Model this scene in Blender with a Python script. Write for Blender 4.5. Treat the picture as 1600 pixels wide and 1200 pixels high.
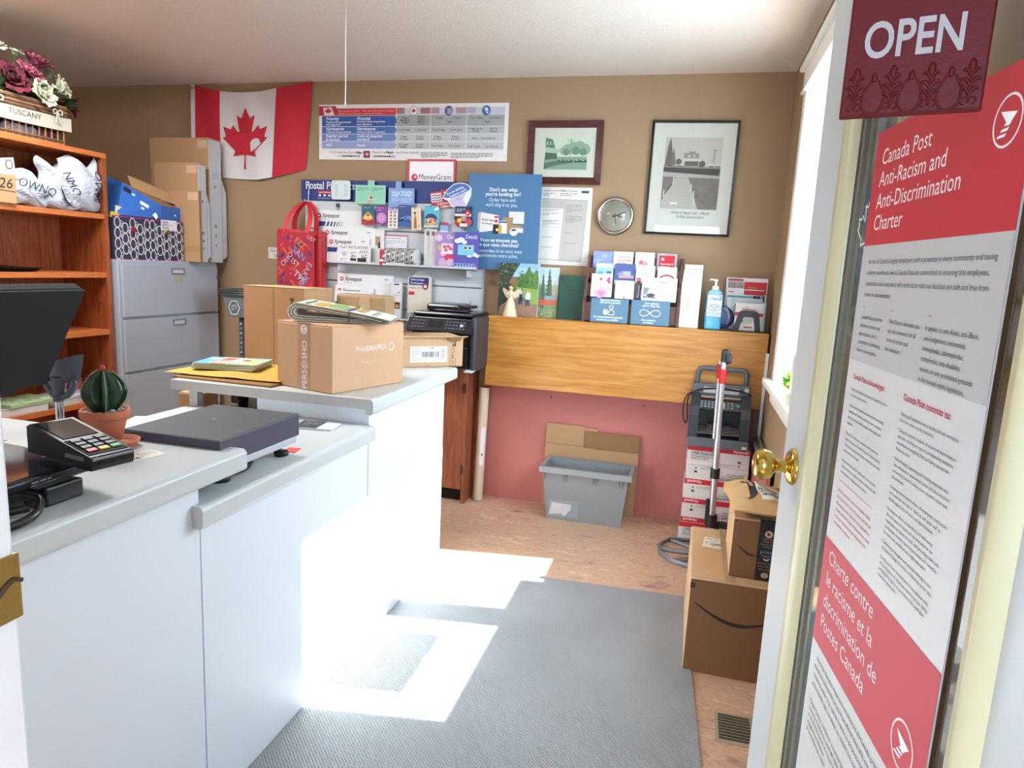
import bpy, bmesh, math, random
from mathutils import Vector, Matrix, Euler

# ------------------------------------------------------------------ camera, world, lights, exposure
SC = bpy.context.scene
COL = SC.collection
for _o in list(bpy.data.objects):
    bpy.data.objects.remove(_o)

cam_d = bpy.data.cameras.new('camera')
cam = bpy.data.objects.new('camera', cam_d)
COL.objects.link(cam)
cam_d.sensor_width = 36.0
cam_d.lens = 24.03
cam_d.clip_start = 0.02
cam.matrix_world = Matrix(((0.96636143, -0.08832415, 0.24156842, 0.0),
                           (0.25256485, 0.14968849, -0.95595251, 0.0),
                           (0.0482677, 0.9848067, 0.16694591, 1.39),
                           (0, 0, 0, 1)))
SC.camera = cam

world = bpy.data.worlds.new('world')
SC.world = world
world.use_nodes = True
_bg = world.node_tree.nodes['Background']
_bg.inputs[0].default_value = (0.72, 0.86, 1.0, 1)
_bg.inputs[1].default_value = 10.5

sun_d = bpy.data.lights.new('sun', 'SUN')
sun_d.energy = 22.0
sun_d.angle = 0.009
sun_d.color = (1.0, 0.97, 0.93)
sun = bpy.data.objects.new('sun', sun_d)
COL.objects.link(sun)
sun.rotation_euler = Vector((-1.0, -0.16, -1.03)).to_track_quat('-Z', 'Y').to_euler()
sun.location = (4, 2.5, 5)


def area(name, loc, direction, sx, sy, energy, color=(1, 1, 1), portal=False):
    d = bpy.data.lights.new(name, 'AREA')
    d.shape = 'RECTANGLE'
    d.size, d.size_y = sx, sy
    d.energy = energy
    d.color = color
    d.cycles.is_portal = portal
    o = bpy.data.objects.new(name, d)
    COL.objects.link(o)
    o.location = loc
    o.rotation_euler = Vector(direction).to_track_quat('-Z', 'Y').to_euler()
    return o


area('window_portal', (0.60, 2.6, 1.58), (-1, 0, 0), 1.5, 1.4, 1, portal=True)
lamp = area('ceiling_light', (-2.55, 2.20, 2.40), (0, 0, -1), 1.2, 0.5, 34, (0.97, 0.98, 1.0))
area('doorway_portal', (-0.10, -1.70, 1.43), (0, 1, 0), 0.9, 1.25, 1, portal=True)

SC.view_settings.view_transform = 'Standard'
SC.view_settings.look = 'None'
SC.view_settings.gamma = 1.0
SC.view_settings.exposure = 0.74
SC.view_settings.use_curve_mapping = False
SC.cycles.max_bounces = 10
SC.cycles.diffuse_bounces = 6
SC.cycles.transparent_max_bounces = 12
SC.cycles.caustics_reflective = False
SC.cycles.caustics_refractive = False
SC.cycles.sample_clamp_indirect = 8.0
SC.cycles.use_denoising = True

# ------------------------------------------------------------------ helpers: materials
PI = math.pi
random.seed(7)


def lin(h):
    h = h.lstrip('#')
    out = []
    for i in (0, 2, 4):
        c = int(h[i:i + 2], 16) / 255.0
        out.append(c / 12.92 if c <= 0.04045 else ((c + 0.055) / 1.055) ** 2.4)
    return tuple(out) + (1.0,)


_mats = {}


def new_mat(name):
    m = bpy.data.materials.new(name)
    m.use_nodes = True
    return m, m.node_tree, m.node_tree.nodes['Principled BSDF']


def M(hexc, r=0.55, met=0.0, n=0.0, s=30.0, b=0.0, coat=0.0):
    """plain procedural surface: base colour, a little noise in colour (n) and relief (b) at scale s"""
    key = (hexc, r, met, n, s, b, coat)
    if key in _mats:
        return _mats[key]
    m, nt, p = new_mat('surface_' + hexc.lstrip('#'))
    c = lin(hexc)
    p.inputs['Base Color'].default_value = c
    p.inputs['Roughness'].default_value = r
    p.inputs['Metallic'].default_value = met
    if coat:
        p.inputs['Coat Weight'].default_value = coat
        p.inputs['Coat Roughness'].default_value = 0.08
    if n or b:
        tc = nt.nodes.new('ShaderNodeTexCoord')
        no = nt.nodes.new('ShaderNodeTexNoise')
        no.inputs['Scale'].default_value = s
        no.inputs['Detail'].default_value = 4
        nt.links.new(tc.outputs['Object'], no.inputs['Vector'])
        if n:
            ra = nt.nodes.new('ShaderNodeMix')
            ra.data_type = 'RGBA'
            ra.inputs[6].default_value = tuple(max(0, v * (1 - n)) for v in c[:3]) + (1,)
            ra.inputs[7].default_value = tuple(min(1, v * (1 + n)) for v in c[:3]) + (1,)
            nt.links.new(no.outputs['Fac'], ra.inputs[0])
            nt.links.new(ra.outputs[2], p.inputs['Base Color'])
        if b:
            bu = nt.nodes.new('ShaderNodeBump')
            bu.inputs['Strength'].default_value = b
            bu.inputs['Distance'].default_value = 0.004
            nt.links.new(no.outputs['Fac'], bu.inputs['Height'])
            nt.links.new(bu.outputs['Normal'], p.inputs['Normal'])
    _mats[key] = m
    return m


def wood(c1, c2, axis='X', scale=6.0, r=0.4, bump=0.05, stretch=14.0):
    key = ('wood', c1, c2, axis, scale, r, stretch)
    if key in _mats:
        return _mats[key]
    m, nt, p = new_mat('wood_' + c1.lstrip('#'))
    tc = nt.nodes.new('ShaderNodeTexCoord')
    mp = nt.nodes.new('ShaderNodeMapping')
    sc = [stretch, stretch, stretch]
    sc['XYZ'.index(axis)] = 1.0
    mp.inputs['Scale'].default_value = sc
    n1 = nt.nodes.new('ShaderNodeTexNoise')
    n1.inputs['Scale'].default_value = scale
    n1.inputs['Detail'].default_value = 6
    n1.inputs['Distortion'].default_value = 0.9
    rp = nt.nodes.new('ShaderNodeValToRGB')
    rp.color_ramp.elements[0].position = 0.34
    rp.color_ramp.elements[0].color = lin(c2)
    rp.color_ramp.elements[1].position = 0.62
    rp.color_ramp.elements[1].color = lin(c1)
    nt.links.new(tc.outputs['Object'], mp.inputs['Vector'])
    nt.links.new(mp.outputs['Vector'], n1.inputs['Vector'])
    nt.links.new(n1.outputs['Fac'], rp.inputs['Fac'])
    nt.links.new(rp.outputs['Color'], p.inputs['Base Color'])
    p.inputs['Roughness'].default_value = r
    bu = nt.nodes.new('ShaderNodeBump')
    bu.inputs['Strength'].default_value = bump
    bu.inputs['Distance'].default_value = 0.002
    nt.links.new(n1.outputs['Fac'], bu.inputs['Height'])
    nt.links.new(bu.outputs['Normal'], p.inputs['Normal'])
    _mats[key] = m
    return m


def glass_mat(tint=(0.96, 0.98, 0.97, 1)):
    key = ('glass', tint)
    if key in _mats:
        return _mats[key]
    m, nt, p = new_mat('pane_glass')
    nt.nodes.remove(p)
    out = nt.nodes['Material Output']
    tr = nt.nodes.new('ShaderNodeBsdfTransparent')
    tr.inputs[0].default_value = tint
    gl = nt.nodes.new('ShaderNodeBsdfGlossy')
    gl.inputs['Roughness'].default_value = 0.02
    fr = nt.nodes.new('ShaderNodeFresnel')
    fr.inputs['IOR'].default_value = 1.5
    mx = nt.nodes.new('ShaderNodeMixShader')
    ge = nt.nodes.new('ShaderNodeNewGeometry')
    sb = nt.nodes.new('ShaderNodeMath')
    sb.operation = 'SUBTRACT'
    sb.inputs[0].default_value = 1.0
    nt.links.new(ge.outputs['Backfacing'], sb.inputs[1])
    mu = nt.nodes.new('ShaderNodeMath')
    mu.operation = 'MULTIPLY'
    nt.links.new(fr.outputs[0], mu.inputs[0])
    nt.links.new(sb.outputs[0], mu.inputs[1])
    nt.links.new(mu.outputs[0], mx.inputs[0])
    nt.links.new(tr.outputs[0], mx.inputs[1])
    nt.links.new(gl.outputs[0], mx.inputs[2])
    nt.links.new(mx.outputs[0], out.inputs['Surface'])
    _mats[key] = m
    return m


# ------------------------------------------------------------------ helpers: geometry
class G:
    """collects polygons with material slots and links them as ONE mesh object"""

    def __init__(s):
        s.v, s.f, s.mi, s.sm, s.mats = [], [], [], [], []

    def slot(s, m):
        if m not in s.mats:
            s.mats.append(m)
        return s.mats.index(m)

    def add(s, verts, faces, m, smooth=False, T=None):
        o = len(s.v)
        k = s.slot(m)
        for p in verts:
            p = Vector(p)
            s.v.append(tuple(T @ p) if T is not None else tuple(p))
        for f in faces:
            s.f.append(tuple(i + o for i in f))
            s.mi.append(k)
            s.sm.append(smooth)
        return s

    def box(s, x0, y0, z0, x1, y1, z1, m, bev=0.0, T=None, seg=2):
        if bev <= 0:
            vs = [(x0, y0, z0), (x1, y0, z0), (x1, y1, z0), (x0, y1, z0), (x0, y0, z1), (x1, y0, z1), (x1, y1, z1), (x0, y1, z1)]
            fs = [(0, 3, 2, 1), (4, 5, 6, 7), (0, 1, 5, 4), (1, 2, 6, 5), (2, 3, 7, 6), (3, 0, 4, 7)]
            return s.add(vs, fs, m, False, T)
        bm = bmesh.new()
        bmesh.ops.create_cube(bm, size=1.0)
        for v in bm.verts:
            v.co = Vector(((x0 + x1) / 2 + v.co.x * (x1 - x0), (y0 + y1) / 2 + v.co.y * (y1 - y0), (z0 + z1) / 2 + v.co.z * (z1 - z0)))
        bmesh.ops.bevel(bm, geom=bm.edges[:], offset=min(bev, 0.49 * min(abs(x1 - x0), abs(y1 - y0), abs(z1 - z0))), segments=seg, affect='EDGES', profile=0.5)
        bm.verts.index_update()
        vs = [v.co.copy() for v in bm.verts]
        fs = [[v.index for v in f.verts] for f in bm.faces]
        bm.free()
        return s.add(vs, fs, m, False, T)

    def prism(s, pts, z0, z1, m, T=None):
        n = len(pts)
        a = sum(pts[i][0] * pts[(i + 1) % n][1] - pts[(i + 1) % n][0] * pts[i][1] for i in range(n))
        if a < 0:
            pts = list(pts)[::-1]
        vs = [(p[0], p[1], z0) for p in pts] + [(p[0], p[1], z1) for p in pts]
        fs = [tuple(range(n))[::-1], tuple(range(n, 2 * n))]
        fs += [(i, (i + 1) % n, n + (i + 1) % n, n + i) for i in range(n)]
        return s.add(vs, fs, m, False, T)

    def lathe(s, prof, m, n=24, T=None, smooth=True):
        """revolve (radius, z) pairs round the z axis"""
        vs, fs = [], []
        for r, z in prof:
            for i in range(n):
                a = 2 * PI * i / n
                vs.append((r * math.cos(a), r * math.sin(a), z))
        for j in range(len(prof) - 1):
            for i in range(n):
                k = (i + 1) % n
                fs.append((j * n + i, j * n + k, (j + 1) * n + k, (j + 1) * n + i))
        s.add(vs, fs, m, smooth, T)
        for j, flip in ((0, True), (len(prof) - 1, False)):
            if prof[j][0] > 1e-5:
                ring = [(prof[j][0] * math.cos(2 * PI * i / n), prof[j][0] * math.sin(2 * PI * i / n), prof[j][1]) for i in range(n)]
                s.add(ring, [tuple(range(n))[::-1] if flip else tuple(range(n))], m, False, T)
        return s

    def cyl(s, p0, p1, r0, m, r1=None, n=16, T=None):
        p0, p1 = Vector(p0), Vector(p1)
        d = p1 - p0
        Q = Matrix.Translation(p0) @ d.to_track_quat('Z', 'Y').to_matrix().to_4x4()
        if T is not None:
            Q = T @ Q
        return s.lathe([(r0, 0), (r0 if r1 is None else r1, d.length)], m, n, Q)

    def tube(s, pts, r, m, n=8, closed=False, T=None, flat=1.0):
        """round bar along a polyline (flat squashes the section)"""
        P = [Vector(p) for p in pts]
        vs, fs = [], []
        N = len(P)
        prev = None
        for i, p in enumerate(P):
            a = P[(i - 1) % N] if (closed or i > 0) else P[i]
            b = P[(i + 1) % N] if (closed or i < N - 1) else P[i]
            t = (b - a).normalized()
            if prev is None:
                u = t.orthogonal().normalized()
            else:
                u = (prev - t * prev.dot(t)).normalized()
            prev = u
            w = t.cross(u)
            rr = r[i] if isinstance(r, (list, tuple)) else r
            for k in range(n):
                c = 2 * PI * k / n
                vs.append(p + u * rr * math.cos(c) + w * rr * math.sin(c) * flat)
        for i in range(N if closed else N - 1):
            j = (i + 1) % N
            for k in range(n):
                q = (k + 1) % n
                fs.append((i * n + k, i * n + q, j * n + q, j * n + k))
        s.add(vs, fs, m, True, T)
        if not closed:
            s.add(vs[:n], [tuple(range(n))[::-1]], m, False, T)
            s.add(vs[-n:], [tuple(range(n))], m, False, T)
        return s

    def sphere(s, c, r, m, sx=1, sy=1, sz=1, n=12, T=None):
        prof = [(r * math.sin(PI * i / (n // 2 + 2)) + 1e-6, -r * math.cos(PI * i / (n // 2 + 2))) for i in range(n // 2 + 3)]
        Q = Matrix.Translation(c) @ Matrix.Diagonal((sx, sy, sz, 1))
        if T is not None:
            Q = T @ Q
        return s.lathe(prof, m, n, Q)

    def grid(s, fn, nu, nv, m, smooth=True, T=None, double=False):
        vs = [fn(i / nu, j / nv) for j in range(nv + 1) for i in range(nu + 1)]
        fs = [(j * (nu + 1) + i, j * (nu + 1) + i + 1, (j + 1) * (nu + 1) + i + 1, (j + 1) * (nu + 1) + i) for j in range(nv) for i in range(nu)]
        return s.add(vs, fs, m, smooth, T)

    def mesh(s, name):
        me = bpy.data.meshes.new(name)
        me.from_pydata(s.v, [], s.f)
        for m in s.mats:
            me.materials.append(m)
        me.polygons.foreach_set('material_index', s.mi)
        me.polygons.foreach_set('use_smooth', s.sm)
        me.update()
        return me

    def obj(s, name, parent=None, loc=(0, 0, 0), rot=(0, 0, 0), label=None):
        o = bpy.data.objects.new(name, s.mesh(name))
        COL.objects.link(o)
        o.location = loc
        o.rotation_euler = rot
        if parent is not None:
            o.parent = parent
        if label:
            o['label'] = label
        return o


def tag(o, label, cat, group=None, kind=None):
    o['label'] = label
    o['category'] = cat
    if group:
        o['group'] = group
    if kind:
        o['kind'] = kind
    return o


def thing(name, label, cat, loc=(0, 0, 0), rot=(0, 0, 0), group=None):
    o = bpy.data.objects.new(name, None)
    o.empty_display_size = 0.05
    COL.objects.link(o)
    o.location = loc
    o.rotation_euler = rot if isinstance(rot, (tuple, list)) else (0, 0, rot)
    return tag(o, label, cat, group)


def struct(name, g, parent=None):
    o = g.obj(name, parent)
    if parent is None:
        o['kind'] = 'structure'
    return o


# ------------------------------------------------------------------ helpers: lettering and flat print
def _glyph_set(bold):
    chars = 'ABCDEFGHIJKLMNOPQRSTUVWXYZabcdefghijklmnopqrstuvwxyz0123456789.,:;\'"!?-&()/#+@éèàâêôçî™®$%'
    cu = []

    def mk(t):
        c = bpy.data.curves.new('glyph', 'FONT')
        c.body = t
        c.resolution_u = 4 if bold else 3
        if bold:
            c.offset = 0.018
        o = bpy.data.objects.new('glyph', c)
        COL.objects.link(o)
        cu.append((o, c))
        return o
    one = {c: mk(c) for c in chars}
    two = {c: mk('H' + c + 'H') for c in chars}
    hh = mk('HH')
    bpy.context.view_layer.update()
    dg = bpy.context.evaluated_depsgraph_get()

    def ext(o):
        me = bpy.data.meshes.new_from_object(o.evaluated_get(dg))
        vs = [(v.co.x, v.co.y) for v in me.vertices]
        fs = [tuple(p.vertices) for p in me.polygons]
        bpy.data.meshes.remove(me)
        return vs, fs
    w0 = max(v[0] for v in ext(hh)[0])
    res = {}
    for c in chars:
        vs, fs = ext(one[c])
        adv = max(v[0] for v in ext(two[c])[0]) - w0
        res[c] = (vs, fs, adv)
    res[' '] = ([], [], 0.28)
    for o, c in cu:
        bpy.data.objects.remove(o)
        bpy.data.curves.remove(c)
    return res


GLYPH = {False: _glyph_set(False), True: _glyph_set(True)}


class Print:
    """flat print on a local XY plane facing +Z; a ref frame (x0,y_top,x1,y_bottom) maps design units to metres"""

    def __init__(s, w=None, h=None, ref=None, z=0.0004):
        s.g = G()
        s.z = z
        s.k = 0
        s.ink = False
        if ref:
            x0, y0, x1, y1 = ref
            s.mx = lambda x: (x - x0) / (x1 - x0) * w
            s.my = lambda y: (y1 - y) / (y1 - y0) * h
            s.sx = w / (x1 - x0)
            s.sy = h / (y1 - y0)
            s.fl = -1
        else:
            s.mx = lambda x: x
            s.my = lambda y: y
            s.sx = s.sy = 1.0
            s.fl = 1

    def lay(s, ink=False):
        if ink:                      # lettering shares one layer above what is already printed
            s.ink = True
            return s.z + (s.k + 1) * 3.0e-5
        s.k += 2 if s.ink else 1
        s.ink = False
        return s.z + s.k * 3.0e-5

    def poly(s, pts, c, r=0.6):
        z = s.lay()
        P = [(s.mx(a), s.my(b)) for a, b in pts]
        n = len(P)
        if sum(P[i][0] * P[(i + 1) % n][1] - P[(i + 1) % n][0] * P[i][1] for i in range(n)) < 0:
            P = P[::-1]
        s.g.add([(a, b, z) for a, b in P], [tuple(range(n))], M(c, r) if isinstance(c, str) else c)
        return s

    def rect(s, x0, y0, x1, y1, c, r=0.6):
        return s.poly([(x0, y0), (x1, y0), (x1, y1), (x0, y1)], c, r)

    def disc(s, x, y, r, c, ry=None, n=20, a0=0, a1=2 * PI):
        ry = r if ry is None else ry
        return s.poly([(x + r * math.cos(a0 + (a1 - a0) * i / n), y + ry * math.sin(a0 + (a1 - a0) * i / n)) for i in range(n)], c)

    def ring(s, x, y, r, w, c, ry=None, n=32):
        ry = r if ry is None else ry
        z = s.lay()
        vs = []
        for i in range(n):
            a = 2 * PI * i / n
            vs.append((s.mx(x + r * math.cos(a)), s.my(y + ry * math.sin(a)), z))
        for i in range(n):
            a = 2 * PI * i / n
            vs.append((s.mx(x + (r - w) * math.cos(a)), s.my(y + (ry - w) * math.sin(a)), z))
        s.g.add(vs, [(i, (i + 1) % n, n + (i + 1) % n, n + i) for i in range(n)], M(c, 0.6))
        return s

    def line(s, pts, w, c):
        """polyline of width w (design units)"""
        z = s.lay()
        m = M(c, 0.6)
        for (ax, ay), (bx, by) in zip(pts, pts[1:]):
            L = math.hypot(bx - ax, by - ay) or 1e-6
            nx, ny = -(by - ay) / L * w / 2, (bx - ax) / L * w / 2
            P = [(ax + nx, ay + ny), (bx + nx, by + ny), (bx - nx, by - ny), (ax - nx, ay - ny)]
            s.g.add([(s.mx(p), s.my(q), z) for p, q in P], [(0, 1, 2, 3)], m)
        return s

    def width(s, t, bold=False):
        return sum(GLYPH[bold].get(c, GLYPH[bold]['-'])[2] for c in t)

    def text(s, t, x, y, size, c, align='l', bold=False, ital=0.0, rot=0.0, fit=None):
        """y = baseline; size = font size; fit = wished width; all in design units (rot in degrees, metric plane)"""
        gl = GLYPH[bold]
        z = s.lay(True)
        w = s.width(t, bold) * size
        kx = (fit / w) if fit else 1.0
        ox = 0.0
        W = w * kx
        st = {'l': 0.0, 'c': -W / 2, 'r': -W}[align]
        m = M(c, 0.6) if isinstance(c, str) else c
        ca, sa = math.cos(math.radians(rot)), math.sin(math.radians(rot))
        vs, fs = [], []
        for ch in t:
            gv, gf, adv = gl.get(ch, gl['-'])
            o = len(vs)
            for a, b in gv:
                lx = st + (ox + (a + ital * b) * size) * kx
                ly = b * size
                X, Y = lx * s.sx, ly * s.sy
                vs.append((s.mx(x) + X * ca - Y * sa, s.my(y) + X * sa + Y * ca, z))
            fs += [tuple(i + o for i in f) for f in gf]
            ox += adv * size
        if vs:
            s.g.add(vs, fs, m)
        return s

    def lines(s, rows, x, y, size, step, c, align='l', bold=False, fit=None):
        for i, t in enumerate(rows):
            s.text(t, x, y + i * step * (-s.fl), size, c, align, bold, fit=fit)
        return s

    def greek(s, x0, y0, x1, n, step, h, c, seed=1):
        """n short lines of unreadably small words"""
        rn = random.Random(seed)
        z = s.lay(True)
        m = M(c, 0.6)
        for i in range(n):
            x = x0
            end = x1 if i < n - 1 else x0 + (x1 - x0) * rn.uniform(0.4, 0.8)
            yy = y0 + i * step * (-s.fl)
            while x < end - h:
                e = min(end, x + h * rn.uniform(1.5, 5))
                s.g.add([(s.mx(x), s.my(yy), z), (s.mx(e), s.my(yy), z), (s.mx(e), s.my(yy) + h * s.sy, z), (s.mx(x), s.my(yy) + h * s.sy, z)], [(0, 1, 2, 3)], m)
                x = e + h * 0.9
        return s

    def bars(s, x0, y0, x1, y1, c, seed=1):
        """bar code"""
        rn = random.Random(seed)
        x = x0
        u = (x1 - x0) / 70.0
        z = s.lay()
        m = M(c, 0.6)
        while x < x1:
            w = u * rn.choice((1, 1, 2, 3))
            s.g.add([(s.mx(x), s.my(y0), z), (s.mx(x + w), s.my(y0), z), (s.mx(x + w), s.my(y1), z), (s.mx(x), s.my(y1), z)], [(0, 1, 2, 3), (3, 2, 1, 0)], m)
            x += w + u * rn.choice((1, 1, 2))
        return s

    def obj(s, parent, loc=(0, 0, 0), rot=(0, 0, 0), name='print'):
        return s.g.obj(name, parent, loc, rot)


UP = (PI / 2, 0, 0)          # local XY plane stood up, facing -y


def wall_card(name, label, cat, x0, z0, x1, z1, y, color, thick=0.002, group=None, tilt=0.0, roll=0.0, part='sheet', r=0.5):
    """flat upright card whose front faces -y; returns root (local x right, y up, z toward the room) and size"""
    root = thing(name, label, cat, (x0, y, z0), (PI / 2 - tilt, -roll, 0), group)
    g = G().box(0, 0, -thick, x1 - x0, z1 - z0, 0, M(color, r, n=0.02, s=60))
    g.obj(part, root)
    return root, x1 - x0, z1 - z0


def post_logo(p, x, y, r, ring_c, fill=None, mark='FFFFFF', ry=None):
    """round post emblem: a winged envelope in a ring"""
    ry = r if ry is None else ry
    if fill:
        p.disc(x, y, r, fill, ry)
    if ring_c:
        p.ring(x, y, r, r * 0.1, ring_c, ry)
    f = -p.fl
    p.poly([(x - .55 * r, y - .42 * f * ry), (x + .62 * r, y - .22 * f * ry), (x + .1 * r, y + .22 * f * ry)], mark)
    for i in range(3):
        o = i * 0.2
        p.poly([(x - .1 * r - o * r, y + (.08 + o) * f * ry), (x + .32 * r - o * .6 * r, y + (.06 + o) * f * ry), (x + .2 * r - o * .6 * r, y + (.18 + o) * f * ry), (x - .2 * r - o * r, y + (.18 + o) * f * ry)], mark)


LEAF = [(-90, 2030), (-45, 1167), (-156, 1069), (-1015, 1220), (-899, 900), (-919, 827), (-1860, 65), (-1648, -34), (-1614, -113), (-1800, -685), (-1258, -570), (-1185, -608), (-1080, -855), (-657, -401), (-546, -458), (-750, -1510), (-423, -1321), (-332, -1348), (0, -2000)]
LEAF = LEAF + [(-x, y) for x, y in LEAF[-2::-1]]


def leaf_print(p, x, y, w, h, c):
    p.poly([(x + a / 3720 * w, y + (-p.fl) * b / 4030 * h) for a, b in LEAF], c)

# ------------------------------------------------------------------ structure
CEIL = 2.442
WR = 0.42          # right wall plane
WB = 3.92          # back wall plane


def wall_paint(hexc, amt=0.05, bump=0.25, scale=140):
    return M(hexc, 0.75, n=amt, s=scale, b=bump)


TAN = wall_paint('A08465')
WHITE = M('ECEBE6', 0.45, n=0.02, s=40)
TRIM = M('F2F0EA', 0.4, n=0.02, s=40)


def vinyl_floor():
    m, nt, p = new_mat('stone_pattern_vinyl')
    tc = nt.nodes.new('ShaderNodeTexCoord')
    mp = nt.nodes.new('ShaderNodeMapping')
    mp.inputs['Rotation'].default_value = (0, 0, 0.5)
    mp.inputs['Scale'].default_value = (3.2, 9.0, 1)
    nt.links.new(tc.outputs['Object'], mp.inputs['Vector'])
    a = nt.nodes.new('ShaderNodeTexNoise')
    a.inputs['Scale'].default_value = 1.6
    a.inputs['Detail'].default_value = 8
    a.inputs['Roughness'].default_value = 0.7
    a.inputs['Distortion'].default_value = 1.4
    nt.links.new(mp.outputs['Vector'], a.inputs['Vector'])
    rp = nt.nodes.new('ShaderNodeValToRGB')
    e = rp.color_ramp.elements
    e[0].position, e[0].color = 0.30, lin('8C7668')
    e[1].position, e[1].color = 0.72, lin('E2CBB0')
    for pos, c in ((0.40, 'C29C82'), (0.48, 'D2AF94'), (0.55, 'CB9E80'), (0.62, 'DABB9F')):
        k = e.new(pos)
        k.color = lin(c)
    nt.links.new(a.outputs['Fac'], rp.inputs['Fac'])
    b = nt.nodes.new('ShaderNodeTexNoise')
    b.inputs['Scale'].default_value = 90
    b.inputs['Detail'].default_value = 5
    nt.links.new(tc.outputs['Object'], b.inputs['Vector'])
    mx = nt.nodes.new('ShaderNodeMix')
    mx.data_type = 'RGBA'
    mx.blend_type = 'OVERLAY'
    mx.inputs[0].default_value = 0.35
    nt.links.new(rp.outputs['Color'], mx.inputs[6])
    nt.links.new(b.outputs['Color'], mx.inputs[7])
    nt.links.new(mx.outputs[2], p.inputs['Base Color'])
    p.inputs['Roughness'].default_value = 0.42
    return m


def ceiling_mat():
    m = M('DDD2C6', 0.9, n=0.10, s=160, b=0.9)
    return m


fl = G().box(-4.6, -0.6, -0.06, 1.2, 4.1, 0, vinyl_floor())
struct('floor', fl)
struct('ceiling', G().box(-4.6, 0.33, CEIL, 0.7, 4.1, CEIL + 0.1, ceiling_mat()))
struct('wall_back', G().box(-4.6, WB, 0, WR + 0.14, WB + 0.12, CEIL, TAN))
struct('wall_left', G().box(-4.6, 0.2, 0, -4.45, WB, CEIL, TAN))

W1 = (2.685, 3.32)     # far window opening (y)
W2 = (1.94, 2.615)     # near window opening
WZ = (0.93, 2.22)
g = G()
x0, x1 = WR, WR + 0.14
g.box(x0, 0.45, 0, x1, WB, WZ[0], TAN)
g.box(x0, 0.45, WZ[1], x1, WB, CEIL, TAN)
g.box(x0, 0.45, WZ[0], x1, W2[0], WZ[1], TAN)
g.box(x0, W2[1], WZ[0], x1, W1[0], WZ[1], TRIM)
g.box(x0, W1[1], WZ[0], x1, WB, WZ[1], TAN)
struct('wall_right', g)

# front wall with the doorway the photograph is taken from
g = G()
DX0, DX1 = -0.572, 0.30
g.box(-4.45, 0.33, 0, DX0 - 0.03, 0.45, CEIL, M('E4E3DE', 0.5))
g.box(DX1 + 0.02, 0.33, 0, WR + 0.14, 0.45, CEIL, M('E4E3DE', 0.5))
g.box(DX0 - 0.03, 0.33, 2.08, DX1 + 0.02, 0.45, CEIL, M('E4E3DE', 0.5))
struct('wall_front', g)

# entrance porch behind the camera, open to daylight through its own doorway
PW_ = M('BCC4CE', 0.7)
struct('wall_porch', G().box(-1.75, -1.75, 0, -1.65, 0.33, CEIL, PW_).box(1.40, -1.75, 0, 1.50, 0.33, CEIL, PW_).box(-1.65, -1.75, 0, -0.55, -1.65, CEIL, PW_).box(0.35, -1.75, 0, 1.40, -1.65, CEIL, PW_).box(-0.55, -1.75, 2.05, 0.35, -1.65, CEIL, PW_).box(-0.55, -1.75, 0, 0.35, -1.65, 0.80, PW_))
struct('ceiling_porch', G().box(-1.75, -1.75, CEIL, 1.5, 0.33, CEIL + 0.1, PW_))
struct('floor_porch', G().box(-1.75, -1.75, -0.06, 1.5, -0.6, 0, M('8A8378', 0.7)))

# door jamb with its brass strike plate
g = G()
JW = M('E9EBEC', 0.4, n=0.03, s=25)
g.box(DX0 - 0.03, 0.325, 0, DX0, 0.455, 2.05, JW, bev=0.003)
jamb = struct('trim_1', g)
pg = G()
BR = M('B8985A', 0.28, met=1.0, n=0.1, s=120)
pl_z = 1.083
pg.box(DX0 - 0.002, 0.392, pl_z - 0.031, DX0 + 0.0022, 0.4585, pl_z + 0.031, BR, bev=0.0015)
pg.cyl((DX0 + 0.002, 0.415, pl_z - 0.022), (DX0 + 0.0035, 0.415, pl_z - 0.022), 0.004, M('8A6A30', 0.3, met=1.0))
pg.cyl((DX0 + 0.002, 0.415, pl_z + 0.022), (DX0 + 0.0035, 0.415, pl_z + 0.022), 0.004, M('8A6A30', 0.3, met=1.0))
pg.obj('strike_plate', jamb, label='brass strike plate')
pg = G()
pg.tube([(DX0 + 0.003, 0.40 + 0.058 * t, pl_z + 0.002 + 0.006 * math.sin(9 * t)) for t in [i / 8 for i in range(9)]], 0.0022, M('4B3A22', 0.8))
pg.obj('wear_mark', jamb)

# window trim on the right wall
g = G()
cz = WZ[1]
g.box(WR - 0.018, W1[1], WZ[0], WR + 0.002, W1[1] + 0.075, cz, TRIM, bev=0.003)
g.box(WR - 0.018, W2[0] - 0.075, WZ[0], WR + 0.002, W2[0], cz, TRIM, bev=0.003)
g.box(WR - 0.020, W1[0] - 0.07, WZ[0], WR + 0.002, W1[0], cz, TRIM, bev=0.003)
trim = struct('trim_2', g)
h = G()
h.box(WR - 0.022, W2[0] - 0.09, cz, WR + 0.002, W1[1] + 0.09, cz + 0.085, TRIM, bev=0.003)
h.box(WR - 0.042, W2[0] - 0.11, cz + 0.085, WR + 0.002, W1[1] + 0.11, cz + 0.105, TRIM, bev=0.004)
h.box(WR - 0.030, W2[0] - 0.10, cz - 0.012, WR + 0.002, W1[1] + 0.10, cz, TRIM, bev=0.004)
h.obj('head_casing', trim)
h = G()
h.box(WR - 0.055, W2[0] - 0.11, WZ[0] - 0.025, WR + 0.13, W1[1] + 0.11, WZ[0] + 0.004, TRIM, bev=0.004)
h.obj('sill', trim)
h = G()
h.box(WR - 0.018, W2[0] - 0.075, WZ[0] - 0.10, WR + 0.002, W1[1] + 0.075, WZ[0] - 0.025, TRIM, bev=0.003)
h.obj('apron', trim)
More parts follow.
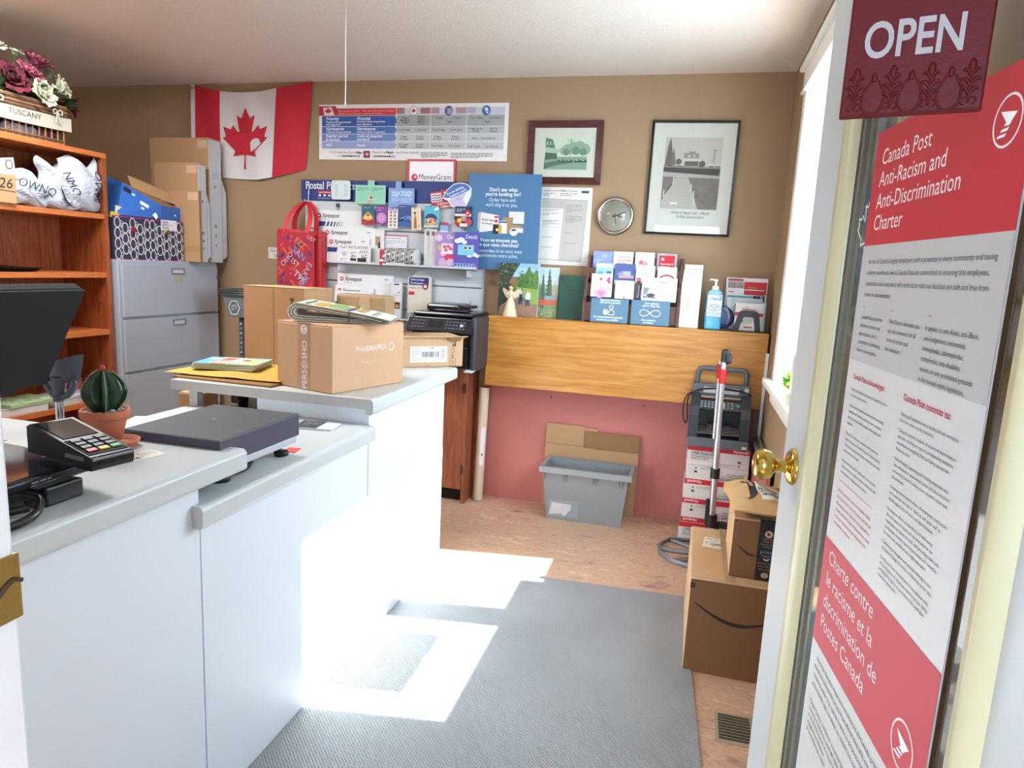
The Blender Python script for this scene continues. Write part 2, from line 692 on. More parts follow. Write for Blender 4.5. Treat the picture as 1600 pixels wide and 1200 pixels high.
for i, (a, b) in enumerate((W1, W2)):
    for y0_, y1_ in ((a, a + 0.006), (b - 0.006, b)):
        G().box(WR, y0_, WZ[0], WR + 0.14, y1_, WZ[1], TRIM).obj('jamb_liner', trim)
    G().box(WR, a, WZ[1] - 0.006, WR + 0.14, b, WZ[1], TRIM).obj('head_liner', trim)
    g = G()
    fx0, fx1 = WR + 0.05, WR + 0.10
    low = 0.045 if i == 0 else 0.20  # near window: unseen rail made tall to set the sun patch edge
    g.box(fx0, a, WZ[0], fx1, a + 0.035, WZ[1], TRIM)
    g.box(fx0, b - 0.035, WZ[0], fx1, b, WZ[1], TRIM)
    g.box(fx0, a + 0.035, WZ[0], fx1, b - 0.035, WZ[0] + low, TRIM)
    g.box(fx0, a + 0.035, WZ[1] - 0.035, fx1, b - 0.035, WZ[1], TRIM)
    w = struct('window_%d' % (i + 1), g)
    G().box(fx0 + 0.022, a + 0.035, WZ[0] + low, fx0 + 0.028, b - 0.035, WZ[1] - 0.035, glass_mat()).obj('pane', w)
    if i == 1:
        G().box(fx0 + 0.012, 2.09, 1.33, fx0 + 0.018, 2.47, 1.60, M('E8E6E0', 0.6)).obj('notice', w)

# ground outside, so the windows look out on something real
struct('ground', G().box(-30, -40, -0.30, 40, 45, -0.12, M('B4BDC8', 0.9, n=0.08, s=2)))

# ------------------------------------------------------------------ floor coverings
def tread_mat():
    m, nt, p = new_mat('diamond_tread_rubber')
    tc = nt.nodes.new('ShaderNodeTexCoord')
    mp = nt.nodes.new('ShaderNodeMapping')
    mp.inputs['Rotation'].default_value = (0, 0, 0.78)
    mp.inputs['Scale'].default_value = (42, 42, 42)
    nt.links.new(tc.outputs['Object'], mp.inputs['Vector'])
    br = nt.nodes.new('ShaderNodeTexBrick')
    br.inputs['Scale'].default_value = 1.0
    br.inputs['Mortar Size'].default_value = 0.16
    br.inputs['Mortar Smooth'].default_value = 0.6
    br.inputs['Color1'].default_value = (1, 1, 1, 1)
    br.inputs['Color2'].default_value = (1, 1, 1, 1)
    br.inputs['Mortar'].default_value = (0, 0, 0, 1)
    br.inputs['Brick Width'].default_value = 1.0
    br.inputs['Row Height'].default_value = 0.34
    nt.links.new(mp.outputs['Vector'], br.inputs['Vector'])
    bu = nt.nodes.new('ShaderNodeBump')
    bu.inputs['Strength'].default_value = 0.9
    bu.inputs['Distance'].default_value = 0.003
    nt.links.new(br.outputs['Color'], bu.inputs['Height'])
    nt.links.new(bu.outputs['Normal'], p.inputs['Normal'])
    no = nt.nodes.new('ShaderNodeTexNoise')
    no.inputs['Scale'].default_value = 3.0
    no.inputs['Detail'].default_value = 6
    nt.links.new(tc.outputs['Object'], no.inputs['Vector'])
    mx = nt.nodes.new('ShaderNodeMix')
    mx.data_type = 'RGBA'
    mx.inputs[6].default_value = lin('8A8D90')
    mx.inputs[7].default_value = lin('A6A9AC')
    nt.links.new(no.outputs['Fac'], mx.inputs[0])
    nt.links.new(mx.outputs[2], p.inputs['Base Color'])
    p.inputs['Roughness'].default_value = 0.5
    return m


g = G()
g.prism([(-1.0585, 2.86), (0.085, 2.92), (0.20, 0.95), (-1.0585, 0.95)], 0.0, 0.008, tread_mat())
mat_o = g.obj('floor_mat')
tag(mat_o, 'grey rubber floor mat with raised tread pattern in front of the counters', 'mat')

VT = M('B9A88C', 0.45, met=0.3)
v = thing('floor_vent', 'small beige metal floor register in the vinyl beside the mat', 'vent', (0.25, 2.06, 0))
G().box(-0.06, -0.075, 0, 0.06, 0.075, 0.004, VT, bev=0.0015).obj('frame', v)
for i in range(9):
    G().box(-0.048, -0.062 + i * 0.0145, 0.0035, 0.048, -0.055 + i * 0.0145, 0.0065, M('4A4438', 0.6)).obj('slat', v)

# ------------------------------------------------------------------ counters
CW = M('E4EBF3', 0.38, n=0.015, s=12)
CT = M('CBD0D0', 0.33, n=0.05, s=400)
CE = M('BFC0BE', 0.45)


def counter(name, label, y0, y1, top, xl, oy0, oy1, face=-1.06, open_end=False, xf=-1.03):
    root = thing(name, label, 'counter', (face, y0, 0))
    L = y1 - y0
    xb = xl - face
    th = 0.036
    G().box(-0.018, 0.001, 0.0, 0.0, L - 0.001, top - th, CW).obj('front_panel', root)
    if not open_end:
        G().box(xb + 0.05, 0.0, 0.0, -0.018, 0.018, top - th, CW).obj('end_panel', root)
        G().box(xb + 0.05, L - 0.018, 0.0, -0.018, L, top - th, CW).obj('end_panel', root)
    else:
        G().box(-0.45, 0.0, 0.0, -0.018, 0.018, top - th, CW).obj('end_panel', root)
        G().box(xb + 0.04, L - 0.018, 0.0, -0.018, L, top - th, CW).obj('end_panel', root)
        G().box(xb + 0.04, 0.02, 0.0, xb + 0.075, 0.055, top - th, CW).obj('leg', root)
        G().box(xb + 0.04, 0.02, 0.70, -0.018, L - 0.018, 0.72, CW).obj('shelf', root)
    # worktop with a rolled front edge: profile in x-z swept along y
    prof = []
    xe = xf - face
    R = 0.014
    for k in range(7):
        a = PI / 2 * k / 6
        prof.append((xe - R + R * math.sin(a), top - R + R * math.cos(a)))
    prof += [(xe, top - 0.055 + 0.012)]
    for k in range(5):
        a = PI / 2 * k / 4
        prof.append((xe - 0.012 + 0.012 * math.cos(a), top - 0.055 + 0.012 - 0.012 * math.sin(a)))
    prof += [(xe - 0.028, top - 0.055), (xe - 0.028, top - th), (xb, top - th), (xb, top)]
    n = len(prof)
    a0, a1 = oy0 - y0, oy1 - y0
    g = G()
    vs = [(p[0], a0, p[1]) for p in prof] + [(p[0], a1, p[1]) for p in prof]
    g.add(vs, [(i, (i + 1) % n, n + (i + 1) % n, n + i) for i in range(n)], CT)
    g.add(vs[:n], [tuple(range(n))[::-1]], CE)
    g.add(vs[n:], [tuple(range(n))], CE)
    g.obj('countertop', root)
    return root


counter('service_counter', 'tall white counter nearest the doorway under the potted cactus and card terminal', 0.47, 1.29, 0.917, -1.95, 0.46, 1.43)  # overhangs the lower one
counter('service_counter', 'lower white counter in the middle carrying the grey parcel scale', 1.293, 2.155, 0.82, -1.80, 1.265, 2.155)
counter('service_counter', 'tall white counter at the far end under the cardboard parcels', 2.16, 2.93, 0.917, -1.86, 2.13, 3.02, open_end=True)

# ------------------------------------------------------------------ bookcase at the left
SH = wood('9C5530', '7A3A1A', 'Z', 5, 0.38, 0.03, 10)
SE = wood('C4733F', 'B4622F', 'Y', 5, 0.35, 0.02, 10)
bx0, bx1, by0, by1 = -3.31, -3.01, 2.10, 3.045
b = thing('bookcase', 'orange-brown wooden bookcase with open shelves at the left', 'bookcase', (bx0, by0, 0))
D_, L_ = bx1 - bx0, by1 - by0
G().box(0, L_ - 0.026, 0, D_, L_, 1.85, SH).obj('side_panel', b)
G().box(0, 0, 0, D_, 0.026, 1.85, SH).obj('side_panel', b)
G().box(0, 0, 1.85, D_ + 0.002, L_, 1.874, SE).obj('top_panel', b)
G().box(0, 0.026, 0.05, 0.006, L_ - 0.026, 1.85, SH).obj('back_panel', b)
for z in (1.566, 1.262, 0.960, 0.590, 0.30, 0.06):
    G().box(0.006, 0.026, z - 0.026, D_ - 0.002, L_ - 0.026, z, SE).obj('shelf', b)
g = G()
for z in (0.2, 0.45, 0.75, 1.1, 1.42, 1.7):
    for xx in (0.05, D_ - 0.05):
        g.cyl((xx, L_ - 0.0265, z), (xx, L_ - 0.029, z), 0.003, M('C9C9C9', 0.3, met=1.0), n=8)
g.obj('shelf_pin', b)
b.children[-1]['kind'] = 'stuff'

# ------------------------------------------------------------------ lateral file cabinet
FG = M('9EA4AE', 0.42, n=0.03, s=80)
FD = M('686C74', 0.45)
cx1, cy0, cy1, ch = -2.98, 3.062, 3.862, 1.333
f = thing('file_cabinet', 'grey steel lateral file cabinet beside the bookcase', 'cabinet', (cx1, cy0, 0))
CL = cy1 - cy0
G().box(-0.457, 0, 0.03, -0.004, CL, ch, FG, bev=0.004).obj('body', f)
G().box(-0.44, 0.01, 0, -0.03, CL - 0.01, 0.03, M('55575A', 0.5)).obj('plinth', f)
for k in range(4):
    zt = ch - 0.022 - k * 0.303
    d = G().box(-0.003, 0.016, zt - 0.288, 0.012, CL - 0.016, zt, FG, bev=0.002).obj('drawer', f)
    yc = 0.43
    h = G()
    h.box(0.011, yc - 0.053, zt - 0.052, 0.0165, yc + 0.053, zt - 0.046, FD)
    h.box(0.011, yc - 0.053, zt - 0.024, 0.0165, yc + 0.053, zt - 0.018, FD)
    h.box(0.011, yc - 0.053, zt - 0.046, 0.0165, yc - 0.047, zt - 0.024, FD)
    h.box(0.011, yc + 0.047, zt - 0.046, 0.0165, yc + 0.053, zt - 0.024, FD)
    h.box(0.011, yc - 0.047, zt - 0.046, 0.0125, yc + 0.047, zt - 0.024, M('C5C8CC', 0.4))
    h.obj('label_holder', d)
    G().box(0.012, yc - 0.034, zt - 0.10, 0.0126, yc + 0.034, zt - 0.062, M('A39E86' if k == 0 else '9DA3A2', 0.8)).obj('tape_patch', d)
lk = G()
lk.cyl((0.0, CL - 0.02, ch - 0.09), (0.022, CL - 0.02, ch - 0.09), 0.009, M('8C8F92', 0.3, met=1.0))
lk.obj('lock', f)

# ------------------------------------------------------------------ oak wall unit, pink panel below it
OAK = wood('C68C42', 'AE7028', 'X', 3.2, 0.33, 0.03, 12)
OAKV = wood('C68C42', 'AE7028', 'Z', 3.2, 0.33, 0.03, 12)
OX0, OX1, OY, OZ0, OZ1 = -1.108, 0.409, 3.74, 0.718, 1.119
u = thing('wall_shelf', 'long oak fronted wall shelf box across the back wall holding brochures', 'shelf', (OX0, OY, OZ0))
W_, H_ = OX1 - OX0, OZ1 - OZ0
G().box(0.012, 0, 0.012, W_ - 0.012, 0.018, H_ - 0.012, OAK).obj('front_panel', u)
G().box(0, -0.002, H_ - 0.013, W_, WB - OY, H_, OAK, bev=0.003).obj('top_panel', u)
g = G()
g.box(0, -0.002, 0, W_, 0.02, 0.013, OAK, bev=0.003)
g.box(0, -0.002, 0.013, 0.013, 0.02, H_ - 0.013, OAKV, bev=0.003)
g.box(W_ - 0.013, -0.002, 0.013, W_, 0.02, H_ - 0.013, OAKV, bev=0.003)
g.obj('edge_strip', u)
G().box(0.0, 0.02, 0.0, 0.016, WB - OY, H_ - 0.013, OAKV).obj('side_panel', u)
G().box(W_ - 0.016, 0.02, 0.0, W_, WB - OY, H_ - 0.013, OAKV).obj('side_panel', u)

PK = M('BD7069', 0.6, n=0.04, s=50)
u = thing('pink_panel', 'dusky pink board with an oak edge strip standing under the oak shelf', 'panel', (-1.162, 3.895, 0))
G().box(0.012, 0, 0, 1.555, 0.02, 0.715, PK).obj('board', u)
G().box(0, -0.003, 0, 0.012, 0.022, 0.715, OAKV).obj('edge_strip', u)
for x, z in ((0.42, 0.655), (0.96, 0.655)):
    G().cyl((x, 0.001, z), (x, -0.003, z), 0.006, M('6A3B44', 0.5), n=10).obj('screw_cap', u)

u = thing('rail_panel', 'narrow pink panel with aluminium rails along the right wall behind the red and white boxes', 'panel', (0.385, 3.05, 0))
G().box(0, 0, 0, 0.018, 0.66, 0.55, PK).obj('board', u)
AL = M('B9B7B2', 0.35, met=0.8, n=0.05, s=60)
G().box(-0.008, 0, 0.548, 0.010, 0.66, 0.572, AL, bev=0.002).obj('rail', u)
G().box(0.011, 0, 0.552, 0.026, 0.66, 0.590, AL, bev=0.002).obj('rail', u)

u = thing('white_rod', 'slim white plastic strip standing in the corner right of the oak shelf', 'strip', (0.409, 3.72, 0))
G().box(-0.008, -0.004, 0, 0.008, 0.004, 1.02, M('ECEAEF', 0.4), bev=0.002, T=Matrix.Rotation(0.0, 4, 'X')).obj('strip', u)
G().sphere((0.0, -0.012, 0.99), 0.011, M('ECEAEF', 0.4)).obj('knob', u)

# ------------------------------------------------------------------ slat wall display
MET = M('C5CACE', 0.42, n=0.02, s=20)
sx0, sx1 = -2.362, -1.192
u = thing('slat_wall', 'pale grey slat wall display panel on the back wall', 'panel', (sx0, WB, 0.954))
SW = sx1 - sx0
G().box(0, -0.012, 0, SW, 0, 0.791, M('8E9498', 0.5)).obj('backing', u)
edges = [1.745, 1.573, 1.415, 1.262, 1.108, 0.954]
for a, c in zip(edges, edges[1:]):
    G().box(0, -0.024, c + 0.004 - 0.954, SW, -0.012, a - 0.004 - 0.954, MET, bev=0.002, seg=1).obj('slat', u)
G().box(SW - 0.006, -0.027, 0, SW + 0.006, 0, 0.791, M('B4B9BD', 0.4)).obj('edge_trim', u)
SF = WB - 0.024    # front of the slats


def ledge(x0, x1, z, d, label):
    r = thing('display_ledge', label, 'shelf', (x0, SF, z))
    g = G()
    g.box(0, -d, -0.004, x1 - x0, 0, 0, MET)
    g.box(0, -d, -0.004, x1 - x0, -d + 0.003, 0.012, MET)
    g.obj('tray', r)
    for x in (0.06, (x1 - x0) - 0.06):
        G().box(x - 0.003, -d + 0.01, -0.045, x + 0.003, 0, -0.004, MET).obj('bracket', r)
    return r


ledge(-2.14, -1.20, 1.370, 0.105, 'grey metal ledge on the slat wall under the tape roll and colouring books')
ledge(-2.16, -1.48, 1.050, 0.105, 'lower grey metal ledge on the slat wall behind the printer and parcels')

NAVY = '1F3475'
# sign boards on top of the slat wall
r, w, h = wall_card('header_sign', 'navy blue header sign with white lettering above the red tote bag', 'sign', -2.388, 1.744, -1.712, 1.866, SF - 0.002, NAVY, 0.018, part='board')
p = Print(w, h, (474, 282, 632, 316))
p.text('Postal Products', 481, 297, 17.5, 'D9DDEA', bold=True, fit=78)
p.rect(501, 300, 548, 304.5, 'C63B4A')
p.text('we deliver', 503, 303.8, 4.4, 'E9D6DC')
for i in range(5):
    p.disc(504 + i * 7.5, 307.5, 1.9, 'E4E7F0')
p.greek(501, 313, 540, 1, 2, 1.4, '8F9BC0', 3)
p.obj(r)
r, w, h = wall_card('header_sign', 'plain navy blue header sign to the right behind the speech shaped badge', 'sign', -1.706, 1.746, -1.285, 1.868, SF - 0.002, NAVY, 0.018, part='board')

# money transfer sign in its red frame
u = thing('framed_sign', 'small white money transfer sign in a red frame above the navy header', 'sign', (-1.692, WB - 0.001, 1.866), UP)
w, h = 0.302, 0.130
G().box(0.006, 0.006, 0, w - 0.006, h - 0.006, 0.003, M('EDEBEE', 0.4)).obj('sheet', u)
g = G()
RD = M('C32838', 0.4)
g.box(0, 0, 0, 0.011, h, 0.008, RD)
g.box(w - 0.011, 0, 0, w, h, 0.008, RD)
g.box(0.011, h - 0.011, 0, w - 0.011, h, 0.008, RD)
g.obj('frame', u)
p = Print(z=0.0034)
p.disc(0.045, 0.027, 0.020, 'C4303B')
p.poly([(0.036, 0.020), (0.058, 0.024), (0.052, 0.042), (0.049, 0.033), (0.040, 0.038), (0.046, 0.029)], 'F2E6E4')
p.text('MoneyGram', 0.070, 0.016, 0.044, '2A2A30', fit=0.205)
p.obj(u)

# ------------------------------------------------------------------ flag
def flag_xy(a, c):
    top = (-3.178 + 0.866 * a, 2.440 - 0.075 * math.sin(PI * a) * (1 - 0.55 * a) + 0.0 * a)
    bot = (-3.168 + 0.800 * a, 1.895 - 0.035 * math.sin(PI * a * 0.9) + 0.045 * max(0, a - 0.6) / 0.4 - 0.0)
    x = bot[0] + (top[0] - bot[0]) * c
    z = bot[1] + (top[1] - bot[1]) * c
    y = -0.018 - 0.010 * math.sin(9 * a + 2.2 * (1 - c)) * (0.4 + 0.6 * (1 - c)) - 0.004 * math.sin(23 * a + 4 * c)
    return x, y, z


u = thing('flag', 'red and white Canadian flag pinned to the back wall above the flat boxes', 'flag', (0, WB, 0))


def cloth(a0, a1, m, name):
    def fn(i, j):
        return flag_xy(a0 + (a1 - a0) * i, j)
    G().grid(fn, max(3, int(60 * (a1 - a0))), 14, m, True).obj(name, u)


FR = M('C02436', 0.75, n=0.05, s=60, b=0.1)
FWH = M('DAD5D6', 0.75, n=0.03, s=60, b=0.1)
cloth(0.0, 0.035, FWH, 'hoist_sleeve')
cloth(0.035, 0.25, FR, 'red_band')
cloth(0.25, 0.715, FWH, 'white_field')
cloth(0.715, 1.0, FR, 'red_band')
g = G()
vs = []
for a, c in LEAF:
    fa = 0.4655 + a / 3720 * 0.385
    fc = 0.475 - c / 4030 * 0.705
    x, y, z = flag_xy(fa, fc)
    vs.append((x, y - 0.004, z))
g.add(vs, [tuple(range(len(vs)))[::-1]], FR)
g.obj('maple_leaf', u)
g = G()
for a, c in ((0.017, 0.96), (0.985, 0.985)):
    x, y, z = flag_xy(a, c)
    G().cyl((x, y + 0.0, z), (x, y - 0.008, z), 0.008, M('B7A06A', 0.3, met=1.0), n=12).obj('pin', u)

# ------------------------------------------------------------------ delivery time chart
r, w, h = wall_card('delivery_chart', 'wide white delivery time chart with blue and grey table below the ceiling', 'poster', -2.279, 1.990, -1.086, 2.308, WB - 0.002, 'E6E4E2', 0.003)
p = Print(w, h, (48, 66, 1515, 500))
p.rect(165, 96, 668, 152, 'C73845')
p.poly([(48, 78), (185, 78), (218, 152), (48, 152)], 'B02837')
p.poly([(80, 90), (150, 84), (175, 150), (92, 150)], 'E2D9DA')
leaf_print(p, 122, 116, 60, 54, 'B72334')
p.text('How we want to confirm', 205, 122, 17, 'EFC4C8')
p.text('Pour savoir exactement le moment', 405, 122, 17, 'EFC4C8', fit=250)
p.text('delivery for your shipment', 205, 143, 17, 'EFC4C8')
p.text('confirmez votre envoi', 405, 143, 17, 'EFC4C8')
for y0, y1, c in ((155, 236, '2A559F'), (240, 294, '3F68AC'), (298, 353, '6481BB'), (357, 412, '939FCB')):
    p.rect(72, y0, 665, y1, c)
    for i in range(3):
        p.poly([(560 + i * 34, y0), (590 + i * 34, y0), (612 + i * 34, (y0 + y1) / 2), (590 + i * 34, y1), (560 + i * 34, y1), (582 + i * 34, (y0 + y1) / 2)], {'2A559F': '2E5AA4', '3F68AC': '456EB2', '6481BB': '6D89C1', '939FCB': '9BA7D0'}[c])
rows = [('Priority', 'Priorité', 188, 30), ('Xpresspost', 'Xpresspost', 266, 28), ('Regular parcel', 'Colis et paquets', 322, 27), ('Mail', 'Poste', 394, 26)]
for a, c, y, s in rows:
    p.text(a, 104, y, s * 1.15, 'E6ECF6', bold=True, ital=0.2)
    p.text(c, 358, y, s * 1.15, 'E6ECF6', bold=True, ital=0.2)
for t, x, y in (('Tracked and guaranteed', 104, 210), ('with signature', 104, 229), ('Livraison suivie et garantie', 358, 206), ('avec signature', 358, 227), ('Tracked and guaranteed', 104, 287), ('Livraison suivie et garantie', 358, 287)):
    p.text(t, x, y, 21, 'DCE4F2', bold=True)
p.text('& packets', 104, 349, 29, 'E6ECF6', bold=True, ital=0.2)
p.text('standard', 358, 347, 29, 'E6ECF6', bold=True, ital=0.2)
for x0, x1, im in ((673, 935, 'A2717A'), (940, 1206, 'B08E98'), (1211, 1488, 'A7AEC4')):
    p.rect(x0, 96, x1, 150, 'CFCBD0')
    p.rect(x0, 96, x0 + 62, 142, im)
    p.rect(x1 - 78, 96, x1, 142, im if x0 < 1000 else 'C4C8D6')
    for y0, y1, c in ((152, 236, '9FA3A3'), (240, 294, 'B3B7B8'), (298, 353, 'C1C4C5'), (357, 412, 'B9BCBE')):
        p.rect(x0, y0, x1, y1, c)
for x, c in ((805, 'EDEAEA'), (1073, '47528F'), (1352, '2B6FB0')):
    p.disc(x, 121, 31, '565A66', 38)
    p.disc(x, 121, 27, c, 34)
leaf_print(p, 805, 120, 34, 40, 'B72334')
for k in range(4):
    p.rect(1062, 106 + 11 * k, 1098, 111 + 11 * k, 'D8D4D8')
p.poly([(1335, 104), (1358, 98), (1368, 118), (1350, 132), (1345, 120)], 'DCEAF2')
p.poly([(1352, 134), (1368, 128), (1362, 148)], 'DCEAF2')
cells = [(738, 180, 'Next'), (738, 197, 'day up to'), (738, 214, '3 days'), (866, 170, 'Le jour'), (866, 188, 'suivant,'), (866, 206, 'jusqu\'à'), (866, 224, '3 jours'),
         (1005, 182, '2 days'), (1138, 182, '2 jours'), (1282, 182, '2 to 6 days'), (1416, 182, '2 à 6 jours'),
         (735, 271, '1 to 3 days'), (862, 271, '1 à 3 jours'), (1002, 271, '3 and 4 days'), (1132, 271, '3 et 4 jours'), (1277, 263, '5 days up to'), (1282, 281, '8 days'), (1410, 263, 'De 5 à'), (1412, 281, '8 jours'),
         (733, 323, '2 days'), (733, 341, 'or more'), (858, 323, '2 jours'), (858, 341, 'ou plus'), (996, 323, '3 days'), (996, 341, 'or more'), (1128, 323, '3 jours'), (1128, 341, 'ou plus'), (1277, 335, 'Ask us'), (1374, 335, 'Demandez-le'),
         (730, 384, '2, 3, and'), (730, 402, '4 days'), (857, 384, '2, 3 et'), (857, 402, '4 jours'), (994, 394, '5 to 7 days'), (1125, 394, '5 à 7 jours'), (1270, 397, '6 to 9 days'), (1405, 397, '6 à 9 jours')]
for x, y, t in cells:
    p.text(t, x, y, 20, '4A4C52', 'c', bold=True)
for x in (1094, 1372):
    p.text('Fed', x - 12, 212, 22, '4B4F94', 'c', bold=True)
    p.text('Ex', x + 18, 212, 22, 'CF8D84', 'c', bold=True)
p.text('Track with the Canada Post', 132, 450, 25, '9B9B9E')
p.text('App', 356, 450, 25, '2B2B2E', bold=True)
p.text('or at', 202, 477, 25, '9B9B9E')
p.text('canadapost.ca', 246, 477, 25, '2B2B2E', bold=True)
p.rect(416, 430, 466, 484, '3B3468')
p.disc(441, 457, 19, 'CE3E50')
p.poly([(430, 446), (458, 455), (434, 466), (440, 456)], 'F2E4E8')
p.text('Repérez avec', 487, 447, 25, '9B9B9E')
p.text('l\'appli', 600, 447, 25, '2B2B2E', bold=True)
p.text('de Postes Canada', 674, 447, 25, '9B9B9E')
p.text('à', 487, 477, 25, '9B9B9E')
p.text('postescanada.ca', 503, 477, 25, '2B2B2E', bold=True)
p.greek(870, 442, 1072, 4, 11, 6, '8A8A8E', 4)
p.greek(1100, 446, 1410, 4, 11, 6, '8A8A8E', 5)
p.obj(r)

# ------------------------------------------------------------------ blue poster
r, w, h = wall_card('blue_poster', 'blue poster with white lettering hung over the slat wall edge', 'poster', -1.292, 1.378, -0.862, 1.914, WB - 0.05, '46759F', 0.002)
p = Print(w, h, (346, 532, 800, 1132))
p.text('Don\'t see what', 566, 640, 33, 'E8EEF4', 'c', True, fit=176)
p.text('you\'re looking for?', 566, 668, 33, 'E8EEF4', 'c', True, fit=220)
p.text('Order here and', 561, 704, 33, 'DCE5EE', 'c', fit=166)
p.text('we\'ll ship it to you.', 560, 735, 33, 'DCE5EE', 'c', fit=200)
p.poly([(412, 776), (432, 772), (432, 894), (412, 882)], 'B7AFA6')
p.poly([(432, 772), (545, 790), (545, 880), (424, 900)], 'E0DDD8')
p.text('Bubble Mailer', 437, 822, 17, '4A4F5E', bold=True, rot=-5)
p.text('Envelopes', 437, 845, 17, '4A4F5E', bold=True, rot=-3)
p.rect(517, 794, 543, 806, 'C02F45')
p.disc(529, 826, 10, 'C02F45')
p.rect(608, 764, 702, 838, 'DCDCD6')
p.poly([(570, 800), (636, 800), (630, 898), (594, 902)], 'A78962')
p.rect(552, 822, 598, 902, 'E7E6E2')
p.rect(552, 826, 598, 836, '32477F')
p.rect(544, 850, 566, 904, 'C8A544')
p.rect(510, 846, 545, 906, '25262A')
p.disc(537, 880, 9, 'E0D9B4')
p.poly([(626, 845), (690, 850), (700, 868), (640, 870)], 'B08A5C')
p.rect(640, 866, 700, 894, 'D8D5CE')
p.disc(642, 890, 25, 'E4E3EA')
p.disc(642, 886, 16, '5A4B8E', a0=PI, a1=2 * PI)
p.text('Vous ne trouvez pas', 550, 957, 33, 'E8EEF4', 'c', True, fit=236)
p.text('ce que vous cherchez?', 548, 986, 33, 'E8EEF4', 'c', True, fit=262)
p.text('Commandez ici et nous vous', 546, 1024, 32, 'DCE5EE', 'c', fit=308)
p.text('expédierons votre achat.', 545, 1054, 32, 'DCE5EE', 'c', fit=264)
p.obj(r)

# ------------------------------------------------------------------ grey mail notice
r, w, h = wall_card('mail_notice', 'laminated white and grey neighbourhood mail notice right of the blue poster', 'notice', -0.872, 1.421, -0.581, 1.852, WB - 0.002, 'DDD9D3', 0.003)
p = Print(w, h, (784, 618, 1106, 1110))
p.text('Neighbourhood Mail', 796, 645, 17, '55555A')
p.text('Courrier de quartier', 904, 645, 17, '55555A', fit=105)
p.rect(1038, 638, 1084, 652, '3A3A3E')
p.greek(796, 660, 870, 2, 11, 5, '8D8A88', 1)
p.greek(904, 660, 1010, 2, 11, 5, '8D8A88', 2)
p.line([(790, 690), (1078, 698), (1060, 1084), (786, 1076)], 2.4, '6E6C6A')
p.poly([(934, 695), (1076, 699), (1059, 1082), (915, 1078)], 'BDB9B4')
p.poly([(790, 692), (934, 696), (932, 752), (790, 748)], 'B7B3AE')
for y in (760, 785, 830, 850, 935, 1000):
    p.greek(800, y, 900, 1 if y > 900 else 2, 9, 4, '8F8C8A', y)
    p.greek(946, y - 30, 1050, 1 if y > 900 else 3, 9, 4, '8F8C8A', y + 1)
p.line([(800, 830), (905, 832), (903, 872), (800, 868)], 1.5, 'A09C98')
p.obj(r)

# ------------------------------------------------------------------ framed pictures
def frame(root, w, h, b, d, m, bev=0.004):
    g = G()
    for pts in ([(0, 0), (w, 0), (w - b, b), (b, b)], [(w, 0), (w, h), (w - b, h - b), (w - b, b)], [(w, h), (0, h), (b, h - b), (w - b, h - b)], [(0, h), (0, 0), (b, b), (b, h - b)]):
        n = 4
        inner = [(pts[2][0], pts[2][1]), (pts[3][0], pts[3][1])]
        vs = [(x, y, 0) for x, y in pts] + [(pts[0][0], pts[0][1], d), (pts[1][0], pts[1][1], d), (pts[2][0], pts[2][1], d * 0.55), (pts[3][0], pts[3][1], d * 0.55)]
        g.add(vs, [(0, 3, 2, 1), (4, 5, 6, 7), (0, 1, 5, 4), (1, 2, 6, 5), (2, 3, 7, 6), (3, 0, 4, 7)], m)
    g.obj('frame', root)


u = thing('picture_frame', 'green toned old street photo in a wide dark red wooden frame', 'picture', (-0.962, WB - 0.001, 1.868), UP)
w, h = 0.421, 0.340
frame(u, w, h, 0.038, 0.022, wood('54251F', '3E1714', 'X', 6, 0.3, 0.03, 8))
G().box(0.03, 0.03, 0, w - 0.03, h - 0.03, 0.008, M('DDD8CC', 0.7)).obj('mat_board', u)
p = Print(0.242, 0.186, (800, 288, 1072, 508))
p.rect(800, 288, 1072, 508, 'D5DCC8')
p.poly([(800, 430), (1072, 424), (1072, 508), (800, 508)], '8DA594')
p.poly([(800, 470), (890, 448), (1000, 462), (880, 480), (800, 506)], '5B7A69')
for x, y, rr in ((950, 378, 34), (985, 372, 38), (1020, 366, 40), (1055, 380, 36), (925, 388, 26)):
    p.disc(x, y, rr, '93AE97')
for x, y, rr in ((940, 396, 22), (1000, 388, 26), (1045, 394, 24)):
    p.disc(x, y, rr, '6F9078')
p.poly([(806, 306), (850, 318), (866, 352), (866, 385), (806, 372)], '66806E')
p.poly([(806, 366), (902, 378), (896, 402), (806, 400)], 'B9C6B0')
p.poly([(806, 400), (880, 404), (884, 440), (806, 446)], '4C6B58')
for x in (812, 832, 852):
    p.rect(x, 330, x + 10, 352, 'AEBFA6')
p.line([(968, 310), (966, 432)], 4, '7C9482')
p.line([(945, 322), (990, 322)], 3, '7C9482')
p.line([(946, 334), (990, 334)], 3, '7C9482')
for x in (890, 940, 990, 1030):
    p.poly([(x, 462), (x + 4, 444), (x + 30, 440), (x + 44, 452), (x + 44, 462)], '3C5A49')
    p.rect(x + 10, 444, x + 28, 450, 'C7D2BE')
p.obj(u, (0.096, 0.079, 0.0085))
G().box(0.034, 0.034, 0.0115, w - 0.034, h - 0.034, 0.013, glass_mat()).obj('glass', u)

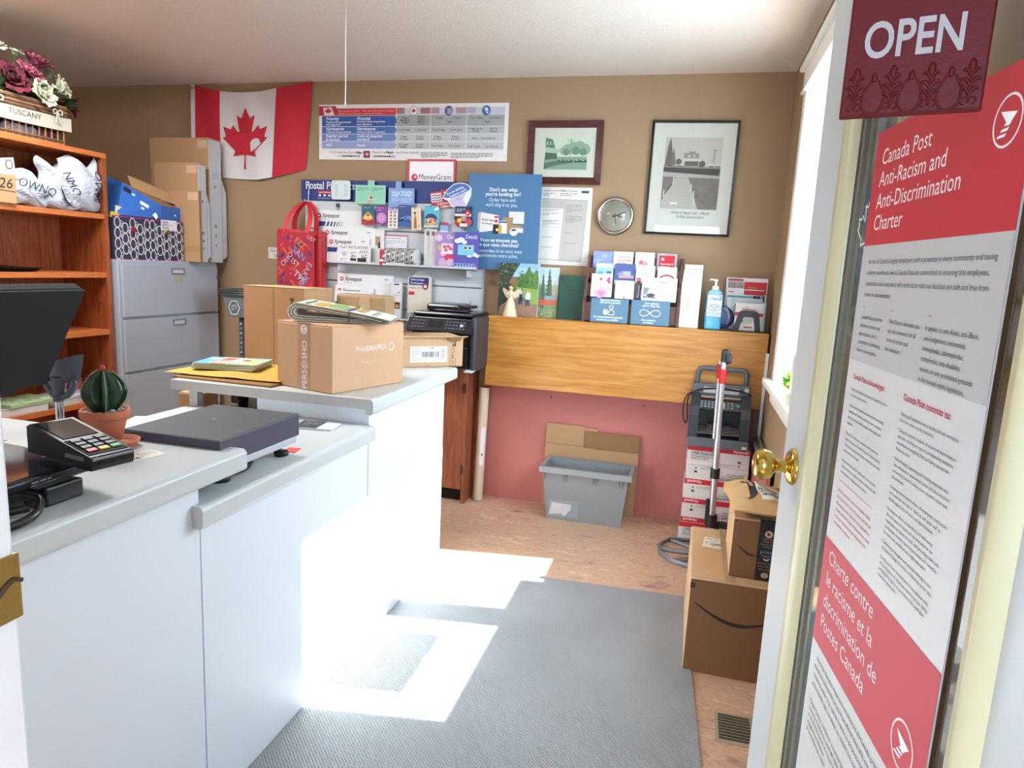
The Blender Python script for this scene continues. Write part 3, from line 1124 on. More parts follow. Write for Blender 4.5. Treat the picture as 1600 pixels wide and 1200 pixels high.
u = thing('picture_frame', 'tall sepia photo of a pier on a lake in a thin black frame', 'picture', (-0.284, WB - 0.001, 1.613), (PI / 2, 0.008, 0))
w, h = 0.452, 0.595
frame(u, w, h, 0.013, 0.018, M('1C1A1A', 0.3))
G().box(0.008, 0.008, 0, w - 0.008, h - 0.008, 0.006, M('D9D2CA', 0.7)).obj('mat_board', u)
p = Print(0.296, 0.372, (282, 278, 740, 858))
SEP = ['8F857F', 'B4A9A3', '6B605C', 'CBC0B8', '4B4341', 'A2968F']
p.rect(282, 278, 740, 858, 'C5BAB2')
p.poly([(282, 505), (740, 515), (740, 600), (282, 590)], SEP[0])
p.poly([(282, 520), (735, 530), (730, 582), (282, 555)], SEP[4])
p.poly([(282, 560), (740, 585), (740, 604), (282, 598)], SEP[1])
p.poly([(282, 595), (740, 605), (740, 858), (282, 858)], '7C706C')
rn = random.Random(3)
for i in range(46):
    x, y = rn.uniform(500, 720), rn.uniform(612, 850)
    p.line([(x, y), (min(738, x + rn.uniform(18, 60)), y + rn.uniform(-3, 3))], rn.uniform(2, 5), rn.choice(['5F5552', '8F8480', '6B615D']))
for i in range(14):
    x, y = rn.uniform(284, 330), rn.uniform(605, 780)
    p.line([(x, y), (x + rn.uniform(10, 30), y)], 3, rn.choice(['5F5552', '8F8480']))
p.poly([(394, 585), (484, 585), (586, 858), (282, 858), (282, 800)], 'BBB0A9')
for i in range(16):
    yy = 600 + i * i * 1.05
    k = (yy - 585) / 273
    p.line([(394 - k * 108, yy), (484 + k * 102, yy)], 1.5, 'A59A94')
p.poly([(336, 680), (360, 640), (362, 664), (316, 740)], '5A4B49')
for x, y in ((372, 600), (520, 665), (545, 720), (552, 780), (300, 720)):
    p.rect(x - 4, y - 12, x + 4, y + 45, 'D6CEC6')
p.poly([(440, 404), (478, 404), (478, 392), (530, 392), (530, 408), (560, 408), (556, 446), (440, 446)], '8C827D')
p.rect(470, 420, 490, 440, 'C9BEB6')
p.rect(512, 415, 530, 440, 'B3A8A1')
p.poly([(435, 446), (620, 460), (615, 478), (430, 470)], 'C9BFB7')
p.rect(450, 470, 560, 508, '5F5552')
for x in (310, 385, 560, 640, 690):
    p.poly([(x, 510), (x + 3, 490), (x + 42, 486), (x + 50, 510)], 'D5CCC4')
    p.rect(x + 4, 505, x + 46, 512, '463F3D')
p.disc(400, 475, 24, '5B524F')
p.disc(590, 490, 26, '5B524F')
p.poly([(290, 505), (300, 400), (308, 340), (322, 282), (334, 345), (345, 420), (352, 505)], '625854')
p.poly([(330, 505), (342, 410), (352, 362), (364, 415), (378, 505)], '6F6560')
p.line([(684, 372), (676, 480)], 5, '5F5552')
p.line([(670, 380), (698, 380)], 3, '5F5552')
p.rect(358, 806, 420, 820, 'E6DED4')
p.obj(u, (0.078, 0.138, 0.0065))
p = Print()
p.text('Mulhurst Pigeon Lake - Alberta', w / 2 + 0.012, 0.112, 0.022, '4A4340', 'c', ital=0.35, fit=0.20)
p.text('McMinn General Store', w / 2 + 0.012, 0.090, 0.022, '4A4340', 'c', ital=0.35, fit=0.145)
p.obj(u, (0, 0, 0.0065), name='caption')
G().box(0.011, 0.011, 0.0095, w - 0.011, h - 0.011, 0.011, glass_mat()).obj('glass', u)

# ------------------------------------------------------------------ wall clock
u = thing('wall_clock', 'round chrome wall clock beside the black framed pier photo', 'clock', (-0.444, WB - 0.001, 1.702), UP)
CH = M('B9B2A6', 0.18, met=1.0)
G().lathe([(0.103, 0), (0.104, 0.012), (0.1, 0.024), (0.092, 0.029), (0.084, 0.024), (0.082, 0.012)], CH, 48).obj('rim', u)
G().lathe([(0.0001, 0.0), (0.084, 0.0), (0.084, 0.011), (0.0001, 0.011)], M('E9E6DF', 0.5), 40).obj('dial', u)
p = Print(z=0.0114)
for k in range(1, 13):
    a = PI / 2 - k * PI / 6
    p.text(str(k), 0.064 * math.cos(a), 0.064 * math.sin(a) - 0.008, 0.023, '56524E', 'c')
for k in range(60):
    a = k * PI / 30
    p.line([(0.078 * math.cos(a), 0.078 * math.sin(a)), (0.081 * math.cos(a), 0.081 * math.sin(a))], 0.0012, '6A6662')
p.obj(u)
for nm, ang, L, wd, zz in (('hour_hand', 93, 0.048, 0.0055, 0.015), ('minute_hand', 68, 0.068, 0.0040, 0.017), ('second_hand', 173, 0.052, 0.0016, 0.019)):
    a = math.radians(90 - ang)
    T = Matrix.Rotation(a, 4, 'Z')
    g = G().prism([(-0.016, -wd / 2), (L * 0.75, -wd / 2), (L, 0), (L * 0.75, wd / 2), (-0.016, wd / 2)], zz, zz + 0.001, M('1C1B1B', 0.4), T)
    g.obj(nm, u)
G().cyl((0, 0, 0.011), (0, 0, 0.021), 0.004, M('1C1B1B', 0.4)).obj('hub', u)
G().lathe([(0.0001, 0.0235), (0.084, 0.0235), (0.084, 0.0245), (0.0001, 0.0245)], glass_mat(), 40).obj('glass', u)

# note taped to the wall behind the bag
r, w, h = wall_card('wall_note', 'small white handwritten note on the wall left of the red bag', 'note', -2.640, 1.376, -2.52, 1.447, WB - 0.002, 'D8D4CE', 0.001)
p = Print()
p.text('For D', 0.012, 0.040, 0.030, '3A3A3C', ital=0.2)
p.text('SER', 0.040, 0.010, 0.026, '3A3A3C', ital=0.2)
p.obj(r)

# pull cord from the ceiling
u = thing('pull_cord', 'thin white pull cord hanging from the ceiling in front of the chart', 'cord', (-1.343, 2.5, 1.973))
G().tube([(0, 0, 0.012), (0.001, 0, 0.10), (-0.001, 0, 0.25), (0.001, 0, 0.47)], 0.0022, M('E3DDD6', 0.7), 6).obj('cord', u)
G().lathe([(0.0005, 0), (0.0034, 0.002), (0.0034, 0.010), (0.001, 0.014)], M('E3DDD6', 0.5), 8).obj('tip', u)

# ------------------------------------------------------------------ things hung and stood on the slat wall
def card(name, label, cat, x0, z0, x1, z1, y, color, thick=0.0015, group=None, tilt=0.0, roll=0.0, r=0.5):
    """like wall_card but returns (root, w, h)"""
    return wall_card(name, label, cat, x0, z0, x1, z1, y, color, thick, group, tilt, roll, 'sheet', r)


def shape_card(name, label, cat, pts, x0, z0, y, color, thick=0.0015, group=None, roll=0.0, hexr=0.5):
    root = thing(name, label, cat, (x0, y, z0), (PI / 2, -roll, 0), group)
    G().prism(pts, -thick, 0, M(color, hexr, n=0.02, s=60)).obj('sheet', root)
    return root


def rrect(w, h, r, n=5):
    pts = []
    for cx, cy, a0 in ((w - r, r, -PI / 2), (w - r, h - r, 0), (r, h - r, PI / 2), (r, r, PI)):
        for i in range(n + 1):
            a = a0 + PI / 2 * i / n
            pts.append((cx + r * math.cos(a), cy + r * math.sin(a)))
    return pts


YS = SF - 0.008
# tags over the header signs
r = shape_card('hang_tag', 'white rounded tag with small print covering the middle of the header lettering', 'tag', rrect(0.128, 0.112, 0.014), -2.170, 1.750, SF - 0.024, 'CDDDE0')
p = Print()
p.greek(0.026, 0.085, 0.045, 9, 0.008, 0.003, '9FB3B8', 1)
p.greek(0.088, 0.085, 0.108, 9, 0.008, 0.003, '9FB3B8', 2)
p.obj(r)
r = shape_card('hang_tag', 'mint green tag with a raised tab and two columns of text', 'tag', [(0, 0), (0.198, 0), (0.198, 0.110), (0.125, 0.110), (0.125, 0.137), (0.082, 0.137), (0.082, 0.110), (0, 0.110)], -2.008, 1.728, SF - 0.026, '8FCDB4')
p = Print()
p.greek(0.014, 0.092, 0.088, 3, 0.008, 0.0035, '4E8A74', 3)
p.greek(0.108, 0.092, 0.184, 3, 0.008, 0.0035, '4E8A74', 4)
p.poly([(0.082, 0.008), (0.112, 0.008), (0.104, 0.030), (0.090, 0.030)], 'DE9A80')
p.rect(0.090, 0.024, 0.110, 0.050, 'D9D4D2')
p.rect(0.096, 0.030, 0.112, 0.046, 'BC3040')
p.obj(r)
r = shape_card('hang_tag', 'sky blue tag with a tab and white bilingual lettering', 'tag', [(0, 0), (0.165, 0), (0.165, 0.112), (0.082, 0.112), (0.082, 0.150), (0.044, 0.150), (0.044, 0.112), (0, 0.112)], -1.792, 1.712, SF - 0.024, '7A9DD2')
p = Print()
p.text('Going', 0.020, 0.082, 0.021, 'E4ECF6', bold=True)
p.text('away?', 0.020, 0.066, 0.021, 'E4ECF6', bold=True)
p.text('Vous partez', 0.078, 0.084, 0.021, 'E4ECF6', bold=True, fit=0.074)
p.text('en voyage?', 0.078, 0.068, 0.021, 'E4ECF6', bold=True, fit=0.070)
p.greek(0.020, 0.054, 0.070, 4, 0.008, 0.003, 'C6D6EC', 5)
p.greek(0.078, 0.054, 0.150, 4, 0.008, 0.003, 'C6D6EC', 6)
p.obj(r)

# stamp booklets on hooks
HK = M('3A3D42', 0.35, met=0.8)


def hook(root, x, z, L):
    G().tube([(x, z, -L), (x, z, 0.004), (x, z + 0.006, 0.008)], 0.0016, HK, 6).obj('hook', root)


def booklet(label, x0, z0, w, h, color, y, roll=0.0):
    r = thing('stamp_booklet', label, 'booklet', (x0, y, z0), (PI / 2, -roll, 0), 'stamp booklets on the slat wall hooks')
    G().box(0, 0, -0.003, w, h, 0, M(color, 0.35, n=0.03, s=60), bev=0.001, seg=1).obj('cover', r)
    hook(r, w * 0.45, h - 0.006, SF - y)
    return r


YB = 3.862
r = booklet('teal and red booklet with a gold emblem, leftmost on the hooks', -1.962, 1.605, 0.086, 0.110, '1F5E7A', YB)
p = Print()
p.poly([(0, 0), (0.086, 0), (0.086, 0.034), (0.043, 0.022), (0, 0.034)], 'A8232C')
for i in range(5):
    for s_ in (-1, 1):
        p.disc(0.043 + s_ * 0.006 * i, 0.066 - 0.006 * i, 0.011, 'C79A35')
p.poly([(0.008, 0.034), (0.043, 0.024), (0.078, 0.034), (0.070, 0.050), (0.043, 0.074), (0.016, 0.050)], 'CFA441')
p.poly([(0.033, 0.052), (0.053, 0.052), (0.047, 0.064), (0.039, 0.064)], 'A5292C')
for s_ in (-1, 1):
    p.disc(0.043 + s_ * 0.013, 0.044, 0.009, 'E8D49A')
p.greek(0.018, 0.098, 0.070, 1, 0.01, 0.004, '9CC3CE', 2)
p.greek(0.010, 0.010, 0.060, 1, 0.01, 0.003, 'D98A8A', 3)
p.obj(r)
r = booklet('purple booklet with a round pale lilac flower drawing', -1.866, 1.612, 0.074, 0.106, '7A3E8C', YB)
p = Print()
p.disc(0.036, 0.036, 0.031, 'C98FC8')
p.ring(0.036, 0.036, 0.024, 0.004, 'B678BA')
p.ring(0.036, 0.036, 0.014, 0.003, 'DDB0DA')
p.disc(0.036, 0.038, 0.003, '7A3E66')
p.greek(0.012, 0.092, 0.050, 2, 0.012, 0.004, 'C9A0D0', 3)
p.obj(r)
r = booklet('white stamp sheet with ten small dark stamps and a lilac header', -1.787, 1.590, 0.064, 0.116, 'E6DFD8', YB - 0.006)
p = Print()
p.rect(0.002, 0.100, 0.062, 0.116, 'B9A0CC')
for i in range(5):
    for j in range(2):
        p.rect(0.010 + j * 0.026, 0.010 + i * 0.0185, 0.028 + j * 0.026, 0.0235 + i * 0.0185, 'C9B7AC')
        p.poly([(0.012 + j * 0.026, 0.022 + i * 0.0185), (0.026 + j * 0.026, 0.022 + i * 0.0185), (0.024 + j * 0.026, 0.011 + i * 0.0185), (0.019 + j * 0.026, 0.016 + i * 0.0185)], '6E4B44')
p.obj(r)
r = booklet('dark blue night sky booklet with a teal edge', -1.722, 1.605, 0.098, 0.122, '2B4A86', YB)
p = Print()
p.rect(0.082, 0, 0.098, 0.112, '3FA0A0')
p.poly([(0, 0), (0.082, 0), (0.082, 0.020), (0, 0.026)], '2F5EA6')
p.poly([(0.004, 0.046), (0.030, 0.034), (0.060, 0.044), (0.082, 0.030), (0.082, 0.058), (0.054, 0.062), (0.036, 0.054)], '7187C4')
p.poly([(0.0, 0.026), (0.024, 0.044), (0.034, 0.040), (0.050, 0.056), (0.058, 0.054), (0.040, 0.040), (0.020, 0.026)], '161C30')
p.greek(0.010, 0.110, 0.070, 1, 0.01, 0.004, 'A9B7D8', 9)
p.obj(r)
r = booklet('tall cream booklet with a figure in an ochre robe', -1.634, 1.583, 0.060, 0.130, 'DCCDB4', YB - 0.004, roll=0.04)
p = Print()
p.poly([(0.014, 0.010), (0.034, 0.010), (0.032, 0.070), (0.024, 0.094), (0.018, 0.070)], 'A8682A')
p.poly([(0.024, 0.060), (0.032, 0.070), (0.026, 0.094), (0.020, 0.088)], 'C98C50')
p.disc(0.023, 0.099, 0.007, '4B2E26')
p.rect(0.044, 0.016, 0.050, 0.030, 'B07C40')
p.obj(r)
r = booklet('turquoise booklet with a dark blue umbrella of blossoms', -1.556, 1.604, 0.090, 0.122, '56B4C8', YB - 0.004)
p = Print()
p.poly([(0.060, 0.095), (0.090, 0.100), (0.090, 0.118), (0.070, 0.112)], 'DCEBEA')
p.disc(0.042, 0.044, 0.040, '27406F', a0=0, a1=PI, ry=0.034)
p.disc(0.042, 0.032, 0.034, 'C9A07A', ry=0.022)
for i, c in enumerate(('B9603C', 'E0C6A8', '8C5A3A', 'D07A4A', 'C8B48A', 'A85A44')):
    p.disc(0.016 + i * 0.0105, 0.030 + (i % 2) * 0.008, 0.008, c)
p.rect(0, 0, 0.090, 0.010, 'D8CFA0')
p.obj(r)
r = booklet('small pink and sky blue booklet behind the colouring books', -1.462, 1.560, 0.052, 0.075, '8FB6DC', 3.875)
p = Print()
p.rect(0, 0.058, 0.052, 0.075, 'B54A66')
for x in (0.010, 0.026, 0.040):
    p.disc(x, 0.016, 0.013, 'E2EBF4')
p.obj(r)
# red celebrate card, badge, shaped tag
r = shape_card('greeting_tag', 'red and white celebration tag tilted behind the speech shaped badge', 'tag', [(0, 0), (0.130, 0), (0.130, 0.062), (0.108, 0.064), (0.108, 0.105), (0.070, 0.105), (0.070, 0.098), (0, 0.098)], -1.520, 1.706, 3.882, 'B52A3E', roll=0.14)
p = Print()
p.rect(0.004, 0.040, 0.070, 0.090, 'D9CFD6')
for i in range(3):
    p.line([(0.008, 0.048 + i * 0.014), (0.030, 0.052 + i * 0.014), (0.046, 0.047 + i * 0.014), (0.066, 0.051 + i * 0.014)], 0.005, '5B3B4C')
p.disc(0.090, 0.088, 0.006, 'F0E0E2')
p.disc(0.090, 0.072, 0.006, 'F0E0E2')
p.text('Celebrate', 0.036, 0.022, 0.020, 'F0DADC', bold=True)
p.text('Célébrez', 0.056, 0.004, 0.020, 'F0DADC', bold=True)
p.obj(r)
bp = [(0.0, 0.044), (0.028, 0.092), (0.068, 0.126), (0.110, 0.134), (0.150, 0.128), (0.178, 0.104), (0.178, 0.062), (0.150, 0.0), (0.066, -0.006), (0.036, 0.030)]
r = shape_card('speech_badge', 'white and blue speech shaped badge beside the blue poster', 'badge', bp, -1.452, 1.728, 3.868, 'E4E3EE')
p = Print()
p.poly([(0.006, 0.046), (0.031, 0.088), (0.069, 0.121), (0.110, 0.129), (0.148, 0.123), (0.172, 0.102), (0.160, 0.090), (0.110, 0.066), (0.060, 0.046)], '4C72B4')
p.text('Are you thinking', 0.030, 0.060, 0.019, 'E8EDF6', bold=True, rot=24, fit=0.11)
p.text('Prepared a card?', 0.048, 0.046, 0.019, 'E8EDF6', bold=True, rot=24, fit=0.11)
p.poly([(0.042, 0.034), (0.070, 0.0), (0.146, 0.006), (0.170, 0.060), (0.150, 0.082), (0.080, 0.052)], 'C7BFDA')
p.poly([(0.150, 0.082), (0.172, 0.062), (0.150, 0.010), (0.128, 0.040)], 'E9E6F2')
p.greek(0.084, 0.044, 0.130, 2, 0.008, 0.003, '9A90B4', 3)
p.obj(r)
cp = [(0.0, 0.048), (0.010, 0.030), (0.024, 0.0), (0.090, 0.004), (0.112, 0.022), (0.112, 0.050), (0.104, 0.062), (0.108, 0.118), (0.006, 0.118), (0.004, 0.075)]
r = shape_card('shaped_tag', 'navy and red shaped tag with a yellow medal below the speech badge', 'tag', cp, -1.372, 1.610, 3.860, '27304F')
p = Print()
p.rect(0.006, 0.062, 0.104, 0.076, 'DAD6DA')
p.disc(0.083, 0.080, 0.016, 'C7303E')
p.poly([(0.076, 0.074), (0.092, 0.080), (0.078, 0.087)], 'F0E4E4')
p.greek(0.016, 0.098, 0.070, 2, 0.010, 0.005, 'B9C0D8', 3)
p.disc(0.026, 0.024, 0.020, 'B52A38')
p.disc(0.088, 0.030, 0.022, 'BC4454')
p.disc(0.060, 0.050, 0.016, 'C28A8A')
p.rect(0.036, 0.004, 0.084, 0.022, 'E2DEDC')
p.disc(0.034, 0.038, 0.014, 'D8B82E')
p.obj(r)


# mailing envelopes and boxes
def xpress(label, x0, z0, w, h, y, stripes=True, tiny=False, color='DFE1E3', thick=0.004, group='white express mail envelopes', name='mail_envelope', cat='envelope'):
    r = thing(name, label, cat, (x0, y, z0), (PI / 2 - 0.03, 0, 0), group)
    G().box(0, 0, -thick, w, h, 0, M(color, 0.5, n=0.02, s=50), bev=0.001, seg=1).obj('sleeve', r)
    p = Print()
    p.disc(0.030, h - 0.034, 0.0135, 'C23B3E')
    p.poly([(0.023, h - 0.041), (0.040, h - 0.034), (0.024, h - 0.027)], 'F0E2E0')
    p.text('Xpresspost', 0.050, h - 0.043, 0.033, '2A2D40', bold=True, ital=0.2, fit=0.115)
    p.greek(0.048, h - 0.058, 0.165, 1, 0.01, 0.0035, '9AA0AA', 4)
    if w > 0.26:
        p.greek(w - 0.055, h - 0.030, w - 0.018, 1, 0.01, 0.006, '8A9098', 5)
    if stripes and h > 0.11:
        p.poly([(0.004, h - 0.096), (0.066, h - 0.096), (0.076, h - 0.068), (0.004, h - 0.068)], '283A78')
        x = 0.078
        for wd in (0.014, 0.012, 0.009, 0.006, 0.004, 0.003):
            p.poly([(x, h - 0.096), (x + wd, h - 0.096), (x + wd + 0.010, h - 0.068), (x + 0.010, h - 0.068)], '323C60')
            x += wd + 0.011
    p.obj(r)
    return r


LZ = 1.3715
xpress('largest white express envelope at the back, right behind the red tote bag', -2.290, LZ, 0.395, 0.315, 3.880)
xpress('second white express envelope standing in front of the largest one', -2.225, LZ, 0.350, 0.215, 3.866)
xpress('third white express envelope with bold stripes above the flat rate card', -2.190, LZ, 0.285, 0.160, 3.852)
r, w, h = card('price_card', 'white flat rate boxes price card handwritten in black', 'card', -2.104, 1.374, -1.886, 1.484, 3.838, 'E4E3E4', 0.002)
p = Print(w, h, (572, 495, 800, 622))
p.text('FLAT RATE BOXES', 586, 523, 27, '2E2E32', fit=196)
p.text('2023', 716, 552, 27, '2E2E32', ital=0.2, fit=60)
for x, y in ((598, 552), (660, 552), (735, 568), (590, 596), (660, 580), (735, 584)):
    p.greek(x, y, x + 46, 2, 9, 5, '8A8A90', x + y)
p.text('$19', 606, 572, 16, '2E2E32', bold=True)
p.text('$22', 668, 576, 16, '2E2E32', bold=True)
p.text('$28', 742, 588, 16, '2E2E32', bold=True)
p.rect(658, 590, 700, 607, '27272B')
p.rect(708, 586, 770, 612, '27272B')
p.obj(r)
r, w, h = card('photo_card', 'narrow white card with a small brown photo right of the express envelopes', 'card', -1.885, 1.374, -1.815, 1.580, 3.872, 'D9DBDC', 0.003)
p = Print()
p.rect(0.012, 0.110, 0.045, 0.165, 'A98F66')
p.rect(0.030, 0.095, 0.045, 0.130, '33302C')
p.obj(r)
r, w, h = card('info_sheet', 'white information sheet with a red top line above the tape roll', 'sheet', -1.818, 1.440, -1.672, 1.556, 3.884, 'DCDCE2', 0.0012)
p = Print()
p.rect(0, h - 0.010, w, h - 0.003, 'A83040')
p.greek(0.010, h - 0.026, w - 0.012, 1, 0.01, 0.004, 'B07880', 2)
p.greek(0.010, h - 0.040, w - 0.012, 3, 0.009, 0.003, '9A9CA8', 3)
p.greek(0.010, 0.028, w - 0.012, 2, 0.010, 0.003, 'A6A8B4', 4)
p.obj(r)
# roll of printed bubble tape
u = thing('tape_roll', 'clear roll of grey printed packing tape lying on the ledge', 'roll', (-1.792, 3.845, 1.372), (0, 0, -0.05))
g = G()
TPM = M('B3AFAC', 0.25, n=0.1, s=90)
for i in range(7):
    x = i * 0.030
    Q = Matrix.Translation((x, 0, 0.052)) @ Matrix.Rotation(PI / 2, 4, 'Y')
    g.lathe([(0.048, 0), (0.050, 0.003), (0.050, 0.024), (0.048, 0.027)], TPM if i % 2 else M('C9C6C4', 0.25), 24, Q)
g.obj('winding', u)
g = G()
for i in range(7):
    for k in range(10):
        a = k * PI / 5 + i
        Q = Matrix.Translation((i * 0.030 + 0.006, 0, 0.052)) @ Matrix.Rotation(a, 4, 'X')
        g.add([(0, -0.009, 0.0508), (0.010, -0.009, 0.0508), (0.016, 0.009, 0.0508), (0.006, 0.009, 0.0508)], [(0, 1, 2, 3)], M('55525A', 0.5), False, Q)
g.obj('print', u)
g = G()
Q = Matrix.Translation((0.208, 0, 0.052)) @ Matrix.Rotation(PI / 2, 4, 'Y')
g.lathe([(0.047, 0), (0.049, 0.004), (0.044, 0.005), (0.040, 0.002)], M('D9D8D6', 0.2), 24, Q)
g.obj('end_cap', u)
u = thing('glue_stick', 'small red and white glue tube standing in front of the tape roll', 'tube', (-1.796, 3.800, 1.3715))
G().lathe([(0.011, 0), (0.013, 0.006), (0.012, 0.040), (0.010, 0.060), (0.012, 0.066), (0.012, 0.088), (0.002, 0.091)], M('BE2F36', 0.35), 16).obj('body', u)
G().lathe([(0.0134, 0.020), (0.0134, 0.034)], M('E4DEDA', 0.4), 16).obj('label_band', u)
u = thing('tape_box', 'white cardboard strip lying along the ledge front under the tape roll', 'box', (-1.800, 3.806, 1.3715))
G().box(0.03, -0.006, 0, 0.15, 0.008, 0.016, M('DDDCDA', 0.5), bev=0.001).obj('body', u)
p = Print()
p.rect(0.10, 0.004, 0.13, 0.010, '3A3A3E')
p.obj(u, (0, -0.0062, 0), UP)
# clear mailers and colouring books
for i, (x, lab) in enumerate(((-1.548, 'left one of two narrow white mailers left of the colouring books'), (-1.510, 'right one of two narrow white mailers left of the colouring books'))):
    r, w, h = card('narrow_mailer', lab, 'mailer', x, 1.374, x + 0.045, 1.590, 3.850 - i * 0.010, 'D2D3D3', 0.004)
    p = Print()
    p.rect(0.012, h - 0.034, 0.030, h - 0.010, '9A5A62' if i else '6F5560')
    p.obj(r)
r, w, h = card('activity_book', 'lilac and pink collectors magazine with a floral cover', 'book', -1.466, 1.374, -1.345, 1.577, 3.822, 'A486BE', 0.004)
p = Print(w, h, (1238, 408, 1372, 660))
for x, y, rr, c in ((1260, 450, 24, 'D9C6D8'), (1268, 520, 20, 'C9A890'), (1300, 630, 40, 'C7A6C8'), (1330, 575, 36, 'C93A6A'), (1290, 560, 20, 'E2A8C0'), (1345, 620, 26, 'D8B6D4')):
    p.disc(x, y, rr, c)
p.rect(1280, 488, 1358, 562, 'E6DCE6')
for x, y in ((1300, 512), (1325, 508), (1342, 525), (1310, 535)):
    p.disc(x, y, 13, 'D2607E')
p.text('Details', 1316, 454, 40, 'F2ECF6', fit=90)
p.obj(r)
r, w, h = card('activity_book', 'blue collectors magazine with white clouds and wave pattern', 'book', -1.348, 1.374, -1.198, 1.580, 3.812, '5A55AA', 0.005)
p = Print(w, h, (1370, 408, 1545, 662))
for x, y, rr in ((1395, 470, 24), (1418, 462, 26), (1442, 478, 20), (1480, 570, 18), (1510, 560, 22), (1535, 570, 16)):
    p.disc(x, y, rr, 'DCE2F2', rr * 0.7)
p.rect(1398, 496, 1510, 568, '7FC3D8')
for x in (1452, 1484):
    p.rect(x - 14, 505, x + 12, 530, 'E0DCD0')
    p.rect(x - 10, 509, x + 8, 526, '5A5048')
for i in range(7):
    p.ring(1385 + i * 21, 640, 15, 4, '9CC0E0')
    p.ring(1390 + i * 21, 652, 8, 3, 'C4D8EE')
p.text('Details', 1450, 452, 40, 'F2ECF6', fit=84)
p.rect(1528, 640, 1540, 648, 'B8306A')
p.obj(r)

# lower tier
LZ2 = 1.0515
xpress('large white express box front on the lower ledge with a red dot logo', -2.128, LZ2, 0.372, 0.258, 3.870, stripes=False, group='white express mail boxes on the lower ledge', name='mail_box', cat='box', thick=0.02)
xpress('middle white express envelope on the lower ledge, cut off by the carton', -2.128, LZ2, 0.255, 0.186, 3.846, stripes=False, group='white express mail boxes on the lower ledge', name='mail_box', cat='box', thick=0.008)
xpress('smallest white express envelope on the lower ledge with a navy stripe', -2.124, LZ2, 0.250, 0.152, 3.832, stripes=True, group='white express mail boxes on the lower ledge', name='mail_box', cat='box', thick=0.006)
r, w, h = card('slim_box', 'slim upright white box with a black and brown photo right of the express boxes', 'box', -1.752, 1.054, -1.686, 1.272, 3.846, 'D6D7D8', 0.02)
p = Print()
p.rect(0.020, h - 0.016, 0.052, h - 0.008, '33333A')
p.rect(0.008, 0.060, 0.058, 0.100, '3A2C22')
p.disc(0.040, 0.075, 0.012, 'B89058')
p.disc(0.020, 0.085, 0.010, 'A33038')
p.greek(0.010, 0.140, 0.055, 2, 0.012, 0.004, '9A9AA0', 1)
p.disc(0.048, h - 0.060, 0.005, 'B84850')
p.obj(r)
r, w, h = card('hanging_pack', 'hanging pack of cream mailers with navy header and red mark above the printer', 'pack', -1.652, 1.095, -1.502, 1.312, 3.864, 'D6CFBE', 0.006)
p = Print(w, h, (1045, 725, 1215, 985))
p.rect(1054, 730, 1196, 785, '232B6A')
p.text('Padded envelopes', 1064, 752, 20, 'D6DAF0', bold=True, fit=100)
p.text('Enveloppes', 1064, 776, 20, 'D6DAF0', bold=True)
p.disc(1172, 790, 22, '8C2A44', 26)
p.disc(1172, 792, 12, 'D8D2DE')
p.rect(1052, 832, 1094, 856, 'B83A40')
p.greek(1056, 810, 1190, 1, 10, 10, 'A9A6A0', 2)
p.obj(r)
G().prism([(0.02, h), (w - 0.005, h), (w * 0.62, h + 0.045), (w * 0.48, h + 0.045)], -0.001, 0, M('C6CACD', 0.2)).obj('header_bag', r)
hook(r, w * 0.55, h + 0.036, 0.03)
# small clips and hooks
u = thing('bulldog_clip', 'small metal clip hanging under the navy header sign', 'clip', (-2.135, SF - 0.001, 1.728), UP)
G().box(-0.012, -0.022, 0, 0.012, 0.0, 0.008, M('5A5C60', 0.3, met=0.8), bev=0.002).obj('jaw', u)
G().box(-0.004, -0.045, 0.002, 0.006, -0.020, 0.005, M('D8DADC', 0.2, met=0.9)).obj('lever', u)
u = thing('wire_hook', 'empty chrome wire hook on the slat wall behind the printer', 'hook', (-1.262, SF, 1.10))
G().tube([(0, 0, 0.0), (0, -0.03, -0.002), (0, -0.12, 0.004), (0, -0.135, 0.020)], 0.0025, M('C0C3C6', 0.2, met=1.0), 8).obj('prong', u)
G().tube([(0, -0.002, 0), (0, -0.002, 0.09)], 0.0025, M('C0C3C6', 0.2, met=1.0), 8).obj('stem', u)
u = thing('binder_clip', 'black binder clip on the wire hook behind the printer', 'clip', (-1.235, SF - 0.004, 1.065))
G().box(-0.016, -0.02, -0.012, 0.016, 0.0, 0.012, M('1D1D1F', 0.35), bev=0.003).obj('body', u)

# red reusable bag on a hook
u = thing('tote_bag', 'red patterned reusable tote bag hanging left of the slat wall', 'bag', (-2.475, 3.765, 1.145))
RB = M('C3202B', 0.55, n=0.06, s=40, b=0.1)
bw, bd = 0.275, 0.098


def bagpt(i, j, side):
    z = 0.015 + 0.395 * j
    bulge = math.sin(PI * j) * 0.010
    if side == 'f':
        return (bw * i + 0.012 * (1 - j) * (i - 0.5), -bulge * math.sin(PI * i) + 0.006 * math.sin(7 * i + 3 * j), z - 0.010 * i * (1 - j) + 0.004 * math.sin(5 * i))
    if side == 'b':
        return (bw * (1 - i), bd + bulge * math.sin(PI * i), z)
    if side == 'r':
        return (bw + 0.004 - 0.018 * math.sin(2 * PI * i) ** 2 * (0.5 + 0.5 * j), bd * i, z - 0.01 * (1 - j))
    return (-0.018 * math.sin(PI * i) * j * -1, bd * (1 - i), z)


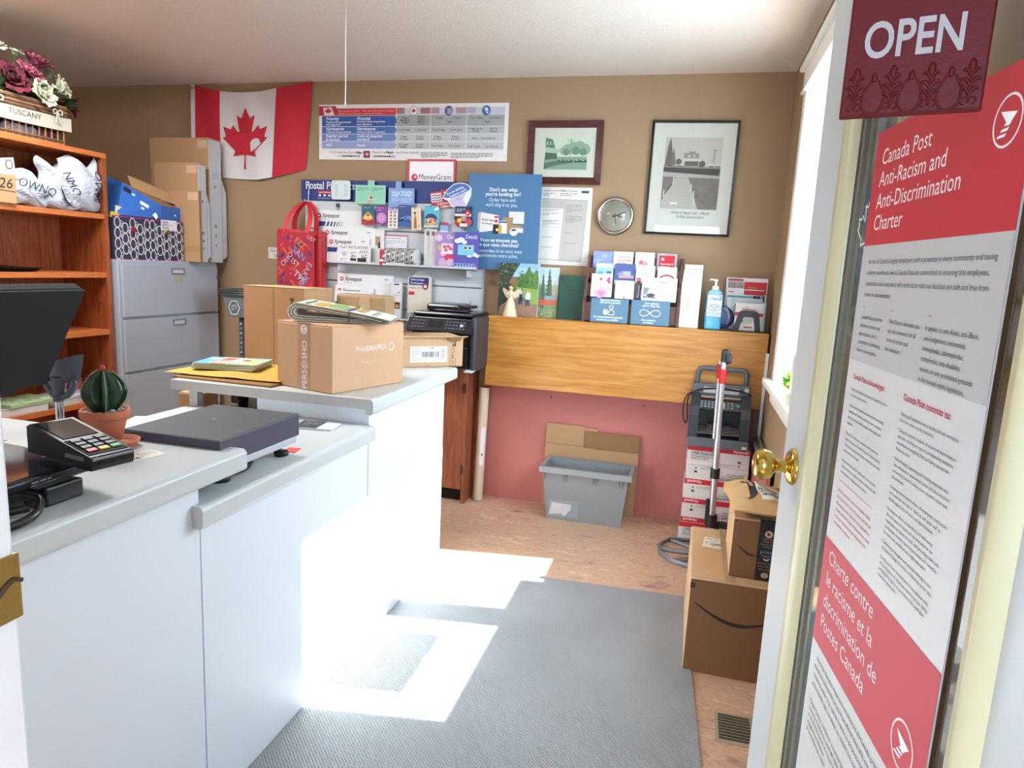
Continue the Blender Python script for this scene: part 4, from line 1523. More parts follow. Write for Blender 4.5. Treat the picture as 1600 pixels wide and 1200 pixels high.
for sd, nm in (('f', 'front_panel'), ('b', 'back_panel'), ('r', 'gusset'), ('l', 'gusset')):
    G().grid(lambda i, j, sd=sd: bagpt(i, j, sd), 16, 10, RB).obj(nm, u)
G().grid(lambda i, j: (bw * i, bd * j, 0.015), 2, 2, RB).obj('base', u)
p = Print(z=0.013)
rn = random.Random(12)
p.rect(0.012, 0.030, bw - 0.008, 0.395, 'A52433')
for i in range(90):
    x, y = rn.uniform(0.03, bw - 0.03), rn.uniform(0.045, 0.38)
    a = math.radians(rn.choice((38, -52)))
    L, W = rn.uniform(0.015, 0.05), rn.uniform(0.008, 0.018)
    c = rn.choice(['7A2350', '5B3A86', 'B83A3A', '9C2A5C', 'C94A34', '46306E', 'D2303A', '8E2240'])
    pts = []
    for sx_, sy_ in ((-1, -1), (1, -1), (1, 1), (-1, 1)):
        pts.append((min(bw - 0.008, max(0.012, x + sx_ * L / 2 * math.cos(a) - sy_ * W / 2 * math.sin(a))), min(0.395, max(0.03, y + sx_ * L / 2 * math.sin(a) + sy_ * W / 2 * math.cos(a)))))
    p.poly(pts, c)
for t, x, y, s_, c, a in (('SAN', 0.115, 0.285, 0.052, '6FA0D8', -38), ('EZZ', 0.130, 0.345, 0.046, 'D98A5A', -38), ('1ST', 0.100, 0.225, 0.042, 'E8B89A', -38), ('OHO', 0.055, 0.185, 0.045, 'D9B0C0', 48), ('T9K', 0.120, 0.145, 0.055, 'E0C4C8', -40),
                          ('EAR', 0.225, 0.225, 0.050, 'D8A0A8', -120), ('KIA', 0.180, 0.070, 0.050, '7F8FD0', 40), ('UST', 0.215, 0.365, 0.034, 'E8B4A0', -30), ):
    p.text(t, x, y, s_, c, rot=a)
p.obj(u, (0, -0.008, 0), UP)
for nm, yy, off in (('handle', -0.006, 0.0), ('handle', bd, 0.02)):
    top = Vector((0.150 + off, 0.080, 0.585))
    g = G()
    for x0_, sg in ((0.062, -1), (0.205, 1)):
        pts = []
        for t in [k / 12 for k in range(13)]:
            x = x0_ + (top.x - x0_) * (t ** 1.6) + sg * 0.018 * math.sin(PI * t)
            y = yy + (top.y - yy) * t
            z = 0.395 + (top.z - 0.395) * (1 - (1 - t) ** 1.35)
            pts.append((x, y, z))
        w2 = 0.017
        vs = []
        for k, q in enumerate(pts):
            t = k / 12
            ww = w2 * (1 - 0.35 * t)
            tw = 0.4 + 0.8 * t
            vs.append((q[0] - ww * math.cos(tw * 0.6), q[1] - ww * math.sin(tw * 0.6), q[2]))
            vs.append((q[0] + ww * math.cos(tw * 0.6), q[1] + ww * math.sin(tw * 0.6), q[2]))
        g.add(vs, [(2 * k, 2 * k + 1, 2 * k + 3, 2 * k + 2) for k in range(12)], RB, True)
    g.obj(nm, u)
u = thing('bag_hook', 'thin white wall hook holding up the red tote bag', 'hook', (-2.322, SF - 0.02, 1.735))
G().tube([(0, 0.0, 0.095), (0, -0.006, 0.05), (0, -0.012, 0.0), (0, -0.045, -0.008), (0, -0.055, 0.006)], 0.0026, M('D8D6D4', 0.35), 8).obj('wire', u)

# ------------------------------------------------------------------ things standing on the oak shelf
TZ = OZ1 + 0.0006
# two small unframed canvases
CV = M('DAD6CC', 0.7)
u = thing('canvas_painting', 'small canvas painting of two children walking on a path under trees', 'painting', (-1.076, 3.828, TZ), (PI / 2 - 0.05, 0, 0))
w, h = 0.233, 0.300
G().box(0, 0, -0.018, w, h, 0, CV, bev=0.001, seg=1).obj('canvas', u)
p = Print(w, h, (80, 66, 735, 908))
p.rect(80, 66, 735, 908, '6B8A3E')
p.rect(250, 66, 735, 280, 'A9CBE6')
p.poly([(300, 66), (735, 66), (735, 150), (420, 140), (340, 230)], '8FBBE0')
rn = random.Random(5)
p.poly([(80, 66), (420, 66), (330, 220), (280, 330), (260, 908), (80, 908)], '33402E')
for i in range(120):
    x, y = rn.uniform(85, 400), rn.uniform(70, 480)
    if x < 410 - (y - 66) * 0.36:
        p.disc(x, y, rn.uniform(6, 15), rn.choice(['3E5038', '54664A', '6E7D60', '2A3626', '8C9678']), n=7)
p.poly([(300, 290), (430, 275), (370, 380), (320, 420), (240, 380)], '8A6A54')
for cx_, w_, t_ in ((575, 130, 100), (690, 90, 140), (480, 80, 230), (640, 120, 210)):
    p.poly([(cx_ - w_, 470), (cx_ - w_ * .55, 260), (cx_, t_), (cx_ + w_ * .45, 260), (min(735, cx_ + w_), 470)], rn.choice(['4F7836', '456B30', '5A8240']))
for i in range(60):
    p.disc(rn.uniform(400, 725), rn.uniform(180, 450), rn.uniform(8, 18), rn.choice(['4F7836', '3C5F2B', '638C47', '456B30']), n=7)
p.poly([(360, 440), (735, 470), (735, 720), (600, 690), (420, 560)], '86A653')
p.poly([(90, 908), (120, 760), (360, 590), (440, 620), (735, 740), (735, 908)], '9A7A68')
for i in range(24):
    x, y = rn.uniform(140, 690), rn.uniform(740, 900)
    p.line([(x, y), (x + rn.uniform(30, 90), y + rn.uniform(-4, 4))], rn.uniform(5, 10), rn.choice(['8A6A5A', 'A98A78', '7E6052']))
for x, top, sh, hd, pn in ((460, 470, 'E0E2E6', '33261F', '2C3A60'), (580, 488, 'D3DDEC', 'D9A566', '33415F')):
    p.disc(x, top + 14, 20, hd)
    p.poly([(x - 42, top + 120), (x - 34, top + 46), (x, top + 34), (x + 36, top + 46), (x + 44, top + 120), (x + 24, top + 150), (x - 26, top + 150)], sh)
    p.poly([(x - 34, top + 150), (x + 28, top + 150), (x + 24, top + 250), (x + 2, top + 250), (x - 2, top + 180), (x - 10, top + 250), (x - 36, top + 250)], pn)
p.poly([(434, 520), (446, 514), (452, 560), (478, 560), (484, 514), (496, 520), (490, 640), (432, 640)], '2C3A60')
p.obj(u, name='paint_layer')
u = thing('canvas_painting', 'small canvas painting of spruce trees above an orange shore, partly hidden', 'painting', (-0.905, 3.858, TZ), (PI / 2 - 0.05, 0, 0))
w, h = 0.172, 0.285
G().box(0, 0, -0.018, w, h, 0, CV, bev=0.001, seg=1).obj('canvas', u)
p = Print(w, h, (590, 160, 1050, 912))
p.rect(590, 160, 1050, 912, 'C9D5DC')
p.poly([(700, 160), (1050, 160), (1050, 300), (760, 330)], 'B5CBE6')
p.rect(590, 420, 1050, 660, 'A8B29A')
for cx_, t_, w_, c in ((810, 250, 70, '51685C'), (905, 180, 80, '4A6056'), (760, 380, 60, '6B8272'), (990, 340, 60, 'A9A987'), (935, 300, 40, '5D7466'), (640, 300, 70, '5B7263')):
    for k in range(7):
        y0_ = t_ + (620 - t_) * k / 7
        ww = w_ * (0.22 + 0.13 * k)
        p.poly([(cx_ - ww, y0_ + 80), (cx_, y0_ - 10), (cx_ + ww, y0_ + 80)], c)
p.poly([(850, 590), (1050, 580), (1050, 640), (840, 640)], '8FA3AE')
p.poly([(590, 650), (1050, 640), (1050, 720), (820, 740), (590, 760)], 'C4684C')
p.poly([(590, 760), (820, 738), (1050, 700), (1050, 912), (590, 912)], '7F9468')
for x in (735, 815):
    p.poly([(x - 34, 740), (x, 800), (x - 8, 730)], '4B5C74')
    p.poly([(x + 30, 740), (x - 6, 800), (x + 4, 730)], '3E4F68')
rn = random.Random(8)
for i in range(40):
    p.disc(rn.uniform(600, 1040), rn.uniform(775, 905), rn.uniform(8, 18), rn.choice(['6C8258', '95A87A', '5B7250', 'A9B68C']), n=7)
p.obj(u, name='paint_layer')

# angel figurine
u = thing('angel_figurine', 'cream angel figurine with spread wings in front of the path painting', 'figurine', (-0.988, 3.782, TZ))
AN = M('DCCFAE', 0.5, n=0.10, s=50, b=0.3)
G().lathe([(0.041, 0), (0.040, 0.006), (0.031, 0.045), (0.021, 0.085), (0.013, 0.105), (0.012, 0.118), (0.016, 0.130), (0.012, 0.143), (0.005, 0.148)], AN, 20).obj('robe', u)
g = G()
g.sphere((0, 0, 0.160), 0.0125, M('D9B99A', 0.5), sz=1.15, n=12)
g.obj('head', u)
g = G()
g.sphere((0, 0.004, 0.165), 0.0135, M('6B4A34', 0.6), sz=1.05, n=12)
g.tube([(0.010, 0.004, 0.160), (0.014, 0.002, 0.145), (0.012, 0, 0.132)], 0.004, M('6B4A34', 0.6), 6)
g.tube([(-0.010, 0.004, 0.160), (-0.014, 0.002, 0.145), (-0.012, 0, 0.132)], 0.004, M('6B4A34', 0.6), 6)
g.obj('hair', u)
for s_ in (-1, 1):
    g = G()
    pts = [(0.004, 0.128), (0.030, 0.150), (0.054, 0.158), (0.052, 0.140), (0.036, 0.110), (0.020, 0.098), (0.008, 0.108)]
    vs = [(s_ * x, 0.014 + 0.10 * x, z) for x, z in pts] + [(s_ * x, 0.019 + 0.10 * x, z) for x, z in pts]
    n = len(pts)
    g.add(vs, [tuple(range(n)), tuple(range(2 * n - 1, n - 1, -1))] + [(i, n + i, n + (i + 1) % n, (i + 1) % n) for i in range(n)], M('E0C9AE', 0.45, n=0.06, s=60))
    g.obj('wing', u)
    G().tube([(s_ * 0.013, -0.002, 0.136), (s_ * 0.020, -0.012, 0.122), (s_ * 0.010, -0.020, 0.116), (0, -0.020, 0.120)], [0.006, 0.0055, 0.0045, 0.004], AN, 8).obj('arm', u)

# dark green book
u = thing('green_book', 'dark green hardcover book standing upright beside the brochure rack', 'book', (-0.725, 3.835, TZ), (PI / 2 - 0.07, 0, 0))
GB = M('1F4A3C', 0.55, n=0.08, s=40, b=0.1)
G().box(0, 0, -0.003, 0.150, 0.246, 0, GB, bev=0.001, seg=1).obj('cover', u)
G().box(0.002, 0.003, -0.016, 0.147, 0.243, -0.003, M('D6CFBE', 0.8)).obj('pages', u)
G().box(0, 0, -0.019, 0.150, 0.246, -0.016, GB, bev=0.001, seg=1).obj('cover', u)
p = Print()
p.greek(0.040, 0.180, 0.120, 1, 0.02, 0.009, '18382E', 1)
p.greek(0.060, 0.158, 0.105, 1, 0.02, 0.009, '18382E', 2)
p.obj(u)

# brochure rack
RW = wood('6E4A3C', '543528', 'Z', 6, 0.5, 0.05, 8)
u = thing('brochure_rack', 'dark brown wooden tiered brochure rack on the oak shelf', 'rack', (-0.572, 3.765, TZ))
w, h, d = 0.520, 0.365, 0.125
for nm, x0_, x1_ in (('side_panel', 0, 0.014), ('side_panel', w - 0.014, w)):
    g = G()
    pr = [(0.0, 0.0), (d, 0.0), (d, h), (d - 0.02, h), (0.02, 0.14), (0, 0.12)]
    vs = [(x0_, y, z) for y, z in pr] + [(x1_, y, z) for y, z in pr]
    n = len(pr)
    g.add(vs, [tuple(range(n))[::-1], tuple(range(n, 2 * n))] + [(i, (i + 1) % n, n + (i + 1) % n, n + i) for i in range(n)], RW)
    g.obj(nm, u)
G().box(0.014, d - 0.010, 0, w - 0.014, d, h - 0.005, RW).obj('back_panel', u)
for k, (y, z, hh) in enumerate(((0.012, 0.006, 0.10), (0.045, 0.140, 0.07), (0.080, 0.235, 0.06))):
    G().box(0.014, y, z, w - 0.014, y + 0.008, z + hh, RW).obj('front_board', u)
    G().box(0.014, y + 0.008, z, w - 0.014, d - 0.010, z + 0.006, RW).obj('shelf', u)


def brochure(label, x0, z0, x1, z1, y, color, tilt=0.12, thick=0.006):
    return wall_card('brochure', label, 'brochure', x0, z0, x1, z1, y, color, thick, 'brochures in the wooden rack', tilt, part='leaflets')


YA, YB2, YC = 3.858, 3.822, 3.786
r, w, h = brochure('periwinkle blue brochure at the top left of the rack', -0.545, 1.362, -0.438, 1.508, YA, '8B9BD6')
p = Print()
p.rect(0.045, h - 0.035, 0.078, h - 0.015, 'A9B6E4')
for i in range(6):
    p.rect(0.006 + i * 0.017, 0, 0.010 + i * 0.017, h, '97A6DC')
p.greek(0.010, h - 0.050, 0.060, 2, 0.010, 0.004, 'C2CCEE', 1)
p.obj(r)
r, w, h = brochure('cream brochure with red sending packages lettering in the top row', -0.434, 1.362, -0.326, 1.510, YA, 'E2DDD2')
p = Print()
p.lines(['Sending', 'packages', 'in the', 'community'], 0.028, h - 0.034, 0.021, 0.018, 'C9605A')
p.rect(0.0, 0.0, w, 0.055, 'CFCDB4')
p.obj(r)
r, w, h = brochure('white brochure with a small pink drawing in the top row', -0.314, 1.362, -0.210, 1.511, YA, 'E2DFDA')
p = Print()
p.ring(0.020, h - 0.018, 0.005, 0.0015, 'C05A60')
p.greek(0.030, h - 0.020, 0.050, 1, 0.01, 0.004, 'A8A6A6', 1)
p.disc(0.036, h - 0.060, 0.018, 'D9A8B0')
p.disc(0.056, h - 0.062, 0.014, 'CFA0A8')
p.disc(0.034, h - 0.054, 0.010, 'B9707C')
p.obj(r)
r, w, h = brochure('grey brochure with a red panel at the top right of the rack', -0.196, 1.362, -0.090, 1.510, YA, 'A9A4AA')
p = Print()
p.rect(0.012, 0.052, 0.094, h - 0.012, 'C8242F')
p.disc(0.030, h - 0.032, 0.009, 'F0E6E4')
p.poly([(0.026, h - 0.037), (0.036, h - 0.032), (0.026, h - 0.027)], 'C8242F')
p.text('Removing &', 0.020, h - 0.062, 0.014, 'F0E0DE', bold=True)
p.text('reducing', 0.020, h - 0.076, 0.014, 'F0E0DE', bold=True)
p.greek(0.012, h - 0.010, 0.060, 1, 0.01, 0.006, 'D4CED2', 2)
p.obj(r)
r, w, h = brochure('pale blue and white brochure with tiny trees, middle row left', -0.522, 1.264, -0.427, 1.442, YB2, 'DCE4E8')
p = Print()
p.rect(0, 0.05, w, h - 0.022, '9CC7E0')
p.rect(0.008, h - 0.068, 0.040, h - 0.046, '6FA0C8')
for x in (0.066, 0.078):
    p.rect(x, h - 0.070, x + 0.002, h - 0.048, '3D4F5E')
    p.disc(x + 0.001, h - 0.048, 0.006, '3D4F5E')
p.obj(r)
r, w, h = brochure('blue brochure with a harbour scene, second in the middle row', -0.418, 1.264, -0.308, 1.444, YB2, '54639E')
p = Print()
p.rect(0, 0, w, 0.082, '9FAF9A')
p.rect(0, 0.076, w, 0.090, 'B9CBD8')
p.poly([(0.010, h - 0.060), (0.040, h - 0.040), (0.070, h - 0.044), (0.072, h - 0.060)], '8C9CC8')
p.rect(0.050, h - 0.062, 0.088, h - 0.040, 'A9B6D8')
p.rect(0.024, h - 0.078, 0.105, h - 0.062, 'C99C94')
p.poly([(0.0, 0.05), (0.05, 0.06), (0.11, 0.045), (0.11, 0.03), (0, 0.03)], '5E7A54')
p.obj(r)
r, w, h = brochure('white brochure with red picture squares, third in the middle row', -0.302, 1.264, -0.200, 1.440, YB2, 'E0DCDA')
p = Print()
p.greek(0.012, h - 0.026, 0.092, 3, 0.012, 0.004, 'B4A8B0', 1)
for x, c in ((0.008, 'C03A46'), (0.038, '8F4A60'), (0.068, 'C85A50')):
    p.rect(x, h - 0.098, x + 0.020, h - 0.070, c)
    p.disc(x + 0.010, h - 0.080, 0.006, 'E4C8C0')
p.obj(r)
r, w, h = brochure('white brochure with a red prohibition ring, right end of the middle row', -0.186, 1.264, -0.084, 1.437, YB2, 'E2E0DC')
p = Print()
p.ring(0.052, h - 0.092, 0.052, 0.008, 'C03038')
for i in range(7):
    a = i * 0.9
    p.disc(0.052 + 0.018 * math.cos(a), h - 0.075 + 0.010 * math.sin(a), 0.007, ('35383A', '7F8C7A', 'A24A44')[i % 3])
p.line([(0.016, h - 0.056), (0.088, h - 0.128)], 0.007, 'C03038')
p.obj(r)
r, w, h = brochure('white brochure with a large pink peony, front row left', -0.536, 1.258, -0.422, 1.384, YC, 'E6E2E2')
p = Print()
for x, y, rr in ((0.050, 0.010, 0.026), (0.072, 0.018, 0.024), (0.034, 0.014, 0.018), (0.060, 0.030, 0.022)):
    p.disc(x, y + 0.006, rr * 0.9, 'D9A9C4')
for x, y in ((0.050, 0.024), (0.066, 0.022), (0.058, 0.012)):
    p.disc(x, y, 0.010, 'C987AE')
p.line([(0.075, 0.096), (0.086, 0.050)], 0.003, 'C9A890')
p.line([(0.098, 0.050), (0.110, 0.040), (0.100, 0.030)], 0.003, '5A6A50')
for x, y in ((0.052, 0.098), (0.090, 0.092), (0.096, 0.102), (0.098, 0.082)):
    p.disc(x, y, 0.008, 'B8518A')
p.greek(0.010, 0.065, 0.050, 2, 0.009, 0.003, 'BEB6C0', 1)
p.obj(r)
r, w, h = brochure('white brochure with a thin outlined drawing, second in the front row', -0.404, 1.254, -0.302, 1.350, YC, 'E8E6E4')
p = Print()
p.line([(0.030, 0.006), (0.032, 0.074), (0.066, 0.074), (0.068, 0.006), (0.030, 0.006)], 0.0012, 'A8A4A8')
p.disc(0.052, 0.008, 0.005, 'C04A50')
p.disc(0.050, 0.080, 0.004, 'C9B060')
p.greek(0.036, 0.060, 0.064, 5, 0.010, 0.002, 'B4B0B4', 1)
p.obj(r)
r, w, h = brochure('dark charcoal brochure squeezed between two white ones in the front row', -0.300, 1.256, -0.258, 1.345, YC + 0.006, '4A434C')
p = Print()
p.text('Pickup point', 0.026, 0.010, 0.013, 'C9C2CC', rot=90)
p.text('services', 0.040, 0.010, 0.013, 'C9C2CC', rot=90)
p.obj(r)
r, w, h = brochure('wide white card with a black and white photo, front row right', -0.260, 1.250, -0.076, 1.377, YC - 0.006, 'E2E0DE')
p = Print(w, h, (497, 280, 795, 486))
p.text('FlexDelivery', 525, 327, 22, 'C87A70', fit=96)
p.rect(641, 305, 742, 342, 'D0CDC6')
p.greek(648, 322, 735, 1, 10, 9, 'AAA79E', 2)
p.rect(512, 365, 620, 458, 'B4B4B6')
p.poly([(512, 365), (560, 375), (540, 420), (512, 430)], '8E8E92')
p.disc(590, 400, 34, 'D9D9DA', 30)
p.poly([(540, 430), (580, 415), (615, 425), (600, 450), (560, 455)], '4E4E54')
p.poly([(512, 440), (560, 452), (620, 448), (620, 458), (512, 458)], '77777C')
p.lines(['A convenient', 'way to send', 'a parcel'], 652, 408, 22, 19, 'A27A7A')
p.obj(r)
r, w, h = wall_card('counter_card', 'slate blue card about aggressive behaviour with a hand and person icon', 'card', -0.526, 1.122, -0.322, 1.252, 3.762, '5D7E98', 0.002, 'slate blue courtesy cards', 0.03)
p = Print(w, h, (58, 448, 378, 662))
p.text('Aggressive behaviour', 222, 470, 26, 'E4EAF0', 'c', True, fit=178)
p.text('will not be tolerated.', 222, 492, 26, 'E4EAF0', 'c', True, fit=176)
p.ring(234, 524, 19, 5, 'E8EDF2')
p.line([(212, 592), (214, 560), (232, 548), (252, 552), (260, 566), (260, 592), (212, 592)], 5, 'E8EDF2')
p.poly([(168, 560), (178, 538), (188, 560), (196, 540), (204, 556), (210, 574), (196, 594), (176, 594), (166, 578)], 'E8EDF2')
p.line([(178, 588), (206, 560)], 4, '5D7E98')
p.text('Les comportements agressifs', 210, 622, 26, 'E4EAF0', 'c', True, fit=250)
p.text('ne seront pas tolérés.', 208, 646, 26, 'E4EAF0', 'c', True, fit=186)
p.obj(r)
r, w, h = wall_card('counter_card', 'slate blue card about patience with an infinity heart symbol', 'card', -0.306, 1.122, -0.102, 1.254, 3.758, '5D7E98', 0.002, 'slate blue courtesy cards', 0.03)
p = Print(w, h, (406, 460, 730, 686))
p.text('Your patience', 576, 494, 26, 'E4EAF0', 'c', True, fit=120)
p.text('goes a long way.', 576, 516, 26, 'E4EAF0', 'c', True, fit=146)
pts = [(566 + 86 * math.cos(t) / (1 + 0.35 * math.sin(t) ** 2), 575 + 60 * math.sin(t) * math.cos(t)) for t in [2 * PI * i / 40 for i in range(41)]]
p.line(pts, 6, 'EEF1F4')
for sx_ in (-1, 1):
    p.line([(566 + sx_ * 84, 566), (566 + sx_ * 72, 574), (566 + sx_ * 86, 583)], 5, '5D7E98')
p.text('Avec patience,', 560, 648, 26, 'E4EAF0', 'c', True, fit=124)
p.text('ça avance.', 560, 670, 26, 'E4EAF0', 'c', True, fit=92)
p.obj(r)

# stack of white envelopes standing in an open box
u = thing('envelope_box', 'upright stack of long white window envelopes right of the brochure rack', 'envelopes', (-0.052, 3.790, TZ), (-0.03, 0, 0))
for k, (y, z, hh, c) in enumerate(((0.0, 0.0, 0.245, 'E2E2E2'), (0.020, 0.0, 0.285, 'DADADA'), (0.040, 0.0, 0.312, 'D8D3CE'), (0.060, 0.0, 0.338, 'DBD5CE'))):
    G().box(0.000 + 0.002 * k, y, z, 0.101 + 0.001 * k, y + 0.018, z + hh, M(c, 0.55), bev=0.002, seg=1).obj('envelope', u)
p = Print()
p.rect(0.028, 0.085, 0.050, 0.170, 'C3CBB0')
p.greek(0.020, 0.215, 0.026, 2, 0.010, 0.004, 'B4B4B4', 2)
p.obj(u, (0, -0.0004, 0), UP)

# hand sanitiser bottle
u = thing('sanitizer_bottle', 'clear blue hand sanitizer pump bottle on the oak shelf', 'bottle', (0.122, 3.775, TZ))
LQ = M('3F9FC4', 0.12, n=0.03, s=30, coat=0.6)
G().box(-0.042, -0.026, 0, 0.042, 0.026, 0.190, LQ, bev=0.012, seg=3).obj('liquid_body', u)
G().lathe([(0.040, 0.186), (0.036, 0.198), (0.024, 0.208), (0.016, 0.212)], M('8FC3D4', 0.1, coat=0.6), 20, Matrix.Diagonal((1, 0.66, 1, 1))).obj('shoulder', u)
G().lathe([(0.017, 0.210), (0.017, 0.226), (0.013, 0.230), (0.006, 0.231), (0.006, 0.256), (0.0001, 0.257)], M('ECECE8', 0.35), 20).obj('pump_collar', u)
g = G()
g.box(-0.012, -0.009, 0.254, 0.010, 0.009, 0.264, M('ECECE8', 0.35), bev=0.003)
g.tube([(-0.010, 0, 0.261), (-0.026, 0, 0.263), (-0.031, 0, 0.257)], 0.0042, M('ECECE8', 0.35), 8)
g.obj('pump_head', u)
p = Print(0.080, 0.175, (1036, 430, 1168, 690), z=0.0)
p.rect(1044, 432, 1164, 600, 'D3E4EE')
p.poly([(1110, 432), (1164, 440), (1164, 470), (1140, 445)], '7FA8D0')
p.text('Cleanse', 1062, 472, 34, '2F4A86', bold=True, ital=0.2, fit=96)
p.ring(1105, 530, 52, 5, '4B6EA8', 27)
p.text('Hand gel', 1105, 528, 20, '2E3A66', 'c', True)
p.text('70%', 1105, 546, 18, '2E3A66', 'c', True)
p.greek(1054, 574, 1158, 6, 11, 5, '5F86A8', 2)
p.obj(u, (-0.040, -0.0264, 0.010), UP)

# round blue disc behind the bottle
u = thing('tape_dispenser', 'round dark blue tape dispenser behind the sanitizer bottle', 'dispenser', (0.166, 3.815, TZ))
G().lathe([(0.030, -0.014), (0.060, -0.014), (0.064, -0.010), (0.064, 0.010), (0.060, 0.014), (0.030, 0.014)], M('1F2A5C', 0.25, coat=0.4), 32, Matrix.Translation((0, 0, 0.066)) @ Matrix.Rotation(PI / 2, 4, 'X')).obj('wheel', u)
G().cyl((0, -0.016, 0.066), (0, 0.016, 0.066), 0.030, M('2D3F86', 0.2, coat=0.5), n=24).obj('hub', u)
G().box(-0.05, -0.018, 0, 0.05, 0.018, 0.010, M('15161C', 0.4), bev=0.002).obj('base', u)

# pamphlet holder at the right end
u = thing('pamphlet_holder', 'black wire-slot pamphlet holder at the right end of the oak shelf', 'holder', (0.226, 3.765, TZ))
BK = M('19191B', 0.4)
g = G()
ar = [(0, 0), (0.028, 0), (0.046, 0.070), (0.052, 0.078), (0.094, 0.078), (0.100, 0.070), (0.112, 0), (0.140, 0), (0.126, 0.094), (0.112, 0.110), (0.034, 0.110), (0.022, 0.094)]
n = len(ar)
vs = [(x, 0.0, z) for x, z in ar] + [(x, 0.006, z) for x, z in ar]
g.add(vs, [tuple(range(n)), tuple(range(2 * n - 1, n - 1, -1))] + [(i, n + i, n + (i + 1) % n, (i + 1) % n) for i in range(n)], BK)
g.obj('front_plate', u)
G().box(0, 0.006, 0, 0.150, 0.125, 0.004, BK).obj('base', u)
for k, y in enumerate((0.046, 0.081, 0.110)):
    G().box(0.004, y, 0.004, 0.150, y + 0.003, 0.14 + 0.05 * k, BK, bev=0.001, seg=1).obj('divider', u)


def pamph(label, x0, z0, x1, z1, y, color, thick=0.006):
    return wall_card('pamphlet', label, 'pamphlet', x0, z0, x1, z1, y, color, thick, 'pamphlets in the black holder', 0.02, part='leaflets')


r, w, h = pamph('white delivery pamphlet with a red band at the front of the black holder', 0.232, TZ + 0.006, 0.372, 1.268, 3.784, 'E0DEDC', 0.010)
p = Print(w, h, (1255, 492, 1545, 745))
p.text('FlexDelivery', 1325, 560, 36, 'C03A3A', bold=True, fit=142)
p.greek(1350, 532, 1440, 1, 8, 8, 'B4B0AE', 1)
p.rect(1255, 578, 1545, 610, 'C03338')
p.disc(1325, 655, 18, 'BE3A40')
p.rect(1345, 630, 1440, 690, 'C9C7C4')
p.rect(1360, 705, 1445, 720, 'C04A48')
p.obj(r)
r, w, h = pamph('pale teal pamphlets sticking out behind the delivery pamphlet', 0.236, TZ + 0.006, 0.385, 1.276, 3.803, 'B9CFD4', 0.008)
r, w, h = pamph('white pamphlet with a teal stripe and dark tab in the black holder', 0.188, TZ + 0.006, 0.368, 1.310, 3.840, 'D6DAD8', 0.006)
p = Print()
p.rect(0, h - 0.016, w, h - 0.005, '3F9AA2')
p.rect(w - 0.050, h - 0.018, w - 0.002, h - 0.003, '2A2C34')
p.disc(w - 0.010, h - 0.011, 0.004, 'C9D0D4')
p.obj(r)
r, w, h = pamph('white and crimson pamphlets leaning in the middle of the black holder', 0.183, TZ + 0.006, 0.372, 1.338, 3.854, 'DAD4D2', 0.006)
p = Print()
p.rect(0.088, h - 0.050, w, h - 0.004, 'B02440')
p.greek(0.010, h - 0.018, 0.070, 1, 0.010, 0.006, 'C06A70', 1)
p.obj(r)
r, w, h = pamph('tallest pamphlet with a red block and grey panel at the back of the holder', 0.178, TZ + 0.006, 0.388, 1.398, 3.868, 'DCD4CE', 0.008)
p = Print()
p.rect(0.092, h - 0.085, w - 0.004, h - 0.020, 'BE2C38')
p.rect(0.008, h - 0.055, 0.090, h - 0.016, 'B9AEB0')
p.bars(0.010, h - 0.054, 0.088, h - 0.024, '8E8288', 3)
p.rect(0.008, h - 0.016, 0.085, h - 0.006, 'A84A52')
for i in range(4):
    p.rect(0.110 + i * 0.01, h - 0.050 - i * 0.008, 0.160, h - 0.048 - i * 0.008, 'D8A03A')
p.obj(r)

# ------------------------------------------------------------------ along the back wall and the right wall, on the floor
CB = M('B08A62', 0.75, n=0.05, s=50, b=0.08)
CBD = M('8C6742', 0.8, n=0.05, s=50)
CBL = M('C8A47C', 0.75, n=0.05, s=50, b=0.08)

# flattened carton
u = thing('flattened_carton', 'flattened brown cardboard carton leaning on the pink board behind the grey tote', 'carton', (-0.755, 3.850, 0.002), (-0.055, 0, 0))
G().box(0, 0, 0, 0.545, 0.006, 0.380, CB).obj('panel', u)
G().box(0, 0.001, 0.382, 0.226, 0.006, 0.500, CB).obj('flap', u)
G().box(0.228, -0.006, 0.378, 0.545, 0.000, 0.474, CBD).obj('flap', u)
G().box(0.226, 0.004, 0.474, 0.300, 0.008, 0.492, CB).obj('flap', u)

# grey tote
TG = M('85888B', 0.5, n=0.04, s=30)
u = thing('plastic_tote', 'empty grey plastic mail tote on the floor in front of flattened cardboard', 'tote', (-0.475, 3.73, 0))
hx0, hy0, hx1, hy1, hz = 0.210, 0.078, 0.238, 0.108, 0.305
g = G()


def ring4(hx, hy, z):
    return [(-hx, -hy, z), (hx, -hy, z), (hx, hy, z), (-hx, hy, z)]


